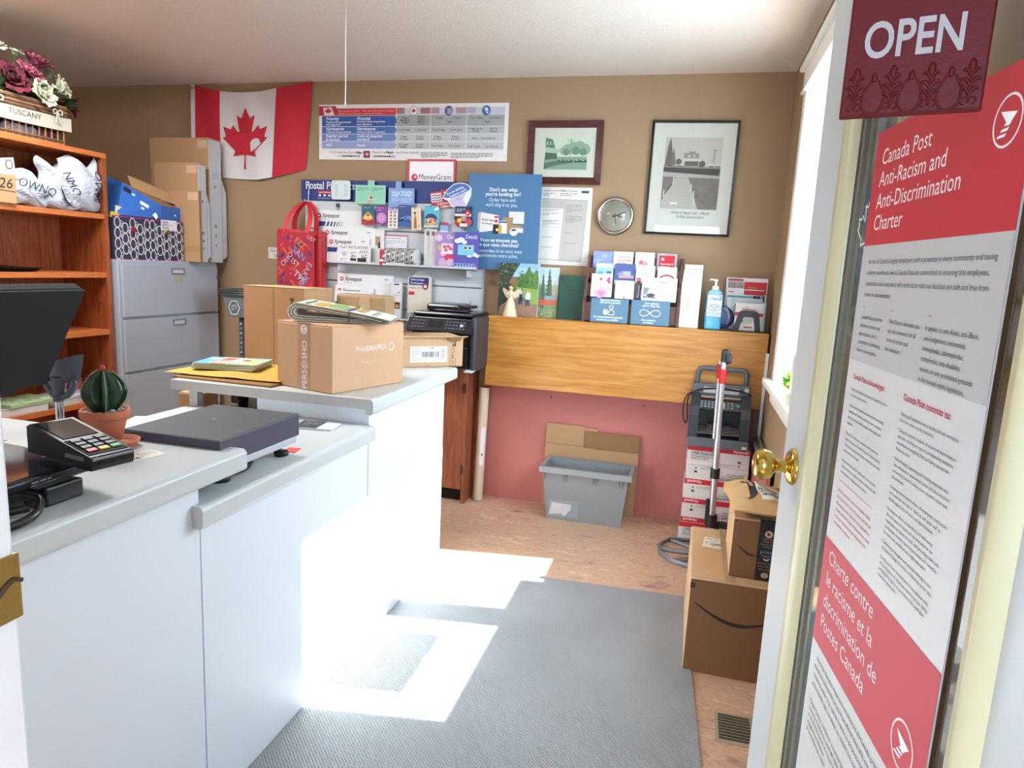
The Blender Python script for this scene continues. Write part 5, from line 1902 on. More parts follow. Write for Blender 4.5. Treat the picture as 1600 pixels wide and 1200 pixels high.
vs = ring4(hx0, hy0, 0.0) + ring4(hx1, hy1, hz) + ring4(hx1 - 0.006, hy1 - 0.006, hz) + ring4(hx0 - 0.006, hy0 - 0.006, 0.008)
fs = [(3, 2, 1, 0)] + [(i, (i + 1) % 4, 4 + (i + 1) % 4, 4 + i) for i in range(4)] + [(4 + i, 4 + (i + 1) % 4, 8 + (i + 1) % 4, 8 + i) for i in range(4)] + [(8 + i, 8 + (i + 1) % 4, 12 + (i + 1) % 4, 12 + i) for i in range(4)] + [(12, 13, 14, 15)]
g.add(vs, fs, TG)
g.obj('body', u)
g = G()
a, b_ = 0.256, 0.122
o4, i4 = ring4(a, b_, 0.280), ring4(a, b_, 0.312)
i5, i6 = ring4(hx1 - 0.006, hy1 - 0.006, 0.312), ring4(hx1, hy1, 0.280)
vs = o4 + i4 + i5 + i6
fs = [(i, (i + 1) % 4, 4 + (i + 1) % 4, 4 + i) for i in range(4)] + [(4 + i, 4 + (i + 1) % 4, 8 + (i + 1) % 4, 8 + i) for i in range(4)] + [(8 + i, 8 + (i + 1) % 4, 12 + (i + 1) % 4, 12 + i) for i in range(4)] + [(12 + i, 12 + (i + 1) % 4, (i + 1) % 4, i) for i in range(4)]
g.add(vs, fs, M('8E9194', 0.45, n=0.03, s=30))
g.obj('rim', u)
for x in (-0.232, -0.125, -0.108, 0.042, 0.060, 0.180, 0.200):
    G().add([(x, -0.122, 0.281), (x + 0.006, -0.122, 0.281), (x + 0.006, -0.098, 0.225), (x, -0.098, 0.225), (x, -0.095, 0.281), (x + 0.006, -0.095, 0.281)], [(0, 3, 2, 1), (0, 4, 3), (1, 2, 5)], TG).obj('rib', u)
G().prism([(-0.195, 0.030), (-0.180, 0.104), (-0.070, 0.100), (-0.072, 0.066), (-0.085, 0.058), (-0.092, 0.040), (-0.110, 0.026), (-0.125, 0.040)], 0, 0.0006, M('C2C4C6', 0.7), Matrix.Translation((0, -0.0795, 0)) @ Matrix.Rotation(PI / 2 + 0.098, 4, 'X')).obj('torn_label', u)
G().box(-0.198, -0.0005, 0, -0.030, 0.0005, 0.10, M('8E959C', 0.4), T=Matrix.Translation((0, -0.0805, 0.022)) @ Matrix.Rotation(0.098, 4, 'X')).obj('label_pocket', u)

# standing paper roll
u = thing('paper_roll', 'tall cream cardboard tube standing left of the pink board', 'tube', (-1.140, 3.800, 0.004), (0, 0.022, 0))
TB = M('CFC0A8', 0.7, n=0.04, s=30)
G().lathe([(0.029, 0), (0.029, 0.690)], TB, 24).obj('tube', u)
G().lathe([(0.0005, 0.690), (0.029, 0.690), (0.029, 0.6905)], M('A8977C', 0.8), 24).obj('end_cap', u)
g = G()
n = 6
vs, fs = [], []
for i in range(n + 1):
    a = -PI / 2 + 0.15 + i * 0.16
    for z in (0.22, 0.45):
        vs.append((0.0295 * math.cos(a), 0.0295 * math.sin(a), z))
g.add(vs, [(2 * i, 2 * i + 2, 2 * i + 3, 2 * i + 1) for i in range(n)], M('E2DEE6', 0.5), True)
g.add([(0.0298 * math.cos(a), 0.0298 * math.sin(a), z) for a, z in ((-1.15, 0.28), (-0.85, 0.28), (-0.85, 0.292), (-1.15, 0.292))], [(0, 1, 2, 3)], M('4A4656', 0.5))
g.obj('label', u)

# red-brown cabinet under the printer
RC = wood('9A5A3C', '7E4228', 'Z', 4, 0.42, 0.03, 10)
u = thing('wooden_cabinet', 'old reddish brown wooden cabinet under the black printer', 'cabinet', (-1.62, 3.690, 0))
w, d, h = 0.425, 0.225, 0.820
G().box(0, 0.02, 0.09, w - 0.020, d, h, RC).obj('body', u)
G().box(w - 0.020, 0.0, 0.0, w, d, h, RC, bev=0.002).obj('side_panel', u)
G().box(0, 0.002, 0.085, w - 0.021, 0.020, h - 0.002, RC, bev=0.003).obj('door', u)
G().box(0, 0.06, 0, w - 0.020, 0.075, 0.09, M('1F1612', 0.8)).obj('plinth', u)
for z in (0.21, 0.695):
    g = G()
    g.box(w - 0.0205, -0.003, z - 0.026, w - 0.008, 0.001, z + 0.026, M('5A4630', 0.35, met=0.7), bev=0.001)
    g.cyl((w - 0.021, -0.004, z - 0.028), (w - 0.021, -0.004, z + 0.028), 0.003, M('5A4630', 0.35, met=0.7), n=8)
    g.obj('hinge', u)

# black printer
u = thing('printer', 'black multifunction laser printer with document feeder and keypad on the wooden cabinet', 'printer', (-1.490, 3.500, 0.8205))
PB = M('17181B', 0.28, n=0.04, s=60, coat=0.3)
PG = M('33363E', 0.45, n=0.05, s=60)
PD = M('0E0F11', 0.35)
w, d = 0.392, 0.375
G().box(0.0, 0.045, 0.0, w - 0.030, d, 0.285, PB, bev=0.014).obj('body', u)
G().box(w - 0.032, 0.005, 0.0, w, d, 0.300, PG, bev=0.020, seg=3).obj('side_panel', u)
G().box(0.012, 0.026, 0.01, w - 0.050, 0.046, 0.130, PD, bev=0.006).obj('paper_cassette', u)
G().box(0.020, 0.036, 0.135, w - 0.060, 0.10, 0.190, M('08090A', 0.5), bev=0.004).obj('output_slot', u)
g = G()
Q = Matrix.Translation((0, -0.018, 0.212)) @ Matrix.Rotation(-0.62, 4, 'X')
g.box(-0.006, 0, 0, w - 0.022, 0.020, 0.085, PB, bev=0.005, T=Q)
cp_ = g.obj('control_panel', u)
g = G()
for i in range(3):
    for j in range(4):
        g.box(0.020 + j * 0.020, -0.003, 0.018 + i * 0.020, 0.032 + j * 0.020, 0.001, 0.027 + i * 0.020, M('4A4D55', 0.4), T=Q)
for i in range(3):
    for j in range(6):
        g.box(0.215 + j * 0.020, -0.003, 0.018 + i * 0.020, 0.227 + j * 0.020, 0.001, 0.028 + i * 0.020, M('565A64', 0.4), T=Q)
g.box(0.300, -0.0035, 0.036, 0.316, 0.001, 0.052, M('B9BEC8', 0.4), T=Q)
k_ = g.obj('buttons', cp_)
k_['kind'] = 'stuff'
G().box(0.115, -0.002, 0.026, 0.195, 0.002, 0.070, M('23282A', 0.15), T=Q).obj('screen', cp_)
G().box(0.008, 0.050, 0.286, w - 0.035, d - 0.02, 0.312, PB, bev=0.010).obj('scanner_lid', u)
g = G()
g.box(0.040, 0.16, 0.312, 0.245, d - 0.02, 0.352, PB, bev=0.014)
g.obj('document_feeder', u)
G().box(0.120, 0.085, 0.318, 0.310, 0.19, 0.324, PB, bev=0.002, T=Matrix.Translation((0, 0, 0.0)) ).obj('feeder_tray', u)
G().box(0.215, 0.20, 0.330, 0.300, d - 0.06, 0.346, M('232529', 0.5), bev=0.006).obj('feeder_tray', u)
p = Print()
p.text('Canon', 0.022, 0.262, 0.020, '6C7078')
p.obj(u, (0.010, 0.0445, 0.0), UP)
u = thing('paper_tongue', 'white sheet edge poking from the front of the printer', 'paper', (-1.150, 3.470, 0.8225))
G().box(0, 0, 0, 0.050, 0.05, 0.004, M('D8DAE2', 0.5), T=Matrix.Rotation(0.10, 4, 'X')).obj('sheet', u)

# five red and white boxes
def lynx(k, label, flip):
    w, d, h = 0.312, 0.24, 0.1045
    r = thing('red_white_box', label, 'box', (0.046 + (0.004 if k % 2 else 0.0) + 0.004 * (4 - k) * 0.5, 3.602 + 0.004 * (k % 2), 0.0005 + (4 - k) * 0.1055), 0.0, 'stack of red and white boxes')
    G().box(0, 0, 0, w, d, h, M('D8D2CC', 0.55, n=0.02, s=40), bev=0.002, seg=1).obj('carton', r)
    p = Print(w, h, (0, 0, 600, 200))
    p.rect(0, 0, 600, 52, 'C2242E')
    p.text('Honeywell', 440, 40, 44, 'E9CFCF', bold=True, fit=140)
    p.text('LYNX Touch 5200', 40, 92, 44, '3A3636', bold=True, fit=240)
    p.text('Self-Contained Wireless Home and', 40, 116, 22, '5A5654', bold=True, fit=220)
    p.text('Business Control System', 40, 138, 22, '5A5654', bold=True, fit=170)
    p.line([(20, 150), (580, 150)], 2, 'B4AEA8')
    p.rect(490, 120, 520, 142, '4A4644')
    p.disc(505, 170, 9, '4A4644')
    p.greek(300, 168, 470, 3, 11, 6, '9A9490', k + 1)
    if flip:
        p.obj(r, (w, -0.0005, h), (PI / 2, PI, 0))
    else:
        p.obj(r, (0, -0.0005, 0), UP)
    sd = Print(d, h, (0, 0, 500, 200))
    sd.rect(0, 0 if not flip else 148, 500, 52 if not flip else 200, 'B8323A')
    sd.obj(r, (-0.0005, d, 0), (PI / 2, 0, -PI / 2), name='side_print')
    return r


for k, (lab, fl_) in enumerate((('topmost red and white box of the stack, upright under the banknote counter', False), ('second red and white box from the top, upside down', True), ('third red and white box, in the middle of the stack', True), ('fourth red and white box from the top, upside down', True), ('bottom red and white box, standing on the floor by the cart plate', False))):
    lynx(k, lab, fl_)

# banknote counter
u = thing('banknote_counter', 'dark grey banknote counting machine with a carry handle on the red and white boxes', 'machine', (0.048, 3.572, 0.5290))
DG = M('34383E', 0.35, n=0.04, s=60)
MG = M('5C6068', 0.4, n=0.04, s=60)
w, d = 0.298, 0.160
G().box(-0.004, -0.012, 0.0, w + 0.004, d, 0.050, MG, bev=0.006).obj('base', u)
for x0_, x1_ in ((0.0, 0.046), (w - 0.046, w)):
    g = G()
    pr = [(0.004, 0.050), (d, 0.050), (d, 0.265), (0.09, 0.265), (0.030, 0.205), (0.004, 0.16)]
    vs = [(x0_, y, z) for y, z in pr] + [(x1_, y, z) for y, z in pr]
    n = len(pr)
    g.add(vs, [tuple(range(n))[::-1], tuple(range(n, 2 * n))] + [(i, (i + 1) % n, n + (i + 1) % n, n + i) for i in range(n)], DG)
    g.obj('side_housing', u)
G().box(0.046, 0.095, 0.050, w - 0.046, 0.11, 0.200, M('0D0E10', 0.3)).obj('stacker_wall', u)
SL_ = M('A8A6A2', 0.25, met=0.8)
G().box(0.046, 0.012, 0.072, w - 0.046, 0.10, 0.078, SL_, T=Matrix.Translation((0, 0, 0.0)) @ Matrix.Rotation(0.25, 4, 'X')).obj('stacker_plate', u)
g = G()
for cx_ in (0.105, 0.195):
    g.cyl((cx_ - 0.012, 0.055, 0.090), (cx_ + 0.012, 0.055, 0.090), 0.030, M('1A1B1E', 0.5), n=20)
g.obj('stacking_wheel', u)
u.children[-1]['kind'] = 'stuff'
Q = Matrix.Translation((0.030, 0.026, 0.196)) @ Matrix.Rotation(-0.75, 4, 'X')
G().box(0, 0, 0, w - 0.06, 0.02, 0.058, DG, bev=0.006, T=Q).obj('control_panel', u)
g = G()
for i in range(3):
    for j in range(4):
        g.box(0.020 + j * 0.018, -0.003, 0.010 + i * 0.015, 0.032 + j * 0.018, 0.001, 0.018 + i * 0.015, M('8A9098', 0.4), T=Q)
    for j in range(2):
        g.box(0.150 + j * 0.020, -0.003, 0.010 + i * 0.015, 0.163 + j * 0.020, 0.001, 0.018 + i * 0.015, M('8A9098', 0.4), T=Q)
kk = g.obj('keypad', u)
kk['kind'] = 'stuff'
G().cyl((0, 0, 0), (0, -0.004, 0), 0.010, M('2F9A55', 0.4), n=16, T=Q @ Matrix.Translation((0.205, 0, 0.030))).obj('start_button', u, label='green start button')
G().box(0.098, -0.002, 0.008, 0.140, 0.001, 0.046, M('BFC6B4', 0.2), T=Q).obj('screen', u)
g = G()
g.box(0.006, 0.11, 0.250, w - 0.006, d, 0.315, MG, bev=0.006)
g.obj('rear_hood', u)
G().box(0.050, 0.060, 0.250, w - 0.050, 0.11, 0.258, SL_, T=Matrix.Translation((0, 0, 0.0))).obj('hopper_plate', u)
G().box(0.060, 0.104, 0.268, w - 0.060, 0.109, 0.300, M('B9B7B2', 0.3, met=0.6)).obj('hopper_guide', u)
g = G()
hz0, hz1 = 0.300, 0.392
g.tube([(0.026, 0.148, hz0), (0.026, 0.148, hz1 - 0.02), (0.034, 0.148, hz1 - 0.006), (0.050, 0.148, hz1), (w - 0.050, 0.148, hz1), (w - 0.034, 0.148, hz1 - 0.006), (w - 0.026, 0.148, hz1 - 0.02), (w - 0.026, 0.148, hz0)], 0.0125, MG, 10)
g.obj('handle', u)
p = Print()
p.rect(w - 0.030, 0.010, w - 0.006, 0.024, 'C9C7BE')
p.obj(u, (0, -0.0124, 0.0), UP)
G().box(w - 0.034, 0.1085, 0.280, w - 0.012, 0.1102, 0.304, M('CFCDBE', 0.5)).obj('sticker', u)
u = thing('power_cord', 'black power cord looped over and beside the banknote counter', 'cord', (0.048, 3.552, 0.53))
pts = [(0.30, 0.150, 0.268), (0.26, 0.075, 0.292), (0.18, 0.050, 0.300), (0.10, 0.055, 0.300), (0.03, 0.06, 0.285), (-0.020, 0.07, 0.255), (-0.036, 0.08, 0.200), (-0.032, 0.08, 0.140), (-0.018, 0.08, 0.105), (-0.009, 0.09, 0.125), (-0.016, 0.09, 0.190), (-0.010, 0.10, 0.250), (0.04, 0.08, 0.288), (0.13, 0.06, 0.305), (0.21, 0.06, 0.302), (0.27, 0.10, 0.285)]


def smooth(P, n=4):
    out = []
    for i in range(len(P) - 1):
        p0, p1, p2, p3 = (Vector(P[max(i - 1, 0)]), Vector(P[i]), Vector(P[i + 1]), Vector(P[min(i + 2, len(P) - 1)]))
        for k in range(n):
            t = k / n
            out.append(0.5 * ((2 * p1) + (p2 - p0) * t + (2 * p0 - 5 * p1 + 4 * p2 - p3) * t * t + (3 * p1 - p0 - 3 * p2 + p3) * t ** 3))
    out.append(Vector(P[-1]))
    return out


G().tube(smooth(pts), 0.0034, M('151517', 0.5), 6).obj('cable', u)

# folding luggage cart
u = thing('luggage_cart', 'folded aluminium luggage cart with a slim pole and a grey floor plate', 'cart', (0.200, 3.455, 0))
AP = M('C9CBD0', 0.28, met=0.75, n=0.04, s=40)
BKP = M('202124', 0.45)
RDP = M('C4202C', 0.4)
lean = lambda z: -0.021 * z
for dx, dy, z0_, z1_, rr in ((0.004, 0.0, 0.02, 0.60, 0.0165), (0.004, 0.0, 0.58, 0.99, 0.0135)):
    G().cyl((dx + lean(z0_), dy, z0_), (dx + lean(z1_), dy, z1_), rr, AP, n=14).obj('pole', u)
G().cyl((-0.012 + lean(0.62), 0.026, 0.60), (-0.012 + lean(0.965), 0.026, 0.99), 0.0095, AP, n=12).obj('pole', u)
G().cyl((0.004 + lean(0.90), 0.0, 0.885), (0.004 + lean(0.96), 0.0, 0.955), 0.0175, RDP, n=14).obj('sleeve', u, label='red plastic sleeve')
G().cyl((-0.012 + lean(0.90), 0.026, 0.905), (-0.012 + lean(0.96), 0.026, 0.975), 0.0135, RDP, n=14).obj('sleeve', u, label='red plastic sleeve')
g = G()
g.box(-0.030, -0.012, 0.978, 0.008, 0.036, 1.050, BKP, bev=0.010, T=Matrix.Translation((0, 0, 0)))
g.box(-0.012, -0.020, 0.985, 0.020, 0.002, 1.032, BKP, bev=0.008)
g.obj('handle', u)
for z0_, z1_, rr in ((0.405, 0.455, 0.023), (0.150, 0.215, 0.027)):
    G().cyl((0.004 + lean(z0_), 0, z0_), (0.004 + lean(z1_), 0, z1_), rr, BKP, n=14).obj('clamp', u)
G().box(-0.020, -0.010, 0.440, -0.008, 0.014, 0.49, BKP, bev=0.003).obj('clip', u)
G().box(-0.034, -0.012, 0.16, -0.016, 0.020, 0.290, BKP, bev=0.004).obj('clip', u)
G().cyl((0.055, 0.00, 0.10), (0.055, 0.028, 0.10), 0.075, M('2B2C2F', 0.6), n=24).obj('wheel', u)
g = G()
PLM = M('7F8186', 0.45, met=0.3, n=0.05, s=40)
oc = [(-0.245, 0.02), (-0.200, 0.105), (-0.080, 0.135), (0.10, 0.135), (0.10, -0.215), (-0.075, -0.225), (-0.180, -0.180), (-0.238, -0.09)]
g.tube([(x, y, 0.013) for x, y in oc], 0.015, PLM, 8, closed=True, flat=0.45)
g.obj('plate_rim', u)
for a, b2 in (((-0.238, -0.04), (0.10, -0.04)), ((-0.19, 0.10), (0.06, -0.04)), ((-0.18, -0.175), (0.06, -0.04)), ((-0.08, 0.13), (0.08, 0.02)), ((-0.07, -0.22), (0.08, -0.10))):
    G().tube([(a[0], a[1], 0.012), (b2[0], b2[1], 0.012)], 0.012, PLM, 8, flat=0.45).obj('plate_rib', u)

# big carton with a smile
def smile(p, x0, y0, x1, y1, sag, w0, c='241C1A', n=14):
    top, bot = [], []
    for i in range(n + 1):
        t = i / n
        x, y = x0 + (x1 - x0) * t, y0 + (y1 - y0) * t - sag * math.sin(PI * t)
        th = w0 * (0.35 + 0.65 * math.sin(PI * min(1, t * 1.05)))
        top.append((x, y + th / 2))
        bot.append((x, y - th / 2))
    for i in range(n):
        p.poly([bot[i], bot[i + 1], top[i + 1], top[i]], c)


BX_SHADE = M('7C5433', 0.75, n=0.05, s=40, b=0.06)  # darker carton brown, the shade on the fronts put into the colour
u = thing('carton', 'large brown carton with a curved black smile on the floor beside the door', 'box', (0.088, 2.345, 0.0))
w, d, h = 0.312, 0.515, 0.356
G().box(0, 0, 0.0005, w, d, h, CBL, bev=0.004, seg=1).obj('body', u)
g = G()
g.box(0.001, -0.0012, 0.003, w, 0.0, h - 0.006, BX_SHADE)  # darker sheet over the front, shade painted as colour
g.obj('shaded_front', u)
G().box(0.0, 0.004, h, 0.125, 0.5 * d - 0.0, h + 0.003, CBL, bev=0.001, seg=1).obj('flap', u)
G().box(0.128, 0.004, h, w, 0.5 * d, h + 0.003, CBL, bev=0.001, seg=1).obj('flap', u)
G().box(0.112, -0.002, h + 0.003, 0.150, d, h + 0.0036, M('B49A72', 0.25, coat=0.3)).obj('tape', u)
p = Print(z=0.0014)
smile(p, 0.020, 0.265, 0.285, 0.232, 0.045, 0.014)
p.rect(0.0, 0.318, 0.016, 0.338, '2A201C')
p.rect(0.012, h - 0.010, 0.110, h - 0.0085, '4A3424')
p.obj(u, (0, 0, 0), UP)
p = Print(0.085, 0.11, (0, 0, 100, 120))
p.rect(0, 0, 100, 120, 'DEDACC')
p.text('XE9W CVBD KE44', 10, 24, 17, '4A4844', bold=True, fit=84)
p.text('KAVGN CWQ', 30, 46, 15, '5A5650', bold=True, fit=60)
p.line([(4, 56), (96, 56)], 1.5, '8A867C')
p.bars(34, 66, 96, 84, '4A4640', 2)
p.greek(10, 66, 30, 2, 10, 5, '6A665E', 1)
p.greek(40, 98, 90, 1, 8, 6, '8A867C', 3)
p.obj(u, (0.040, 0.300, h + 0.0002), (0, 0, -0.12), name='shipping_label')
p = Print()
for x, y in ((0.012, 0.49), (0.014, 0.44), (0.10, 0.49), (0.098, 0.44)):
    p.disc(x, y, 0.003, '6E5A3C')
p.obj(u, (0, 0, h), name='staple_marks')

u = thing('carton', 'smaller brown carton with black printed tape on top of the large smile carton', 'box', (0.214, 2.395, 0.361), (0, 0, -0.02))
w, d, h = 0.178, 0.335, 0.214
G().box(0, 0, 0.0, w, d, h, CBL, bev=0.003, seg=1).obj('body', u)
G().box(0.001, -0.0012, 0.002, w, 0.0, h - 0.004, BX_SHADE).obj('shaded_front', u)  # front shade carried by a darker sheet
BT = M('1B1E22', 0.35)
g = G()
g.box(0.086, -0.0022, 0.001, 0.150, -0.0012, h, BT)
g.box(0.086, -0.0022, h, 0.150, d, h + 0.001, BT)
g.obj('tape', u)
p = Print(z=0.0026)
smile(p, 0.020, 0.118, 0.086, 0.086, 0.010, 0.008, '241E1C')
p.disc(0.118, 0.170, 0.013, 'C9A28A')
p.poly([(0.113, 0.163), (0.113, 0.177), (0.126, 0.170)], '4A2A26')
p.text('videos & tv', 0.118, 0.150, 0.0085, 'A98E78', 'c')
p.text('streaming', 0.118, 0.141, 0.0085, 'A98E78', 'c')
p.text('films et séries', 0.118, 0.130, 0.0085, 'A98E78', 'c')
p.text('en ligne', 0.118, 0.121, 0.0085, 'A98E78', 'c')
p.text('prime', 0.118, 0.100, 0.019, '6D8FA8', 'c')
smile(p, 0.100, 0.094, 0.138, 0.096, 0.006, 0.003, '6D8FA8')
p.poly([(0.106, 0.084), (0.118, 0.078), (0.130, 0.084), (0.124, 0.074), (0.112, 0.074)], 'C9B79A')
p.text('unlimited reading', 0.118, 0.061, 0.0085, 'A98E78', 'c')
p.text('lecture illimitée', 0.118, 0.050, 0.0085, 'A98E78', 'c')
p.text('livres et plus', 0.118, 0.039, 0.0085, 'A98E78', 'c')
p.disc(0.118, 0.020, 0.012, 'BFA07E', 0.010)
p.rect(0.1172, 0.012, 0.1188, 0.028, '3A2A22')
p.rect(0.004, h - 0.012, 0.012, h - 0.007, '3A2A22')
p.obj(u, (0, 0, 0), UP)
p = Print()
p.rect(0.035, 0.0, 0.150, 0.050, 'CFCBBE')
p.bars(0.050, 0.008, 0.120, 0.024, '55514A', 5)
p.greek(0.045, 0.031, 0.130, 1, 0.02, 0.008, '55514A', 4)
p.obj(u, (0.005, 0.015, h + 0.0012), name='shipping_label')

# padded mailer
u = thing('padded_mailer', 'crumpled tan padded mailer lying on top of the taped carton', 'mailer', (0.195, 2.375, 0.5765), (0, 0, 0.04))
PMM = M('C69C69', 0.6, n=0.06, s=25, b=0.25)
w, d = 0.205, 0.330


def pill(i, j, s_):
    ex = (4 * i * (1 - i)) ** 0.45 * (4 * j * (1 - j)) ** 0.45
    wob = 0.010 * math.sin(9 * i + 5 * j) + 0.006 * math.sin(17 * j - 6 * i)
    z = 0.030 + (0.028 * ex + wob * ex) if s_ > 0 else 0.030 - 0.028 * ex
    return (w * i + 0.006 * math.sin(8 * j), d * j + 0.006 * math.sin(7 * i), z + 0.012 * (1 - i) * math.sin(3 * j))


g = G()
g.grid(lambda i, j: pill(i, j, 1), 22, 22, PMM)
g.grid(lambda i, j: pill(1 - i, j, -1), 22, 22, PMM)
g.obj('pouch', u)


def on_mailer(name, pts2, m, lift=0.0015):
    g = G()
    vs = []
    for a, b2 in pts2:
        x, y, z = pill(a, b2, 1)
        vs.append((x, y, z + lift))
    return g, vs


g = G()
nn = 12
vs = []
for k in range(nn + 1):
    t = k / nn
    a0 = 0.30 + 0.17 * math.sin(PI * t)
    th = 0.02 + 0.05 * math.sin(PI * t)
    jj = 0.80 - 0.62 * t
    for e in (-th, th):
        x, y, z = pill(a0 + e, jj, 1)
        vs.append((x, y, z + 0.0015))
g.add(vs, [(2 * k, 2 * k + 2, 2 * k + 3, 2 * k + 1) for k in range(nn)], M('231D1B', 0.5), True)
g.obj('smile_print', u)
g = G()


def lab(i, j):
    x, y, z = pill(0.52 + 0.45 * i, 0.22 + 0.50 * j, 1)
    return (x, y, z + 0.002)


g.grid(lab, 10, 10, M('DAD8D0', 0.5))
rn = random.Random(4)
for row, (jj, hh, c) in enumerate(((0.78, 0.14, '4A4846'), (0.52, 0.10, '55524E'), (0.30, 0.10, '6A6862'), (0.12, 0.09, '55524E'))):
    x = 0.08
    while x < 0.90:
        wd = rn.uniform(0.01, 0.03) if row == 0 else rn.uniform(0.03, 0.10)
        q = [lab(min(1, x), jj), lab(min(1, x + wd), jj), lab(min(1, x + wd), jj + hh), lab(min(1, x), jj + hh)]
        g.add([(a, b2, c2 + 0.0006) for a, b2, c2 in q], [(0, 1, 2, 3)], M(c, 0.6))
        x += wd + rn.uniform(0.012, 0.03)
g.obj('shipping_label', u)

# lime flower on the sill beside an added solid box that blocks the sun
u = thing('sill_flower_sun_block', 'lime green pompom flower beside an added white sun blocking box on the window sill', 'plant', (WR + 0.028, 2.86, WZ[0] + 0.0045))
G().box(-0.022, -0.170, 0, 0.020, 0.13, 0.165, M('E6E4DE', 0.5), bev=0.004).obj('sun_block', u)  # unseen box, sized to cut the step in the sun patch
GRN = M('7FB52E', 0.6, n=0.15, s=60)
g = G()
rn = random.Random(77)
for k in range(110):
    a, b2 = rn.uniform(0, 2 * PI), math.acos(rn.uniform(-1, 1))
    dv = Vector((math.sin(b2) * math.cos(a), math.sin(b2) * math.sin(a), math.cos(b2)))
    c0 = Vector((0.0, 0.185, 0.050))
    tq = dv.orthogonal().normalized() * 0.006
    g.add([c0 + dv * 0.01 - tq, c0 + dv * 0.038 - tq * 1.3, c0 + dv * 0.048, c0 + dv * 0.038 + tq * 1.3, c0 + dv * 0.01 + tq], [(0, 1, 2, 3, 4)], GRN)
g.obj('flower', u)
u.children[-1]['kind'] = 'stuff'
G().tube([(0, 0.12, 0.165), (0, 0.150, 0.150), (0, 0.182, 0.056)], 0.003, M('4F7A2A', 0.6), 6).obj('stem', u)

# ------------------------------------------------------------------ things on the counters
C1 = 0.9175
C2 = 0.8205
BLK = M('16171A', 0.35, n=0.04, s=60)
BLKM = M('131415', 0.65, n=0.04, s=60)

# leaning touch monitor seen from behind
u = thing('monitor', 'black point of sale monitor seen from behind, leaning back over the counter', 'monitor', (-1.322, 0.74, 1.095), (0, math.radians(30), 0))
G().box(-0.004, 0, 0, 0.0, 0.41, 0.240, BLKM, bev=0.001, seg=1).obj('rear_cover', u)
G().box(-0.028, 0.002, 0.002, -0.005, 0.408, 0.240, M('17191A', 0.75, n=0.05, s=50), bev=0.003).obj('bezel', u)
G().box(-0.0292, 0.012, 0.012, -0.028, 0.398, 0.230, M('0A0B0D', 0.1)).obj('screen', u)
G().box(-0.022, 0.04, -0.014, -0.002, 0.350, 0.004, BLKM, bev=0.002).obj('speaker_bar', u)
u2 = G()
u2.box(-0.04, 0.10, 0.04, 0.0, 0.24, 0.14, BLKM, bev=0.005)
u2.obj('vesa_plate', u)
g = G()
g.cyl((-0.07, 0.17, -0.195), (-0.02, 0.17, 0.09), 0.018, BLKM)
g.obj('stand_neck', u)
g = G()
T = Matrix.Rotation(math.radians(-30), 4, 'Y')
g.box(-0.10, 0.07, -0.176, 0.10, 0.27, -0.162, BLKM, bev=0.004, T=T)
g.obj('stand_base', u)

# flat touch display
u = thing('touch_display', 'flat black touch display lying on the counter under the card terminal', 'display', (-1.245, 0.93, 0.955), (0, 0.05, 0.0))
G().box(-0.115, -0.19, 0.0, 0.115, 0.150, 0.020, BLK, bev=0.004).obj('housing', u)
G().box(-0.105, -0.18, 0.020, 0.100, 0.140, 0.0212, M('2A2B45', 0.06, coat=0.6)).obj('screen', u)
p = Print()
p.greek(0.200, 0.011, 0.290, 1, 0.01, 0.0032, 'A9AAB2', 1)
p.greek(0.200, 0.005, 0.275, 1, 0.01, 0.0026, 'A9AAB2', 2)
p.rect(0.055, 0.005, 0.080, 0.013, 'C4C5CC')
p.obj(u, (0.1155, -0.19, 0), (PI / 2, 0, PI / 2))
u = thing('display_mount', 'black ball joint mount block under the edge of the touch display', 'mount', (-1.120, 0.985, C1))
G().box(-0.035, -0.040, 0.0, 0.018, 0.040, 0.036, BLK, bev=0.004).obj('block', u)
G().sphere((0.0, -0.052, 0.018), 0.013, BLK, n=14).obj('ball_joint', u)
G().box(-0.030, -0.050, 0.0365, 0.010, 0.020, 0.0378, M('2B2D30', 0.3), bev=0.0005, seg=1).obj('top_plate', u)
u = thing('coiled_cable', 'thick black cable loop hanging at the counter edge under the display', 'cable', (-1.105, 0.86, C1))
G().tube(smooth([(-0.02, 0.06, 0.030), (0.015, 0.060, 0.028), (0.040, 0.035, 0.016), (0.043, 0.0, 0.0075), (0.035, -0.05, 0.0075), (0.0, -0.085, 0.0075), (-0.05, -0.05, 0.0075), (-0.03, 0.0, 0.008), (0.010, 0.045, 0.014)]), 0.0072, M('121315', 0.3, coat=0.3), 8).obj('cable', u)

# card terminal
u = thing('card_terminal', 'black card payment terminal with coloured keys tilted on the touch display', 'terminal', (-1.235, 1.075, 0.9845), (0, 0, -0.20))
g = G()
L, Wd = 0.200, 0.084
prof = [(0.0, 0.0), (0.135, 0.0), (0.150, -0.006), (0.196, -0.006), (L, 0.004), (L, 0.016), (0.196, 0.021), (0.112, 0.038), (0.012, 0.058), (0.0, 0.052)]
n = len(prof)
vs = [(x, -Wd / 2, z) for x, z in prof] + [(x, Wd / 2, z) for x, z in prof]
g.add(vs, [tuple(range(n)), tuple(range(2 * n - 1, n - 1, -1))] + [(i, n + i, n + (i + 1) % n, (i + 1) % n) for i in range(n)], BLK)
g.obj('housing', u)
a1 = math.atan2(0.020, 0.100)
Q = Matrix.Translation((0.012, 0, 0.0582)) @ Matrix.Rotation(a1, 4, 'Y')
G().box(0.008, -0.034, 0, 0.094, 0.034, 0.0012, M('3A3836', 0.08, coat=0.5), T=Q).obj('screen', u)
a2 = math.atan2(0.017, 0.084)
Q2 = Matrix.Translation((0.112, 0, 0.0382)) @ Matrix.Rotation(a2, 4, 'Y')
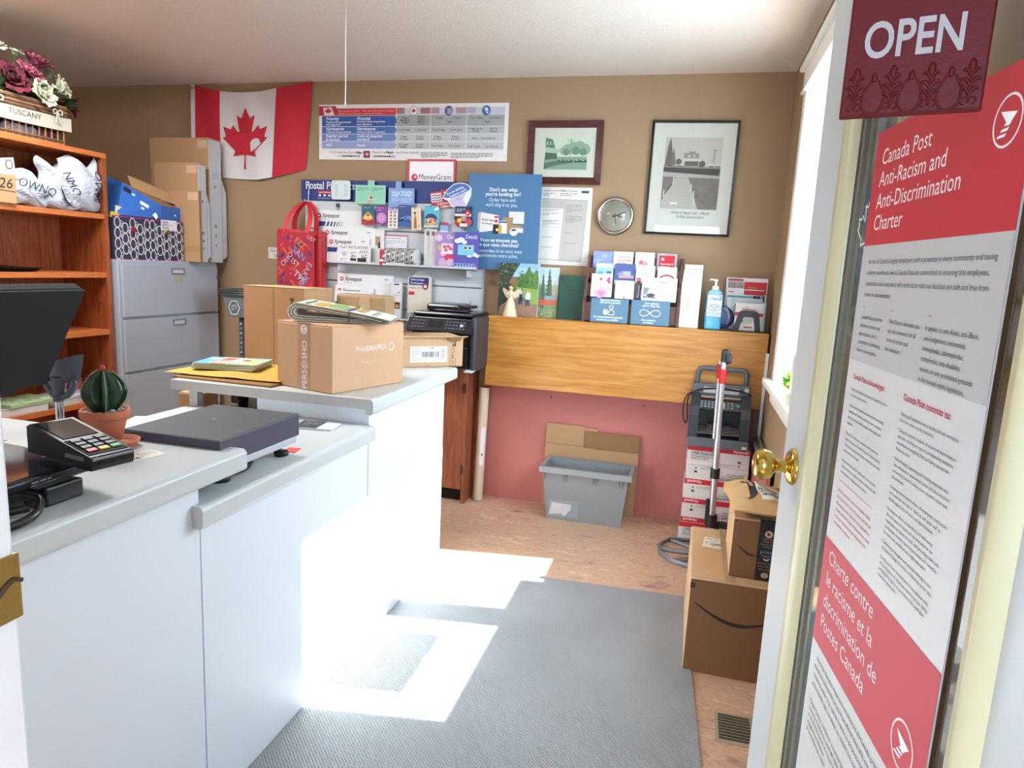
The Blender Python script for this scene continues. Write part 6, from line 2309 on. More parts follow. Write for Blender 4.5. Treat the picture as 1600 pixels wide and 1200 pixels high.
G().box(0.002, -0.039, 0, 0.078, 0.039, 0.0010, M('25272B', 0.75), T=Q2).obj('keypad_plate', u)
for i in range(4):
    for j in range(3):
        c = '1D2023'
        lab = None
        if i == 3:
            c = ('C2333F', 'D9B83A', '4CA04E')[j]
            lab = ('red cancel key', 'yellow correct key', 'green enter key')[j]
        x0_ = 0.006 + i * 0.0165
        y0_ = -0.034 + j * 0.0235
        k = G().box(x0_, y0_, 0.001, x0_ + 0.0125, y0_ + 0.020, 0.0040, M(c, 0.4), bev=0.0012, seg=1, T=Q2).obj('key', u, label=lab)
        if i < 3:
            q = Print(z=0.0)
            q.rect(-0.002, -0.003, 0.0025, 0.003, '9A9EA6')
            o = q.obj(k, name='key_print')
            o.matrix_local = Q2 @ Matrix.Translation((x0_ + 0.006, y0_ + 0.010, 0.00405))
G().box(L - 0.004, -0.030, 0.006, L + 0.002, 0.032, 0.014, M('0B0B0C', 0.3)).obj('card_slot', u)
G().box(L - 0.008, -0.040, 0.013, L + 0.001, 0.040, 0.0185, M('8C8F9C', 0.3, met=0.5), bev=0.001).obj('front_trim', u)
G().box(0.120, -Wd / 2 - 0.0008, 0.010, 0.175, -Wd / 2 + 0.0006, 0.018, M('8B8E94', 0.3, met=0.7)).obj('side_slot', u)

# brown folder
u = thing('brown_folder', 'dark brown flat case with a pale printed slip on the counter behind the display', 'case', (-1.47, 1.00, C1))
G().box(-0.13, -0.16, 0, 0.09, 0.20, 0.024, M('3F3029', 0.45, n=0.06, s=50), bev=0.004).obj('case_body', u)
G().box(-0.02, 0.06, 0.0242, 0.10, 0.215, 0.0256, M('C9CFC4', 0.6)).obj('paper_slip', u)

# scanner stand
u = thing('scanner_stand', 'grey scanner cradle stand with a chrome post behind the terracotta pot', 'stand', (-1.545, 1.378, C1))
GS = M('4A4F57', 0.4, n=0.04, s=60)
G().lathe([(0.052, 0), (0.054, 0.004), (0.050, 0.010), (0.030, 0.014), (0.018, 0.024), (0.010, 0.030)], M('5B5E60', 0.45), 32).obj('base_disc', u)
G().cyl((0, 0, 0.024), (0, 0, 0.084), 0.0095, M('C9CBD0', 0.12, met=1.0), n=20).obj('post', u)
G().cyl((0, 0, 0.080), (0, 0, 0.094), 0.0125, GS, n=20).obj('collar', u)
for s_ in (-1, 1):
    G().tube(smooth([(0, 0, 0.090), (s_ * 0.022, 0.004, 0.096), (s_ * 0.040, 0.006, 0.114), (s_ * 0.046, 0.006, 0.138)]), [0.009] * 12 + [0.006], GS, 10).obj('cradle_arm', u)


def cup(i, j):
    a = PI * (0.06 + 0.88 * i)
    z = 0.128 + 0.062 * j + 0.012 * j * math.cos(2 * PI * i) + 0.010 * math.sin(PI * i) * j
    r_ = 0.036 + 0.018 * j
    return (-1.0 * r_ * math.cos(a) * 1.15, 0.030 - r_ * math.sin(a) * 0.9, z)


g = G()
g.grid(cup, 20, 8, GS)
g.grid(lambda i, j: tuple(Vector(cup(1 - i, j)) + Vector((0, 0.004, 0))), 20, 8, GS)
g.obj('cup', u)
G().cyl((0, 0.0, 0.094), (0, 0.006, 0.140), 0.012, GS, 0.020).obj('cup_stem', u)

# cactus in a terracotta pot
u = thing('saucer', 'terracotta saucer showing beside the pot on the counter', 'saucer', (-1.318, 1.322, C1))
u.scale = (0.78, 0.78, 0.78)
TC = M('B9674A', 0.75, n=0.08, s=40, b=0.1)
G().lathe([(0.050, 0), (0.066, 0.016), (0.069, 0.018), (0.069, 0.022), (0.063, 0.022), (0.058, 0.010), (0.0005, 0.009)], TC, 36).obj('dish', u)
u = thing('potted_cactus', 'dark green ribbed cactus with a red bud in a terracotta pot', 'plant', (-1.335, 1.312, C1 + 0.0175))
u.scale = (0.76, 0.76, 0.78)
G().lathe([(0.0005, 0), (0.046, 0), (0.0615, 0.070), (0.062, 0.071), (0.068, 0.071), (0.070, 0.074), (0.0715, 0.094), (0.069, 0.097), (0.062, 0.096), (0.060, 0.082), (0.0005, 0.080)], TC, 40).obj('pot', u)
rn = random.Random(2)
for k in range(22):
    a = k * 2.399
    rr = 0.020 + 0.034 * math.sqrt((k + 1) / 22)
    G().sphere((rr * math.cos(a), rr * math.sin(a), 0.086 + rn.uniform(0, 0.004)), rn.uniform(0.007, 0.011), M(rn.choice(['C9C4BC', 'A9A298', 'DAD6CF', '8A857C']), 0.5, n=0.1, s=80), sx=rn.uniform(1, 1.5), sz=0.75, n=8).obj('pebble', u)
GC = M('133A1C', 0.3, n=0.3, s=60, coat=0.3)
GE = M('8A8C70', 0.7)
nr = 5
hgt = 0.135
for k in range(nr):
    a = 2 * PI * k / nr + 0.55
    ca, sa = math.cos(a), math.sin(a)
    g = G()

    def rad(t):
        return 0.014 + 0.052 * math.sin(PI * (0.05 + 0.88 * t ** 1.05)) ** 1.0
    NS = 14
    vs = []
    for i in range(NS + 1):
        t = i / NS
        z = 0.080 + hgt * t
        R = rad(t) if t < 1 else 0.012
        th0 = 0.013 * (1 - 0.5 * t)
        for rr, th in ((0.0, th0), (R * 0.55, th0 * 0.9), (R, 0.0022), (R * 0.55, -th0 * 0.9), (0.0, -th0)):
            vs.append((rr * ca - th * sa, rr * sa + th * ca, z))
    fs = []
    for i in range(NS):
        for q in range(4):
            fs.append((i * 5 + q, (i + 1) * 5 + q, (i + 1) * 5 + q + 1, i * 5 + q + 1))
    fs.append((NS * 5, NS * 5 + 1, NS * 5 + 2, NS * 5 + 3, NS * 5 + 4))
    g.add(vs, fs, GC, True)
    rib = g.obj('rib', u)
    g = G()
    pts = [(rad(t) * ca * 1.004, rad(t) * sa * 1.004, 0.080 + hgt * t) for t in [i / NS for i in range(NS + 1)]]
    g.tube(pts, 0.0016, GE, 6)
    for q in pts[2:-1]:
        for e in (-0.5, 0.0, 0.5):
            dv = Vector((math.cos(a + e), math.sin(a + e), 0.25 * e)).normalized()
            g.cyl(q, Vector(q) + dv * 0.012, 0.0006, GE, 0.0001, n=4)
    g.obj('spines', rib)
    rib.children[0]['kind'] = 'stuff'
G().lathe([(0.004, 0), (0.0075, 0.006), (0.0078, 0.014), (0.0055, 0.020), (0.0005, 0.021)], M('A81E2A', 0.3, coat=0.5), 14, Matrix.Translation((0, 0, 0.080 + hgt - 0.004))).obj('bud', u, label='glossy red bud')

# business card
u = thing('business_card', 'small cream business card on the counter beside the saucer', 'card', (-1.205, 1.279, C1), (0, 0, 1.33))
G().box(-0.046, -0.030, 0, 0.046, 0.030, 0.0008, M('DDD8C8', 0.6)).obj('card_stock', u)
p = Print(z=0.0009)
p.poly([(-0.040, -0.018), (-0.030, -0.006), (-0.022, -0.014), (-0.014, -0.004), (-0.008, -0.018)], '5A4A44')
p.greek(-0.004, 0.016, 0.040, 4, 0.008, 0.003, '8A867C', 2)
p.greek(-0.040, 0.016, -0.010, 2, 0.008, 0.003, '8A867C', 3)
p.obj(u)

# parcel scale
u = thing('parcel_scale', 'large grey and silver parcel scale on four black feet on the low counter', 'scale', (-1.365, 1.390, C2))
PW, PD_ = 0.288, 0.352
G().box(0, 0, 0.056, PW, PD_, 0.120, M('4C4D5E', 0.42, n=0.04, s=200), bev=0.003).obj('platform_cover', u)
G().box(0.002, 0.002, 0.1195, PW - 0.002, PD_ - 0.002, 0.1206, M('4B4E50', 0.6, n=0.10, s=18)).obj('platform_top', u)
G().box(0.006, 0.006, 0.034, PW - 0.004, PD_ - 0.006, 0.056, M('C2C4CC', 0.35, n=0.03, s=60), bev=0.005).obj('base', u)
FT = M('141416', 0.5)
for x in (0.045, PW - 0.035):
    for y in (0.050, PD_ - 0.040):
        f_ = G().lathe([(0.004, 0.0), (0.019, 0.0), (0.021, 0.003), (0.021, 0.011), (0.018, 0.014), (0.006, 0.016)], FT, 18, Matrix.Translation((x, y, 0.0005))).obj('foot', u)
        G().cyl((x, y, 0.014), (x, y, 0.036), 0.0042, M('C4C6CA', 0.25, met=0.9), n=10).obj('foot_screw', f_)
p = Print()
p.greek(0.118, 0.185, 0.150, 1, 0.01, 0.005, '9A9CA2', 3)
p.obj(u, (0, 0, 0.1208))
u = thing('scale_cable', 'coiled black cable tucked under the parcel scale', 'cable', (-1.130, 1.520, C2))
g = G()
for k in range(3):
    g.tube([(0.022 * math.cos(t) + 0.004 * k, 0.050 * math.sin(t), 0.006 + 0.0065 * k) for t in [i * PI / 12 for i in range(24)]], 0.0036, FT, 6, closed=True)
g.tube([(-0.02, 0.0, 0.01), (-0.08, 0.02, 0.006), (-0.16, 0.05, 0.004)], 0.0036, FT, 6)
g.obj('coil', u)
u.children[0]['kind'] = 'stuff'

u = thing('notepad', 'small pad with a dark printed half and white half beside the parcel scale', 'notepad', (-1.195, 2.065, C2), (0, 0, 0.12))
G().box(-0.075, -0.055, 0, 0.060, 0.040, 0.007, M('DCDCE2', 0.5), bev=0.001, seg=1).obj('pages', u)
G().box(-0.075, -0.055, 0.007, 0.008, 0.040, 0.0078, M('3E4248', 0.5)).obj('dark_cover', u)
p = Print(z=0.0080)
p.greek(-0.060, 0.020, 0.0, 4, 0.014, 0.004, 'A9ABB0', 2)
p.obj(u)
u = thing('loose_paper', 'white sheet with a lifted corner behind the parcel scale', 'paper', (-1.72, 1.84, C2), (0, 0, 0.35))
G().grid(lambda i, j: (-0.07 + 0.14 * i, -0.11 + 0.22 * j, 0.002 + 0.030 * max(0, (i + j) - 1.55) ** 1.2), 12, 12, M('E2E2E0', 0.6), True).obj('sheet', u)
u = thing('red_strip', 'tiny red paper strip poking out behind the parcel scale', 'paper', (-1.122, 1.755, C2), (0, 0, 0.2))
G().box(-0.01, -0.02, 0, 0.028, 0.03, 0.0015, M('E0584E', 0.6)).obj('strip', u)

# shelf under the far counter
SHZ = 0.7205
u = thing('black_canister', 'black canister with white bands under the far counter top', 'canister', (-1.80, 2.46, SHZ))
G().lathe([(0.036, 0), (0.037, 0.003), (0.037, 0.130), (0.034, 0.138), (0.020, 0.142), (0.0005, 0.143)], M('121214', 0.25, coat=0.4), 24).obj('body', u)
g = G()
for z in (0.030, 0.048):
    g.lathe([(0.0374, z), (0.0374, z + 0.010)], M('DDDCD8', 0.4), 24)
g.obj('band', u)
u.children[-1]['kind'] = 'stuff'
u = thing('black_canister', 'shorter plain black canister left of the banded one', 'canister', (-1.800, 2.57, SHZ))
G().lathe([(0.030, 0), (0.031, 0.003), (0.031, 0.110), (0.026, 0.118), (0.0005, 0.120)], M('121214', 0.35), 24).obj('body', u)
for k in range(7):
    r, w, h = wall_card('file_sheet', ('leftmost', 'second', 'third', 'fourth', 'fifth', 'sixth', 'rightmost')[k] + ' of seven white paper files standing in the black file tray', 'paper', -1.735 + 0.018 * k, SHZ + 0.012, -1.600 + 0.018 * k, SHZ + 0.130 - 0.003 * k, 2.41 + 0.016 * (k % 5), ('D9D8D6', 'CFCDCB', 'E0DEDC')[k % 3], 0.002, 'white file sheets under the far counter', 0.15, 0.03 * (k % 3 - 1))
r, w, h = wall_card('index_card', 'handwritten white index card with a green tab in the file tray', 'card', -1.612, SHZ + 0.060, -1.538, SHZ + 0.142, 2.385, 'DDDBD8', 0.002, None, 0.12)
p = Print()
p.rect(0.0, h - 0.014, 0.014, h, '2E6A4A')
p.text('Customers', 0.016, h - 0.014, 0.016, '3A3A3C', fit=0.050)
p.text('DHL', 0.006, 0.032, 0.017, '3A3A3C')
p.text('Management', 0.002, 0.012, 0.017, '3A3A3C', fit=0.066)
p.obj(r)
u = thing('file_tray', 'black open file tray holding paper under the far counter', 'tray', (-1.62, 2.43, SHZ))
g = G()
g.box(-0.125, -0.06, 0, 0.115, 0.08, 0.004, BLK)
g.box(-0.125, -0.063, 0, 0.115, -0.058, 0.052, BLK)
g.box(-0.125, 0.08, 0, 0.115, 0.085, 0.085, BLK)
g.box(0.111, -0.06, 0, 0.116, 0.08, 0.085, BLK)
g.box(-0.126, -0.06, 0, -0.121, 0.08, 0.085, BLK)
g.obj('tray_body', u)
u = thing('tape_gun', 'black tape dispenser lying in front of the file tray', 'dispenser', (-1.60, 2.30, SHZ))
G().lathe([(0.022, -0.012), (0.040, -0.012), (0.040, 0.012), (0.022, 0.012)], M('17181A', 0.25, coat=0.4), 24, Matrix.Translation((0, 0, 0.044)) @ Matrix.Rotation(PI / 2, 4, 'X')).obj('roll', u)
G().box(-0.09, -0.014, 0.0, 0.05, 0.014, 0.010, BLK, bev=0.003).obj('frame', u)
G().tube([(-0.085, 0, 0.008), (-0.11, 0, 0.04), (-0.05, 0, 0.070)], 0.008, BLK, 8).obj('handle', u)

# yellow envelopes with booklets
YM = M('CFA64A', 0.6, n=0.05, s=30, b=0.1)
u = thing('yellow_envelope', 'large yellow padded envelope under the booklets on the far counter', 'envelope', (-1.70, 2.37, C1 + 0.013), (0, 0, 0.04))
G().grid(lambda i, j: (-0.245 + 0.49 * i, -0.175 + 0.36 * j, 0.001 + 0.010 * (16 * i * (1 - i) * j * (1 - j)) ** 0.5 + 0.002 * math.sin(13 * i + 7 * j)), 18, 14, YM).obj('top_sheet', u)
G().grid(lambda i, j: (0.245 - 0.49 * i, -0.175 + 0.36 * j, 0.001 - 0.004 * (16 * i * (1 - i) * j * (1 - j)) ** 0.5), 12, 10, YM).obj('bottom_sheet', u)
u = thing('brown_envelope', 'brown envelope sticking out under the yellow one', 'envelope', (-1.665, 2.36, C1), (0, 0, -0.03))
G().box(-0.215, -0.195, 0, 0.22, 0.16, 0.008, M('9A6F38', 0.7, n=0.05, s=30), bev=0.003).obj('pouch', u)
for k in range(3):
    u = thing('booklet', ('booklet at the bottom of the colourful stack on the yellow envelope', 'middle booklet of the colourful stack on the yellow envelope', 'topmost booklet with a turquoise, red and yellow cover on the yellow envelope')[k], 'booklet', (-1.765 + 0.004 * k, 2.365, C1 + 0.0255 + 0.0085 * k), (0, 0, 0.22 + 0.03 * (k - 1)), 'booklets on the yellow envelope')
    G().box(-0.125, -0.092, 0, 0.125, 0.092, 0.0075, M('AFC0B4', 0.5), bev=0.001, seg=1).obj('pages', u)
    if k == 2:
        p = Print(z=0.0076)
        p.rect(-0.125, -0.092, 0.125, 0.092, 'A9C4B4')
        p.rect(-0.125, -0.092, -0.070, 0.092, '6FB0BE')
        p.poly([(-0.060, -0.092), (0.000, -0.092), (0.020, 0.060), (-0.050, 0.070)], 'C9584A')
        p.poly([(-0.015, -0.020), (0.060, -0.030), (0.055, 0.060), (0.000, 0.050)], 'E2DFD8')
        p.disc(0.050, 0.020, 0.022, '8A4A42')
        p.rect(0.060, -0.092, 0.110, 0.040, 'D9CF8A')
        for i in range(5):
            p.rect(-0.050 + i * 0.011, -0.080, -0.043 + i * 0.011, -0.010 + 0.01 * i, 'E6D8CE')
        p.disc(-0.095, 0.040, 0.020, 'E4E8E2')
        p.disc(0.090, 0.065, 0.018, '9CC7C4')
        p.obj(u)
u = thing('tan_carton', 'narrow tan carton standing on the floor between the cabinet and far counter', 'box', (-2.06, 2.52, 0), (0, 0, 0.1))
G().box(-0.05, -0.06, 0.0005, 0.06, 0.06, 0.79, CB, bev=0.003, seg=1).obj('body', u)
G().box(-0.048, -0.058, 0.79, 0.058, 0.058, 0.793, CBL).obj('lid', u)

# large carton with printed tape
def carton(label, loc, rz, w, d, h, front, side=None):
    r = thing('carton', label, 'box', loc, (0, 0, rz))
    G().box(0, 0, 0, w, d, h, front, bev=0.004, seg=1).obj('body', r)
    return r


CBP = M('C79C78', 0.72, n=0.04, s=50, b=0.06)
r = carton('pale brown carton with printed tape and faint white lettering under the rolled magazines', (-1.199, 2.147, C1), math.radians(73), 0.384, 0.285, 0.239, CBP)
G().box(0.002, 0.002, 0.239, 0.191, 0.283, 0.2425, CBP, bev=0.001, seg=1).obj('flap', r)
G().box(0.193, 0.002, 0.239, 0.382, 0.283, 0.2425, CBP, bev=0.001, seg=1).obj('flap', r)
TP = M('B98E72', 0.3, coat=0.4)
g = G()
g.box(-0.0010, 0.110, 0.001, 0.0, 0.172, 0.240, TP)
g.box(-0.001, 0.110, 0.2425, 0.384, 0.172, 0.2435, TP)
g.obj('tape', r)
p = Print(z=0.0014)
p.text('SHOPPERS DRUG MART', 0.168, -0.060, 0.030, 'E6DCD2', bold=True, rot=90, fit=0.24) if False else None
p.text('PERS', 0.160, 0.004, 0.034, 'E6DCD2', bold=True, rot=90)
p.text('SHO', 0.160, 0.112, 0.034, 'E6DCD2', bold=True, rot=90)
p.ring(0.149, 0.092, 0.0145, 0.004, 'E6DCD2')
p.text('P', 0.156, 0.086, 0.018, 'E6DCD2', bold=True, rot=90)
p.disc(0.146, 0.220, 0.017, 'E6DCD2')
p.text('S', 0.146, 0.209, 0.030, 'B08468', 'c', True)
p.obj(r, (0, 0.285, 0), (PI / 2, 0, -PI / 2))
p = Print()
p.text('PHARMAPRIX', 0.115, 0.142, 0.030, 'E2CDBC', bold=True, fit=0.170)
p.ring(0.310, 0.150, 0.016, 0.005, 'E2CDBC')
p.text('Beauté, bien-être, bonheur', 0.150, 0.098, 0.013, 'E2CDBC', fit=0.135)
p.obj(r, (0, -0.0004, 0), UP)

# rolled magazines on the carton
u = thing('magazine_bundle', 'folded bundle of magazines held by a dark band on top of the taped carton', 'magazines', (-1.268, 2.372, C1 + 0.2445), (0, 0, 0.30))
PM_ = [M('E4E1D8', 0.5), M('D2CDBE', 0.5), M('C7A564', 0.5), M('E9E7E0', 0.5), M('7A8A70', 0.5), M('E4E1D8', 0.5)]
for k in range(6):
    ro = 0.034 - 0.0035 * k
    rin = ro - 0.0026
    cz = 0.034

    def loop(rad_):
        pts = [(0.185 - 0.012 * k, cz + rad_ - 0.026 * 1.0 * 1.0)]
        pts = []
        for i in range(8):
            t = i / 7
            x = 0.185 - 0.010 * k - t * (0.335 - 0.010 * k)
            z = 0.012 - 0.0022 * 0 + (cz + rad_ - 0.012) * (t ** 0.7) + (0.034 - rad_) * -0.0
            z = (0.016 + 0.5 * (rad_ - 0.034)) * (1 - t ** 0.8) + (cz + rad_) * (t ** 0.8)
            pts.append((x, z))
        for i in range(1, 12):
            a = PI / 2 + PI * i / 12
            pts.append((-0.150 + rad_ * 1.05 * math.cos(a), cz + rad_ * math.sin(a)))
        for i in range(8):
            t = i / 7
            x = -0.150 + t * (0.335 - 0.006 * k)
            z = (cz - rad_) * (1 - t) + (0.003 + 0.0020 * k) * t
            pts.append((x, max(0.0006 + 0.0022 * k, z)))
        return pts
    A, B = loop(ro), loop(rin)
    g = G()
    y0_, y1_ = -0.115 + 0.004 * (k % 3), 0.115 - 0.005 * (k % 2)
    n = len(A)
    vs = [(x, y0_, z) for x, z in A] + [(x, y1_, z) for x, z in A] + [(x, y0_, z) for x, z in B] + [(x, y1_, z) for x, z in B]
    fs = []
    for i in range(n - 1):
        fs += [(i, i + 1, n + i + 1, n + i), (2 * n + i, 3 * n + i, 3 * n + i + 1, 2 * n + i + 1), (i, 2 * n + i, 2 * n + i + 1, i + 1), (n + i, n + i + 1, 3 * n + i + 1, 3 * n + i)]
    g.add(vs, fs, PM_[k], False)
    g.obj('magazine', u)
g = G()


def topz(x):
    t = min(1.0, max(0.0, (0.185 - x) / 0.335))
    return 0.016 * (1 - t ** 0.8) + 0.068 * (t ** 0.8)


for (x0_, x1_, y0_, y1_, c) in ((-0.10, -0.055, -0.09, 0.05, 'C9A53E'), (-0.05, 0.0, -0.06, 0.09, '7FA85A'), (-0.045, 0.03, -0.10, -0.065, 'B9C46A'), (0.005, 0.045, -0.05, 0.02, '6A9AC0'), (0.005, 0.045, 0.025, 0.09, 'D9CB5A'), (0.05, 0.085, -0.05, 0.04, 'D8A04A'), (0.05, 0.085, 0.045, 0.10, '7FA85A'), (-0.13, -0.115, -0.10, 0.08, '4E7A50'), (0.115, 0.120, -0.09, 0.09, '6A6C70'), (0.128, 0.132, -0.09, 0.09, '8A8C90')):
    ns = 6
    vs, fs = [], []
    for i in range(ns + 1):
        x = x0_ + (x1_ - x0_) * i / ns
        z = topz(x) + 0.0016
        vs += [(x, y0_, z), (x, y1_, z)]
    g.add(vs, [(2 * i, 2 * i + 2, 2 * i + 3, 2 * i + 1) for i in range(ns)], M(c, 0.5))
g.obj('cover_print', u)
u.children[-1]['kind'] = 'stuff'
bp_ = [(0.035, y, topz(0.035) + 0.003) for y in (-0.113, -0.05, 0.0, 0.05, 0.112)] + [(0.035, 0.116, 0.02), (0.035, 0.112, 0.001), (0.035, 0.0, 0.0006), (0.035, -0.112, 0.001), (0.035, -0.118, 0.02)]
G().tube(bp_, 0.0022, M('2E3A48', 0.5), 6, closed=True).obj('rubber_band', u)

# carton with a shipping label
r = carton('open topped pale carton with a white shipping label at the end of the far counter', (-1.335, 2.800, C1), math.radians(40), 0.410, 0.215, 0.135, M('C8A27F', 0.72, n=0.04, s=50, b=0.06))
G().box(0.0, -0.004, 0.130, 0.415, 0.222, 0.1345, CBL, bev=0.001, seg=1, T=Matrix.Translation((0, 0, 0.004))).obj('lid', r)
G().prism([(0.0, 0.0), (0.425, -0.018), (0.40, 0.012), (0.36, 0.03), (0.0, 0.028)], 0, 0.003, CBL, Matrix.Translation((0, -0.006, 0.138)) @ Matrix.Rotation(-0.35, 4, 'X')).obj('flap', r)
g = G()
for k in range(5):
    g.tube([(0.325 + 0.012 * k, -0.008 - 0.003 * (k % 2), 0.134), (0.345 + 0.010 * k, -0.014, 0.128 - 0.004 * (k % 3)), (0.375 + 0.005 * k, -0.010, 0.137)], 0.0035, CBD, 5)
g.obj('torn_edge', r)
r.children[-1]['kind'] = 'stuff'
p = Print(0.41, 0.135, (0, 0, 410, 135))
p.rect(150, 38, 330, 112, 'E6E4E8')
p.bars(205, 62, 290, 88, '6A6A78', 6)
p.greek(158, 48, 200, 4, 12, 4, 'A9A8B0', 1)
p.greek(300, 56, 325, 5, 9, 4, '8A8A94', 2)
p.rect(252, 42, 260, 48, '4A4850')
p.greek(158, 96, 240, 2, 8, 4, 'B4B2BA', 4)
p.line([(225, 112), (225, 128), (250, 128)], 1.5, '7A6256')
p.line([(345, 92), (345, 130), (372, 130), (372, 96)], 1.5, '7A6256')
p.ring(358, 58, 9, 1.5, '6A564C', 11)
p.text('5', 350, 96, 28, '6A564C')
p.text('1', 355, 122, 24, '6A564C')
p.poly([(352, 38), (360, 24), (372, 20), (372, 38)], '55443C')
p.obj(r, (0, -0.0006, 0), UP)
p = Print()
p.greek(0.05, 0.06, 0.34, 1, 0.02, 0.014, 'A98462', 8)
p.greek(0.06, 0.15, 0.26, 2, 0.02, 0.008, 'A98462', 3)
p.obj(r, (0, 0, 0.1387))

# tall carton
r = carton('tall brown carton standing at the back of the far counter beside the red bag', (-1.905, 2.640, C1), 0.0, 0.300, 0.245, 0.341, CB)
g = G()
g.box(0.001, -0.0012, 0.001, 0.299, 0.0, 0.338, M('A57B54', 0.75, n=0.05, s=50, b=0.08))  # shaded front mixed as a darker brown than the body
g.obj('shaded_front', r)
G().box(0.148, -0.0022, 0.0, 0.150, -0.0010, 0.340, CBD).obj('seam', r)
G().box(0.0, 0.0, 0.341, 0.30, 0.12, 0.343, CBL).obj('flap', r)
p = Print()
p.text('84 - 12 X 10', 0.232, 0.300, 0.026, '2E2622', bold=True, rot=-90, fit=0.16)
p.obj(r, (0, -0.0014, 0), UP)
p = Print()
p.poly([(0.10, 0.225), (0.13, 0.245), (0.16, 0.235), (0.165, 0.265), (0.14, 0.275), (0.11, 0.262), (0.095, 0.245)], '2E2622')
p.obj(r, (0.3006, 0, 0), (PI / 2, 0, PI / 2))
u = thing('wrapped_parcel', 'brown paper wrapped parcel behind the magazine bundle', 'parcel', (-1.600, 2.900, C1))
G().box(0, 0, 0, 0.255, 0.105, 0.318, M('A58A66', 0.6, n=0.06, s=20, b=0.2), bev=0.014, seg=3).obj('wrapping', u)
G().box(0.120, -0.0015, 0.0, 0.175, 0.0, 0.310, M('BCA27C', 0.2, coat=0.5)).obj('tape', u)

# ------------------------------------------------------------------ on the bookcase
BT_Z = 1.8746
u = thing('wicker_basket', 'brown wicker basket with a cream cloth banner on top of the bookcase', 'basket', (-3.165, 2.650, BT_Z))
WK = M('6A4B35', 0.75, n=0.3, s=60, b=0.4)
WK2 = M('8A6A4C', 0.75, n=0.3, s=60, b=0.4)
bl, bd_, bh = 0.44, 0.20, 0.185


def rim(k, z, grow):
    hx, hy = bd_ / 2 + grow, bl / 2 + grow
    pts = []
    for cx, cy, a0 in ((hx - .03, -hy + .03, -PI / 2), (hx - .03, hy - .03, 0), (-hx + .03, hy - .03, PI / 2), (-hx + .03, -hy + .03, PI)):
        for i in range(5):
            a = a0 + PI / 2 * i / 4
            pts.append((cx + .03 * math.cos(a), cy + .03 * math.sin(a), z))
    return pts


for k in range(22):
    z = 0.006 + 0.0085 * k
    if 0.025 < z < 0.072:
        continue
    o = G().tube(rim(k, z, 0.010 * z / bh * 1.4 + 0.0018 * (-1) ** k), 0.0052, WK if k % 3 else WK2, 6, closed=True).obj('woven_ring', u)
for i in range(13):
    y = -bl / 2 + 0.02 + (bl - 0.04) * i / 12
    for sx_ in (-1, 1):
        G().tube([(sx_ * (bd_ / 2), y, 0.0), (sx_ * (bd_ / 2 + 0.010), y, 0.185)], 0.0045, WK2, 6).obj('stake', u)
for i in range(5):
    x = -bd_ / 2 + 0.03 + (bd_ - 0.06) * i / 4
    G().tube([(x, bl / 2, 0.0), (x, bl / 2 + 0.012, 0.185)], 0.0045, WK2, 6).obj('stake', u)
G().box(-bd_ / 2 + 0.012, -bl / 2 + 0.012, 0.004, bd_ / 2 - 0.012, bl / 2 - 0.012, 0.010, WK).obj('base', u)
g = G()
rn = random.Random(6)
for i in range(9):
    y = -bl / 2 + 0.04 + i * 0.045
    g.sphere((rn.uniform(0.02, 0.05), y, 0.045), 0.030, M(rn.choice(['D6D8E2', 'C9CEDA', 'E4E4E6']) if i < 7 else 'B04A66', 0.6), sx=0.8, n=8)
o = g.obj('tissue_filling', u)
o['kind'] = 'stuff'
G().box(-bd_ / 2 + 0.015, -bl / 2 + 0.015, 0.080, bd_ / 2 - 0.015, bl / 2 - 0.015, 0.160, M('2E3A26', 0.9)).obj('foam_block', u)
CL_ = M('B3AE9E', 0.8, n=0.04, s=60, b=0.1)
o = G().grid(lambda i, j: (bd_ / 2 + 0.020 + 0.002 * math.sin(14 * i), -bl / 2 - 0.01 + (bl + 0.02) * i, 0.073 + 0.062 * j - 0.004 * math.sin(PI * i)), 24, 4, CL_).obj('banner', u)
p = Print()
p.text('TUSCANY', 0.130, 0.098, 0.036, '4A4640', fit=0.165)
p.obj(u, (bd_ / 2 + 0.0245, -bl / 2 - 0.01, 0.0), (PI / 2, 0, PI / 2), name='banner_lettering')
for yy in (-0.150, 0.150):
    g = G()
    bxx = bd_ / 2 + 0.026
    for s_ in (-1, 1):
        g.tube(smooth([(bxx, yy, 0.150), (bxx + 0.004, yy + s_ * 0.012, 0.163), (bxx + 0.004, yy + s_ * 0.024, 0.156), (bxx + 0.004, yy + s_ * 0.020, 0.140), (bxx, yy, 0.150)]), 0.0035, CL_, 6)
        g.tube([(bxx, yy, 0.150), (bxx + 0.003, yy + s_ * 0.006, 0.125), (bxx + 0.003, yy + s_ * 0.010, 0.100)], 0.0035, CL_, 6)
    g.obj('bow', u)

# silk flowers
PETC = {'burgundy': ['4C081A', '5A0C22', '400616'], 'pink': ['9C4A60', 'AC5C70', '8C3C54'], 'cream': ['C4C4A8', 'CCCCB6', 'B8B998'], 'magenta': ['8E2448', '9E3458', '7E1C40'], 'bud': ['C9CDB0', 'B9C09A', 'D4D6C0']}


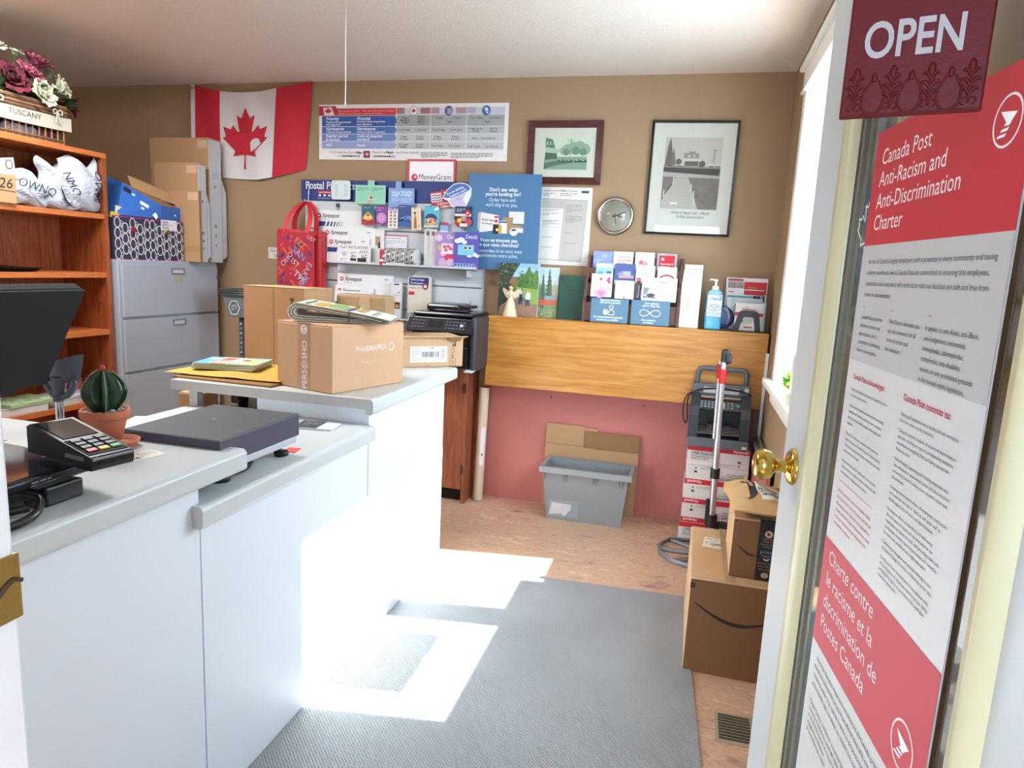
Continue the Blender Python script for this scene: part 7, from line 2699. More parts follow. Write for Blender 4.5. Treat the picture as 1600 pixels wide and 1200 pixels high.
def petal(g, c0, axis, ang, spread, L, W, m):
    """one cupped petal"""
    q = axis.to_track_quat('Z', 'Y').to_matrix()
    vs, fs = [], []
    NU, NV = 4, 5
    for j in range(NV + 1):
        t = j / NV
        for i in range(NU + 1):
            s_ = (i / NU - 0.5) * 2
            wid = W * math.sin(PI * (0.12 + 0.80 * t) ** 0.9) * 0.9
            rr = spread * t + 0.15 * L * t * t
            x = rr * L - (0.25 * L * s_ * s_ * t) * (1 - spread)
            y = s_ * wid
            z = L * t * (1 - 0.55 * spread * t) + 0.10 * L * math.sin(5 * s_ + ang * 3) * t * t
            ca, sa = math.cos(ang), math.sin(ang)
            vs.append(c0 + q @ Vector((x * ca - y * sa, x * sa + y * ca, z)))
    for j in range(NV):
        for i in range(NU):
            a = j * (NU + 1) + i
            fs.append((a, a + 1, a + NU + 2, a + NU + 1))
    g.add(vs, fs, m, True)


def flower(label, kind, loc, axis, R, group='silk peonies in the wicker basket', dense=1):
    r = thing('silk_flower', label, 'flower', loc, 0.0, group)
    axis = Vector(axis).normalized()
    cols = PETC[kind]
    rn = random.Random(hash(label) % 1000 if False else int(1000 * abs(loc[1])))
    rings = ((0.10, 5, 0.62, 0.34), (0.35, 7, 0.85, 0.42), (0.62, 8, 0.98, 0.46), (0.88, 9, 1.0, 0.46))
    for sp_, n_, lf, wf in rings:
        g = G()
        for k in range(n_):
            a = 2 * PI * k / n_ + sp_ * 7 + rn.uniform(-0.2, 0.2)
            petal(g, Vector((0, 0, 0)), axis, a, sp_ + rn.uniform(-0.06, 0.06), R * lf, R * wf, M(rn.choice(cols), 0.9, n=0.12, s=50))
        o = g.obj('petal_whorl', r)
        o['kind'] = 'stuff'
    G().tube([Vector((0, 0, 0)) - axis * 0.0, Vector((0, 0, -0.02)) - axis * 0.02, Vector((-loc[0] - 3.165, 2.65 - loc[1], 0)) * 0.4 + Vector((0, 0, BT_Z + 0.12 - loc[2]))], 0.003, M('4A6A38', 0.7), 6).obj('stem', r)
    return r


flower('large burgundy silk peony at the front of the basket', 'burgundy', (-3.095, 2.610, 2.115), (0.8, -0.2, 0.45), 0.088)
flower('second burgundy silk peony at the left edge of the photo', 'burgundy', (-3.120, 2.480, 2.170), (0.7, -0.4, 0.6), 0.085)
flower('dusty pink silk rose beside the burgundy peony', 'pink', (-3.110, 2.712, 2.170), (0.7, 0.1, 0.7), 0.070)
flower('tallest dusty pink silk rose at the top of the basket', 'pink', (-3.160, 2.800, 2.235), (0.4, 0.2, 0.9), 0.082)
flower('cream silk peony at the front below the pink rose', 'cream', (-3.070, 2.735, 2.090), (0.85, 0.05, 0.25), 0.075)
flower('cream silk rose hanging at the right side of the basket', 'cream', (-3.120, 2.880, 2.150), (0.6, 0.6, 0.4), 0.076)
flower('cream silk rose at the back left of the basket', 'cream', (-3.190, 2.600, 2.250), (0.4, -0.1, 0.9), 0.080)
flower('small cream silk rose behind the right hand flowers', 'cream', (-3.190, 2.885, 2.215), (0.4, 0.5, 0.7), 0.055)
flower('magenta silk carnation at the right end of the basket', 'magenta', (-3.110, 2.925, 2.085), (0.55, 0.8, 0.1), 0.062)
flower('pale green unopened silk bud between the pink roses', 'bud', (-3.170, 2.710, 2.262), (0.3, 0.0, 1.0), 0.040)
flower('tiny white silk bud beside the cream peony', 'bud', (-3.070, 2.815, 2.135), (0.7, 0.3, 0.6), 0.026)
flower('small white silk flower at the top left of the basket', 'cream', (-3.150, 2.500, 2.265), (0.5, -0.2, 0.9), 0.045)
flower('pink silk rose behind the burgundy peonies', 'pink', (-3.180, 2.520, 2.215), (0.5, -0.3, 0.8), 0.065)
u = thing('silk_foliage', 'dark green silk leaves spreading between the flowers in the basket', 'leaves', (-3.165, 2.650, BT_Z + 0.165), 0.0)
rn = random.Random(11)
LFM = [M('1F3A28', 0.5, n=0.2, s=40), M('2C4A2C', 0.5, n=0.2, s=40), M('3A5430', 0.5, n=0.2, s=40)]
for k in range(64):
    y = rn.uniform(-0.20, 0.27)
    a = rn.uniform(-0.9, 0.9) if k % 3 else rn.uniform(0, 2 * PI)
    el = rn.uniform(-0.25, 0.9)
    dv = Vector((math.cos(a) * math.cos(el), math.sin(a) * math.cos(el), math.sin(el)))
    c0 = Vector((rn.uniform(0.0, 0.07), y, rn.uniform(0.0, 0.07)))
    L = rn.uniform(0.07, 0.12)
    sd = dv.cross(Vector((0, 0, 1))).normalized()
    nn_ = sd.cross(dv)
    vs = [c0, c0 + dv * L * .35 + sd * L * .20, c0 + dv * L * .7 + sd * L * .17, c0 + dv * L - nn_ * L * .15, c0 + dv * L * .7 - sd * L * .17, c0 + dv * L * .35 - sd * L * .20, c0 + dv * L * .45 - nn_ * 0.010]
    G().add(vs, [(0, 1, 6), (1, 2, 6), (2, 3, 6), (3, 4, 6), (4, 5, 6), (5, 0, 6)], LFM[k % 3], True).obj('leaf', u)

# parcels on the top shelf
PLY = M('B4BAC4', 0.28, n=0.08, s=14, b=0.3, coat=0.2)


def crumple(label, loc, rot, w, h, t, texts, seed, smile_=False):
    """soft polymailer standing on its lower edge; local x = width, z = height, front = -y"""
    r = thing('polymailer', label, 'parcel', loc, rot, 'grey polymailer parcels on the top shelf')
    rn = random.Random(seed)
    ph = [(rn.uniform(5, 16), rn.uniform(5, 16), rn.uniform(0, 6), rn.uniform(0.004, 0.011)) for _ in range(7)]

    def edge(i, j):
        x = w * (i - 0.5) + 0.012 * math.sin(7 * j + seed) + 0.010 * math.sin(15 * j + 2 * seed)
        z = h * j * (1 - 0.10 * math.sin(2.3 * i * PI + seed)) + 0.008 * math.sin(11 * i + seed)
        return x, max(0.001, z)

    def pt(i, j, s_):
        x, z = edge(i, j)
        e = (4 * i * (1 - i)) ** 0.5 * (4 * j * (1 - j)) ** 0.45
        b = t * 0.5 * e
        if s_ < 0:
            b += e * sum(a * abs(math.sin(k * i + l * j + f_)) for k, l, f_, a in ph) * 0.55
        return (x, t * 0.5 + s_ * b, z)
    g = G()
    g.grid(lambda i, j: pt(i, j, -1), 22, 18, PLY, False)
    g.grid(lambda i, j: pt(1 - i, j, 1), 14, 12, PLY, False)
    g.obj('bag', r)
    for (txt, fi, fj, size, ang) in texts:
        x, y, z = pt(fi, fj, -1)
        q = Print(z=0.0)
        q.text(txt, 0, 0, size, '2A2C34', 'c', ital=0.25)
        o = q.obj(r, name='marker_lettering')
        # lean the lettering onto the local surface
        ax, ay, az = pt(min(1, fi + .05), fj, -1)
        bx2, by2, bz2 = pt(fi, min(1, fj + .05), -1)
        ux_ = (Vector((ax, ay, az)) - Vector((x, y, z))).normalized()
        uz_ = (Vector((bx2, by2, bz2)) - Vector((x, y, z)))
        nrm_ = ux_.cross(uz_).normalized()
        uz_ = nrm_.cross(ux_)
        mm = Matrix((ux_, uz_, nrm_)).transposed().to_4x4()
        mm = Matrix.Translation(Vector((x, y, z)) + nrm_ * 0.006) @ mm @ Matrix.Rotation(math.radians(ang), 4, 'Z')
        o.matrix_local = mm
    if smile_:
        q = Print(z=0.0)
        smile(q, -0.06, 0.03, 0.06, -0.02, 0.025, 0.012, '23252C')
        o = q.obj(r, (w * 0.02, -0.016, 0.060), (PI / 2, 0.5, 0), name='smile_print')
    return r


S1 = 1.5665
RX = PI / 2
crumple('tall crumpled grey polymailer at the right end of the top shelf', (-2.998, 2.905, S1), (0, -0.05, RX), 0.225, 0.250, 0.085, [('DWN', 0.60, 0.58, 0.060, -70)], 3)
crumple('middle grey polymailer with black marker letters on the top shelf', (-3.010, 2.785, S1), (0, 0.02, RX + 0.06), 0.210, 0.225, 0.085, [('NMO', 0.52, 0.62, 0.052, -80)], 5, True)
crumple('low wide grey polymailer lying in front on the top shelf', (-3.015, 2.610, S1), (0, 0.12, RX - 0.05), 0.200, 0.155, 0.075, [('OWNQ', 0.55, 0.45, 0.056, 28)], 9)
u = thing('carton', 'small tan parcel marked 26 with a grey flap at the left of the top shelf', 'box', (-3.045, 2.345, S1), (0, 0, RX - 0.12))
G().box(-0.05, -0.03, 0.0, 0.185, 0.12, 0.130, CB, bev=0.004, seg=1).obj('body', u)
G().prism([(-0.05, 0.120), (0.185, 0.128), (0.180, 0.205), (0.10, 0.190), (-0.05, 0.165)], 0, 0.004, M('A9ACA8', 0.4, n=0.08, s=20, b=0.3), Matrix.Translation((0, -0.026, 0)) @ Matrix.Rotation(PI / 2, 4, 'X')).obj('poly_flap', u)
p = Print()
p.text('26', 0.105, 0.068, 0.062, '2E2A28', ital=0.2)
p.line([(0.10, 0.058), (0.178, 0.054)], 0.003, '2E2A28')
p.ring(0.158, 0.172, 0.016, 0.003, '2E2A28', 0.020)
p.obj(u, (0, -0.0308, 0), UP)
u = thing('paper_tray', 'dark flat paper tray on the middle shelf of the bookcase', 'tray', (-3.12, 2.520, 1.2625))
g = G()
DKB = M('241E1C', 0.3, coat=0.3)
g.grid(lambda i, j: (-0.10 + 0.20 * i, -0.14 + 0.28 * j, 0.002 + 0.026 * max(0, 0.75 - j) ** 1.5 + 0.020 * (2 * i - 1) ** 4), 10, 12, DKB)
g.grid(lambda i, j: (0.10 - 0.20 * i, -0.14 + 0.28 * j, -0.0 + 0.026 * max(0, 0.75 - j) ** 1.5 + 0.020 * (2 * i - 1) ** 4), 10, 12, DKB)
g.obj('tray_shell', u)
PBZ = 0.5905
for k, (lab, ln, y, t, c) in enumerate((('white bound catalogue at the bottom of the low shelf pile', 0.24, 2.52, 0.032, 'CFCFCB'), ('white catalogue to the right on the low shelf', 0.20, 2.80, 0.030, 'C9CCCB'))):
    u = thing('catalogue', lab, 'book', (-3.13, y, PBZ), (0, 0, -0.12 + 0.25 * k), 'catalogues on the low shelf')
    G().box(-0.10, -ln / 2, 0, 0.105, ln / 2, t, M(c, 0.6, n=0.03, s=40), bev=0.001, seg=1).obj('pages', u)
    G().box(-0.10, -ln / 2, t, 0.106, ln / 2, t + 0.002, M('A9B0A8', 0.4)).obj('cover', u)
u = thing('magazine', 'green photo magazine on top of the white catalogue in the bookcase', 'magazine', (-3.12, 2.56, PBZ + 0.0345), (0, 0, -0.05))
G().box(-0.10, -0.11, 0, 0.10, 0.13, 0.020, M('9DB48A', 0.5, n=0.25, s=25), bev=0.002, seg=1).obj('pages', u)
p = Print(z=0.0202)
rn = random.Random(4)
for i in range(24):
    p.disc(rn.uniform(-0.085, 0.085), rn.uniform(-0.09, 0.11), rn.uniform(0.008, 0.02), rn.choice(['C9D0B8', '7A9A5E', 'A9BF94', 'E0DED2', '6A8A54']), n=8)
p.obj(u)
u = thing('magazine', 'violet and white leaflet pile at the right of the low shelf', 'magazine', (-3.12, 2.83, PBZ + 0.0325), (0, 0, 0.15))
G().box(-0.09, -0.09, 0, 0.09, 0.09, 0.012, M('C4C0D4', 0.5, n=0.1, s=25), bev=0.002, seg=1).obj('pages', u)
u = thing('red_tin', 'small orange red tin standing on the low shelf behind the cradle', 'tin', (-3.17, 2.93, PBZ))
G().lathe([(0.0005, 0), (0.035, 0), (0.035, 0.10), (0.031, 0.104), (0.0005, 0.105)], M('B8452A', 0.35), 20).obj('body', u)

# ------------------------------------------------------------------ on the file cabinet
FZ = 1.3335
INK_ = M('2A2D42', 0.6)


def pattern_box(label, y0, y1, badge):
    r = thing('storage_box', label, 'box', (-3.005, y0, FZ), 0.0, 'patterned storage boxes on the file cabinet')
    L, hh, dd = y1 - y0, 0.232, 0.30
    G().box(-dd, 0, 0, 0, L, hh, INK_, bev=0.002, seg=1).obj('body', r)
    PKM = M('B0367A', 0.5)
    G().box(-dd - 0.001, -0.001, hh - 0.004, 0.001, L + 0.001, hh + 0.001, PKM).obj('binding', r)
    G().box(-dd - 0.001, -0.001, 0.0, 0.001, L + 0.001, 0.004, PKM).obj('binding', r)
    p = Print()
    nx, nz = int(L / 0.052), 4
    for i in range(nx + 1):
        for j in range(nz):
            x = 0.022 + i * 0.052
            z = 0.030 + j * 0.056 + (0.028 if i % 2 else 0)
            if x > L - 0.012 or z > hh - 0.012:
                continue
            p.ring(x, z, 0.022, 0.005, 'D9D6DA', 0.030, 20)
            p.ring(x, z, 0.009, 0.002, '5A5C6E', 0.018, 14)
            if x + 0.026 < L - 0.008:
                p.ring(x + 0.026, z, 0.010, 0.003, 'D9D6DA', 0.010, 14)
                p.line([(x + 0.026, z - 0.028), (x + 0.026, z - 0.012)], 0.006, 'D9D6DA')
    p.obj(r, (0.0012, 0, 0), (PI / 2, 0, PI / 2), name='pattern_print')
    G().cyl((0.0, L * 0.52, 0.165), (0.010, L * 0.52, 0.165), 0.014, M(badge, 0.3, met=0.5), n=16).obj('clasp', r)
    return r


pattern_box('black and white patterned storage box with a red clasp on the file cabinet', 3.072, 3.318, 'B02838')
r = pattern_box('black and white patterned storage box with a handwritten note beside the cartons', 3.322, 3.590, '8A7430')
p = Print()
p.rect(0.085, 0.175, 0.215, 0.236, 'DAD6DC')
for i in range(3):
    p.greek(0.094, 0.220 - 0.016 * i, 0.205, 1, 0.01, 0.005, '8A8AA0', i + 1)
p.obj(r, (0.0024, 0, 0), (PI / 2, 0, PI / 2), name='taped_note')

BLU = M('2F66B4', 0.5, n=0.04, s=40)
u = thing('blue_carton', 'open blue carton tipped on top of the patterned storage boxes', 'box', (0, 0, 0))
A_, B_, C_, D_2 = (-2.995, 3.400, 1.571), (-3.030, 3.600, 1.571), (-3.030, 3.605, 1.648), (-2.995, 3.412, 1.646)
E_, F_ = (-3.020, 3.112, 1.571), (-3.050, 3.190, 1.748)
G_, H_2 = (-3.230, 3.270, 1.790), (-3.230, 3.600, 1.690)
I_, J_ = (-3.230, 3.150, 1.571), (-3.230, 3.600, 1.571)
g = G()
vs = [A_, B_, C_, D_2, E_, F_, G_, H_2, I_, J_]
g.add(vs, [(0, 1, 2, 3), (4, 0, 3, 5), (4, 5, 6, 8), (1, 9, 7, 2), (8, 6, 7, 9), (0, 4, 8, 9, 1)], BLU)
g.obj('shell', u)
lift = 0.0015
G().add([Vector(D_2) + Vector((-.012, -.008, lift)), Vector(C_) + Vector((-.012, -.01, lift)), Vector(H_2) + Vector((0.012, -.012, lift)), Vector(G_) + Vector((.012, .012, lift)), Vector(F_) + Vector((-.01, .014, lift))], [(0, 1, 2, 3, 4)], CBD).obj('inside_board', u)
g = G()
g.add([(-3.06, 3.36, 1.695), (-3.05, 3.57, 1.672), (-3.11, 3.58, 1.690), (-3.12, 3.37, 1.720)], [(0, 1, 2, 3)], M('D2CFC8', 0.6))
g.obj('paper_label', u)
g = G()
g.add([(-3.09, 3.30, 1.730), (-3.06, 3.60, 1.668), (-3.10, 3.60, 1.740), (-3.15, 3.33, 1.805)], [(0, 1, 2, 3), (3, 2, 1, 0)], CB)
g.obj('flap', u)
fr = (Vector(B_) - Vector(A_)).normalized()
q = Print()
q.rect(0.010, 0.040, 0.050, 0.058, '15192A')
q.greek(0.056, 0.043, 0.095, 1, 0.02, 0.010, 'D9E2F0', 1)
q.greek(0.130, 0.044, 0.180, 1, 0.02, 0.016, 'DCE6F4', 2)
q.greek(0.140, 0.026, 0.170, 1, 0.02, 0.009, 'DCE6F4', 3)
o = q.obj(u, name='print')
nz_ = fr.cross(Vector((0, 0, 1)))
o.matrix_local = Matrix(((fr.x, 0, nz_.x, A_[0]), (fr.y, 0, nz_.y, A_[1]), (0, 1, nz_.z, A_[2]), (0, 0, 0, 1)))
fr2 = (Vector(D_2) - Vector(F_)).normalized()
n2_ = fr2.cross(Vector(E_) - Vector(F_)).normalized() * -1
if n2_.x < 0:
    n2_ = -n2_
up2 = n2_.cross(fr2)
q = Print()
q.rect(0.012, -0.040, 0.058, -0.014, '15192A')
q.greek(0.066, -0.038, 0.105, 1, 0.02, 0.012, 'D9E2F0', 1)
q.greek(0.120, -0.062, 0.190, 1, 0.02, 0.020, 'DCE6F4', 2)
q.greek(0.132, -0.086, 0.172, 1, 0.02, 0.012, 'DCE6F4', 3)
q.poly([(0.205, -0.085), (0.235, -0.100), (0.240, -0.075), (0.222, -0.060)], 'D9E2F0')
o = q.obj(u, name='print')
o.matrix_local = Matrix(((fr2.x, up2.x, n2_.x, F_[0]), (fr2.y, up2.y, n2_.y, F_[1]), (fr2.z, up2.z, n2_.z, F_[2]), (0, 0, 0, 1)))

u = thing('paper_wad', 'folded cream and yellow paper tucked under the blue carton', 'paper', (-3.03, 3.125, FZ + 0.2335), (0.2, 0, 0))
G().prism([(-0.02, 0), (0.06, 0), (0.05, 0.035), (0.0, 0.055)], 0, 0.006, M('D4CBB4', 0.6), Matrix.Translation((0, 0, 0.0)) @ Matrix.Rotation(PI / 2, 4, 'X') @ Matrix.Rotation(PI / 2, 4, 'Y')).obj('sheet', u)
G().prism([(-0.06, 0), (0.0, 0), (-0.01, 0.020), (-0.05, 0.028)], 0, 0.006, M('C9B84A', 0.6), Matrix.Translation((0.008, 0, 0.0)) @ Matrix.Rotation(PI / 2, 4, 'X') @ Matrix.Rotation(PI / 2, 4, 'Y')).obj('sheet', u)
u = thing('teal_pouch', 'dark teal pouch on the patterned boxes behind the blue carton', 'pouch', (-3.20, 3.14, FZ + 0.2335))
G().sphere((0, 0, 0.075), 0.075, M('2F5560', 0.6, n=0.2, s=40, b=0.3), sx=0.7, sy=0.75, sz=1.0, n=14).obj('bag', u)
G().box(-0.03, -0.07, 0.0, 0.05, 0.02, 0.030, M('A8343C', 0.5), bev=0.006).obj('red_lid', u)

GY = M('BDC0C4', 0.5, n=0.03, s=40)


def flat_box(label, x0, x1, y0, y1, h, mark, seed, white=True):
    r = thing('flat_carton', label, 'box', (x0, y0, FZ), 0.0, 'flat cartons standing on the file cabinet')
    w, d = x1 - x0, y1 - y0
    G().box(0, 0, 0, w, d, h, CB, bev=0.002, seg=1).obj('body', r)
    if white:
        g = G()
        g.box(w, 0.004, 0.002, w + 0.003, d - 0.002, h - 0.010, GY)
        g.obj('white_edge', r)
        q = Print()
        for z, s_ in ((h * 0.62, 0.010), (h * 0.30, 0.012), (h * 0.22, 0.010), (h * 0.14, 0.008)):
            q.disc(d * 0.45, z, s_, '7A7E88', n=10)
        q.greek(d * 0.25, h * 0.72, d * 0.8, 3, 0.014, 0.006, '9A9CA6', seed)
        q.obj(r, (w + 0.0032, 0, 0), (PI / 2, 0, PI / 2))
        G().prism([(0, 0.0), (d * 0.35, 0.02), (d * 0.35, h * 0.55), (0, h * 0.66)], 0, 0.002, GY, Matrix.Translation((w + 0.003, d, 0.02)) @ Matrix.Rotation(PI / 2, 4, 'X') @ Matrix.Rotation(PI / 2, 4, 'Y')).obj('torn_flap', r)
    else:
        G().box(w, 0.0, 0.0, w + 0.002, d, h - 0.004, CBD).obj('brown_edge', r)
    q = Print()
    q.rect(w - 0.078, h - 0.060, w - 0.006, h - 0.014, 'C9A88C')
    q.obj(r, (0, -0.0004, 0), UP, name='tape_patch')
    q = Print()
    q.rect(w - 0.14, 0.06, w - 0.01, 0.095, 'A98156')
    q.obj(r, (0, -0.0004, 0), UP, name='tape_patch')
    return r


flat_box('tallest flat brown carton standing against the flag on the file cabinet', -3.360, -2.936, 3.745, 3.860, 0.752, 0, 1)
flat_box('middle flat brown carton with a narrow white edge on the file cabinet', -3.225, -2.915, 3.620, 3.690, 0.585, 0, 2)
flat_box('smallest flat brown carton behind the blue carton on the file cabinet', -3.190, -2.895, 3.600 - 0.0, 3.617, 0.425, 0, 3, False)

# grey bin on a patterned post
u = thing('ribbed_bin', 'grey ribbed plastic bin on a slim patterned post behind the tall carton', 'bin', (-2.60, 3.66, 0))
BG = M('6C7276', 0.5, n=0.05, s=40)
g = G()
hx, hy, z0_, z1_ = 0.125, 0.085, 1.018, 1.150
vs = ring4(hx - 0.02, hy - 0.015, z0_) + ring4(hx, hy, z1_) + ring4(hx - 0.006, hy - 0.006, z1_) + ring4(hx - 0.026, hy - 0.021, z0_ + 0.006)
fs = [(3, 2, 1, 0)] + [(i, (i + 1) % 4, 4 + (i + 1) % 4, 4 + i) for i in range(4)] + [(4 + i, 4 + (i + 1) % 4, 8 + (i + 1) % 4, 8 + i) for i in range(4)] + [(8 + i, 8 + (i + 1) % 4, 12 + (i + 1) % 4, 12 + i) for i in range(4)] + [(12, 13, 14, 15)]
g.add(vs, fs, BG)
g.obj('bin_body', u)
for z in (1.152, 1.166, 1.180):
    G().tube([(sx_ * (hx + 0.014), sy_ * (hy + 0.012), z) for sx_, sy_ in ((-1, -1), (1, -1), (1, 1), (-1, 1))], 0.005, M('4E5457', 0.5), 6, closed=True).obj('rim_rib', u)
q = Print()
q.line([(-0.085 + 0.038 * math.cos(PI / 3 * k) + 0.04, 1.075 + 0.045 * math.sin(PI / 3 * k)) for k in range(7)], 0.005, 'C9CDCF')
q.greek(-0.065, 1.085, -0.025, 3, 0.012, 0.005, 'A9AEB2', 2)
q.obj(u, (0, -hy + 0.004, 0), (PI / 2 - 0.11, 0, 0)) if False else q.obj(u, (0.0, -hy - 0.003, 0), UP)
G().box(-0.045, -0.045, 0.0, -0.018, -0.02, 1.018, M('3C4044', 0.5), bev=0.002).obj('post', u)
q = Print()
for k in range(24):
    q.poly([(-0.043, 0.30 + 0.029 * k), (-0.022, 0.308 + 0.029 * k), (-0.030, 0.322 + 0.029 * k)], 'A9AEB0' if k % 2 else '7C8286')
q.obj(u, (0, -0.0455, 0), UP, name='post_pattern')
G().box(-0.12, -0.10, 0.0, 0.08, 0.06, 0.012, M('3C4044', 0.5), bev=0.003).obj('foot_plate', u)

# ------------------------------------------------------------------ open glazed door at the right
HX, HY = 0.292, 0.48
DV = Vector((-0.097, 0.857, 0)).normalized()      # from the hinge to the free edge
DA = math.atan2(-DV.y, -DV.x)                      # local x runs from the free edge to the hinge, local -y is the outer face
DWID = 0.862
DT = 0.040
free = Vector((HX, HY, 0)) + DV * DWID
DWH = M('C9CDCD', 0.42, n=0.03, s=8)
CRM = M('CFC79F', 0.35, n=0.04, s=20)
door = bpy.data.objects.new('door_1', None)
COL.objects.link(door)
door.location = free
door.rotation_euler = (0, 0, DA)
door['kind'] = 'structure'


def S(s):            # distance from the hinge -> local x
    return DWID - s


# which side is the outer face: local y pointing to -x in the world?
_wy = Vector((-math.sin(DA), math.cos(DA)))
OUT = 1.0 if _wy.x < 0 else -1.0
xl0, xl1 = S(0.677), S(0.163)          # lite opening (inside the moulding)
zl0, zl1 = 0.20, 1.88
g = G()
y0, y1 = (-DT, 0) if OUT > 0 else (0, DT)
g.box(0, y0, 0.012, xl0, y1, 2.03, DWH)
g.box(xl1, y0, 0.012, DWID, y1, 2.03, DWH)
g.box(xl0, y0, 0.012, xl1, y1, zl0, DWH)
g.box(xl0, y0, zl1, xl1, y1, 2.03, DWH)
g.obj('leaf', door)
g = G()


def mould(side):
    b, d = 0.046, 0.016
    ys = 0.0 if side == OUT else -OUT * DT
    w0, w1, v0, v1 = xl0 - 0.026, xl1 + 0.026, zl0 - 0.026, zl1 + 0.026
    sec = [(0, 0), (0.004, 0.010), (0.014, 0.016), (0.024, 0.013), (0.030, 0.013), (0.038, 0.007), (b, 0.003), (b, 0)]
    corners = [(w0, v0, 1, 1), (w1, v0, -1, 1), (w1, v1, -1, -1), (w0, v1, 1, -1)]
    for k in range(4):
        ax, az, adx, adz = corners[k]
        bx_, bz, bdx, bdz = corners[(k + 1) % 4]
        va = [(ax + adx * o, ys + side * t, az + adz * o) for o, t in sec]
        vb = [(bx_ + bdx * o, ys + side * t, bz + bdz * o) for o, t in sec]
        n = len(sec)
        g.add(va + vb, [(i, i + 1, n + i + 1, n + i) for i in range(n - 1)], CRM, True)


mould(OUT)
mould(-OUT)
g.obj('lite_frame', door)
yg = -OUT * 0.008
g = G()
GK = M('6E6A5C', 0.6)
for a0, a1, c0, c1 in ((xl0 + 0.020, xl0 + 0.034, zl0, zl1), (xl1 - 0.028, xl1 - 0.020, zl0, zl1)):
    g.box(a0, yg - 0.006, c0, a1, yg + 0.006, c1, GK)
g.obj('gasket', door)
for c in list(door.children):
    if c.name.startswith('gasket'):
        c['kind'] = 'stuff'
pane_g = G().box(xl0 - 0.01, yg - 0.003, zl0 - 0.01, xl1 + 0.01, yg + 0.003, zl1 + 0.01, glass_mat())
pane = pane_g.obj('pane', door)
# brass knob set
BRS = M('D9B55A', 0.12, met=1.0)
kx, kz = S(0.792), 1.066
for side in (OUT, -OUT):
    ys = 0.0 if side == OUT else -OUT * DT
    Q = Matrix.Translation((kx, ys, kz)) @ Vector((0, side, 0)).to_track_quat('Z', 'Y').to_matrix().to_4x4()
    kg = G()
    kg.lathe([(0.033, 0.0), (0.033, 0.003), (0.029, 0.008), (0.018, 0.012), (0.014, 0.014)], BRS, 32, Q)
    kg.obj('rosette', door)
    kg = G()
    kg.lathe([(0.012, 0.012), (0.011, 0.030), (0.015, 0.034), (0.024, 0.040), (0.0275, 0.050), (0.0275, 0.056), (0.024, 0.064), (0.017, 0.068), (0.008, 0.0695), (0.006, 0.0685), (0.0001, 0.0680)], BRS, 32, Q)
    kg.obj('knob', door, label='polished brass knob')
lg = G()
lg.box(-0.0015, -OUT * DT / 2 - 0.013, kz - 0.03, 0.0005, -OUT * DT / 2 + 0.013, kz + 0.03, BRS)
lg.obj('latch_plate', door)

# poster on the outer side of the glass: local x of the card = from free edge to hinge, y up
SL, SR = 0.584, 0.219
pw = SL - SR
pz0, pz1 = 0.40, 1.593
wyo = Matrix.Rotation(DA, 4, 'Z')
if OUT > 0:
    # outer face is local +y: reading direction (free edge -> hinge) is mirrored, so build with a proper frame
    pass
org = free + wyo @ Vector((S(SL), yg + OUT * 0.0075, 0))
ux = (-DV)                                  # reading direction
nz = ux.cross(Vector((0, 0, 1)))            # faces the viewer
PM = Matrix(((ux.x, 0, nz.x, org.x), (ux.y, 0, nz.y, org.y), (0, 1, nz.z, pz0), (0, 0, 0, 1)))
r = thing('charter_poster', 'tall red and white charter poster on the glass of the open door', 'poster')
r.matrix_world = PM
ph = pz1 - pz0
G().box(0, 0, -0.002, pw, ph, 0, M('D6D4D2', 0.45, n=0.02, s=60)).obj('sheet', r)
p = Print()
Zp = lambda z: z - pz0
RED, RED2, INK, TX = 'C4242F', 'CE5560', '4A4B50', 'B8B6B3'
X0 = lambda s: SL - s
p.rect(0, Zp(1.4435), pw, ph, RED)
p.rect(0, Zp(1.287), pw, Zp(1.4435), 'C0BDB8')
p.rect(0, Zp(0.858), pw, Zp(1.021), 'CF4C57')
p.lines(['Canada Post', 'Anti-Racism and', 'Anti-Discrimination', 'Charter'], 0.026, Zp(1.548), 0.0285, 0.0283, 'F0E6E4')
post_logo(p, pw - 0.042, Zp(1.543), 0.024, 'F0E6E4')
p.lines(['As one of Canada\'s largest employers, with a presence in every community and having', 'a diverse workforce, we at Canada Post are committed to ensuring that employees,', 'contractors, and customers who work at or visit our facilities are safe and free from', 'racism or discrimination.'],
        0.026, Zp(1.419), 0.0091, 0.0145, INK)
for x in (0.026, 0.122, 0.223):
    p.rect(x, Zp(1.3605), x + 0.012, Zp(1.3613), 'B8666C')
p.lines(['Canada Post condemns', 'all forms of racism and', 'discrimination and is', 'committed to eliminating', 'them in its workplace.'], 0.026, Zp(1.345), 0.0078, 0.0112, INK)
p.lines(['This Charter demonstrates', 'our zero tolerance for all', 'forms of racism and', 'discrimination.'], 0.122, Zp(1.345), 0.0078, 0.0112, INK)
p.lines(['It applies to anti-Asian, anti-Black,', 'anti-Indigenous, antisemitic,', 'homophobic, Islamophobic,', 'transphobic, anti-disability,', 'sexism, or any prohibited grounds', 'in the human rights legislation.'], 0.223, Zp(1.345), 0.0082, 0.0112, INK)
p.text('Canada Post acknowledges:', 0.026, Zp(1.262), 0.0100, 'C03340', bold=True)
p.text('Canada Post commits to:', 0.194, Zp(1.262), 0.0110, 'C03340', bold=True)
left = [['Racism and discrimination exist in Canada Post, and in', 'the communities we serve.'],
        ['Racism and discrimination take many forms including', 'individual and systemic, subtle and overt, conscious', 'and unconscious hostility, negative stereotyping and', 'disparity.'],
        ['Many of our employees, contractors and customers', 'endure the pain and trauma of racism or discrimination.', 'They impact their physical, mental, emotional, economic,', 'social, and spiritual health.'],
        ['Racism and discrimination conflict with our corporate', 'values and limit our ability to achieve a healthy and safe', 'environment for employees and customers.']]
z = 1.245
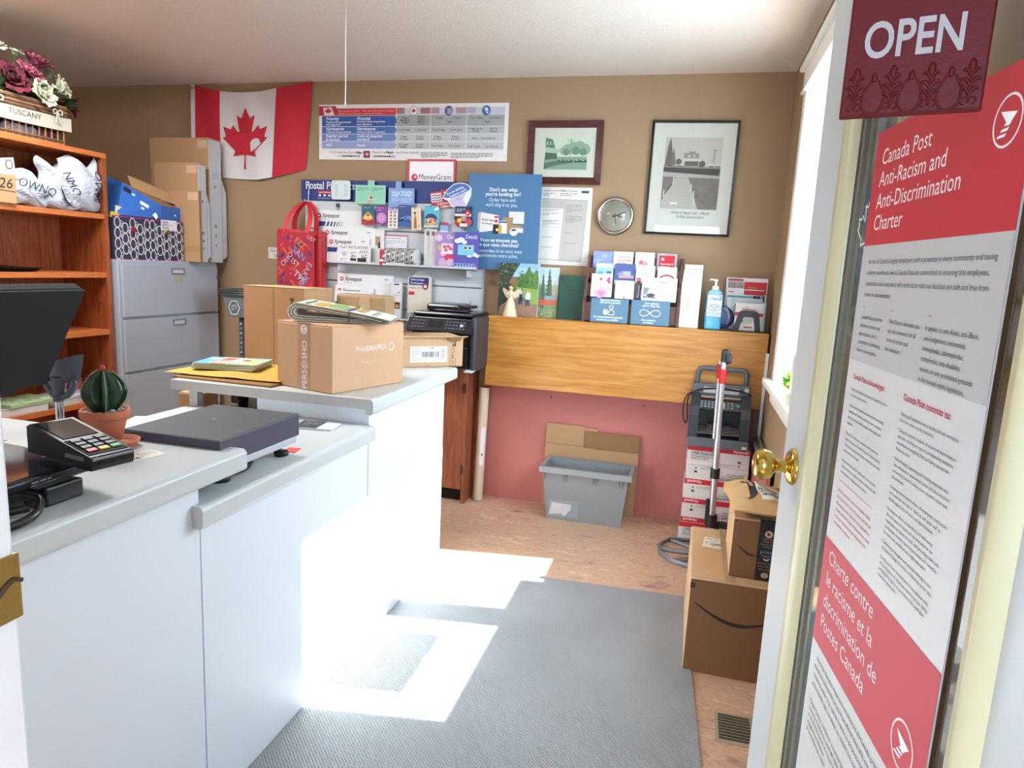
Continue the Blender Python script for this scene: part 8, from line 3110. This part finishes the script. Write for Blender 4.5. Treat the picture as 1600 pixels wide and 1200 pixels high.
for blk in left:
    p.text('-', 0.022, Zp(z), 0.007, INK)
    p.lines(blk, 0.027, Zp(z), 0.0057, 0.0083, INK)
    z -= 0.0083 * len(blk) + 0.0065
p.rect(0.026, Zp(1.114), 0.150, Zp(1.1147), 'C0606A')
p.lines(['All forms of racism and discrimination violate', 'the Canada Post Code of Conduct and the law.', 'All employees and customers are expected to', 'comply with this Charter. Violations may result', 'in serious consequences for employees, and', 'recourse for customers.'], 0.026, Zp(1.098), 0.0068, 0.0096, 'C0404C')
right = [['Ensuring all employees have a healthy and safe workplace', 'free from racism and discrimination.'],
         ['Taking all reported incidents of racism and discrimination', 'seriously, including any type of corresponding retaliation,', 'immediately investigating them and taking appropriate', 'follow-up action.'],
         ['Acknowledging, supporting and trusting employees who', 'have witnessed or experienced racism and discrimination,', 'and working toward breaking down systemic racism and', 'discrimination.'],
         ['Creating an environment where all employees, contractors', 'and customers feel safe to "stand up and speak out" in', 'allyship against acts of racism and discrimination.'],
         ['Focusing our efforts on identifying and addressing', 'the root causes of racism and discrimination in our', 'organization and places of work, and providing tools such', 'as education, incident reporting processes and remedies,', 'for when such prohibited acts might take place.'],
         ['Continuing to recognize and promote diversity in the', 'workplace through the results and diversity action plan.'],
         ['Carrying out these commitments in consultation with,', 'and participation of, employee resource groups (ERG)', 'and bargaining agents, in accordance with applicable', 'collective agreements.']]
z = 1.244
for blk in right:
    p.text('-', 0.189, Zp(z), 0.006, INK)
    p.lines(blk, 0.194, Zp(z), 0.0058, 0.0074, INK)
    z -= 0.0074 * len(blk) + 0.0045
p.lines(['Charte contre', 'le racisme et la', 'discrimination de', 'Postes Canada'], 0.026, Zp(0.989), 0.0295, 0.0330, 'F0E4E3')
post_logo(p, pw - 0.052, Zp(0.905), 0.0275, 'F0E4E3')
p.lines(['À titre d\'un des plus importants employeurs du Canada, présents dans', 'toutes les collectivités et ayant un effectif diversifié, nous sommes', 'résolus à veiller à ce que les membres du personnel, les entrepreneurs', 'et la clientèle qui travaillent ou visitent nos installations soient en'], 0.026, Zp(0.836), 0.0098, 0.0140, INK)
p.lines(['Postes Canada condamne', 'toutes les formes de racisme', 'et de discrimination et s\'est', 'engagée à les éliminer', 'de son milieu de travail.'], 0.026, Zp(0.765), 0.0092, 0.0112, INK)
p.lines(['La présente charte témoigne', 'de notre tolérance zéro', 'pour toutes les formes.'], 0.130, Zp(0.765), 0.0092, 0.0112, INK)
p.obj(r)

# white outline leaf decal on the glass, half hidden by the poster
r = thing('leaf_decal', 'white outlined maple leaf decal on the door glass at the poster edge', 'decal')
q = org + wyo @ Vector((-0.004, OUT * -0.0025, 0))
r.matrix_world = Matrix(((ux.x, 0, nz.x, q.x), (ux.y, 0, nz.y, q.y), (0, 1, nz.z, 1.470), (0, 0, 0, 1)))
p = Print()
lp = [(a / 3720 * 0.075, -c / 4030 * 0.082) for a, c in LEAF]
p.line(lp + lp[:1], 0.0022, 'E8E8E4')
p.obj(r, name='outline')

# embossed OPEN sign hanging in front of the poster
MAR = M('5C0E12', 0.5, n=0.06, s=80, b=0.15)
MAR.node_tree.nodes['Principled BSDF'].inputs['Specular IOR Level'].default_value = 0.22
r = thing('open_sign', 'dark red embossed tin OPEN sign hanging in front of the open door', 'sign')
oa, ob = Vector((0.12444, 0.76004, 1.54874)), Vector((0.23685, 0.72873, 1.54874))
ow, oh = 0.1753, 0.205                     # drawn at this size, the plate itself is about two thirds of it
OSC = (ob - oa).length / ow
ux2 = (ob - oa).normalized()
nz2 = ux2.cross(Vector((0, 0, 1)))
r.matrix_world = Matrix(((ux2.x, 0, nz2.x, oa.x), (ux2.y, 0, nz2.y, oa.y), (0, 1, nz2.z, oa.z), (0, 0, 0, 1))) @ Matrix.Scale(OSC, 4)
g = G()
g.box(0, 0, -0.006, ow, oh, 0, MAR, bev=0.003)
g.obj('plate', r)
g = G()
rnx = 0.0016
for cxx in (0.018, 0.064, 0.111, 0.158):
    # bud with leaf pairs
    def sp(a, b, rad, n=9):
        return [(cxx + a[0] + (b[0] - a[0]) * t + math.sin(PI * t) * rad, a[1] + (b[1] - a[1]) * t, 0.001) for t in [i / n for i in range(n + 1)]]
    g.tube([(cxx, 0.012, 0.001), (cxx, 0.052, 0.001)], rnx, MAR, 6)
    g.sphere((cxx, 0.060, 0.001), 0.0065, MAR, sx=0.75, sy=1.5, sz=0.5, n=10)
    for sg in (-1, 1):
        for zz, L in ((0.046, 0.010), (0.034, 0.0125), (0.022, 0.011)):
            g.tube([(cxx + sg * L * t, zz + 0.010 * math.sin(PI * 0.75 * t), 0.0012) for t in (0, .25, .5, .75, 1)], [0.0012, 0.0024, 0.0028, 0.0022, 0.0010], MAR, 6)
        g.tube([(cxx + sg * (0.004 + 0.005 * math.sin(t)), 0.014 + 0.005 * (1 - math.cos(t)) - 0.004, 0.001) for t in [i * 0.7 for i in range(8)]], 0.0012, MAR, 6)
for c in (0.041, 0.0875, 0.1345):
    g.tube([(c + 0.014 * math.cos(t), 0.022 + 0.017 * math.sin(t), 0.001) for t in [PI + i * PI / 14 for i in range(15)]] + [(c + 0.014, 0.034, 0.001), (c + 0.006, 0.050, 0.001)], rnx, MAR, 6)
    g.tube([(c - 0.014, 0.022, 0.001), (c - 0.013, 0.034, 0.001), (c - 0.004, 0.050, 0.001)], rnx, MAR, 6)
    g.sphere((c, 0.054, 0.001), 0.005, MAR, sx=0.8, sy=1.4, sz=0.5, n=10)
g.tube([(0.003, 0.004, 0.0005), (ow - 0.003, 0.004, 0.0005)], 0.0016, MAR, 6)
e = g.obj('relief', r)
e['kind'] = 'stuff'
p = Print(z=0.0006)
p.text('OPEN', ow / 2 - 0.004, 0.082, 0.068, 'A9A19F', 'c', True, fit=0.125)
p.obj(r, name='lettering')
for x in (0.02, ow - 0.02):
    G().tube([(x, oh - 0.004, 0.002), (x, oh + 0.02, 0.0), (ow * 0.5 + (x - ow * 0.5) * 0.3, (CEIL - oa.z) / OSC, 0.0)], 0.0012, M('8C8480', 0.4, met=0.8), 6).obj('hanging_wire', r)
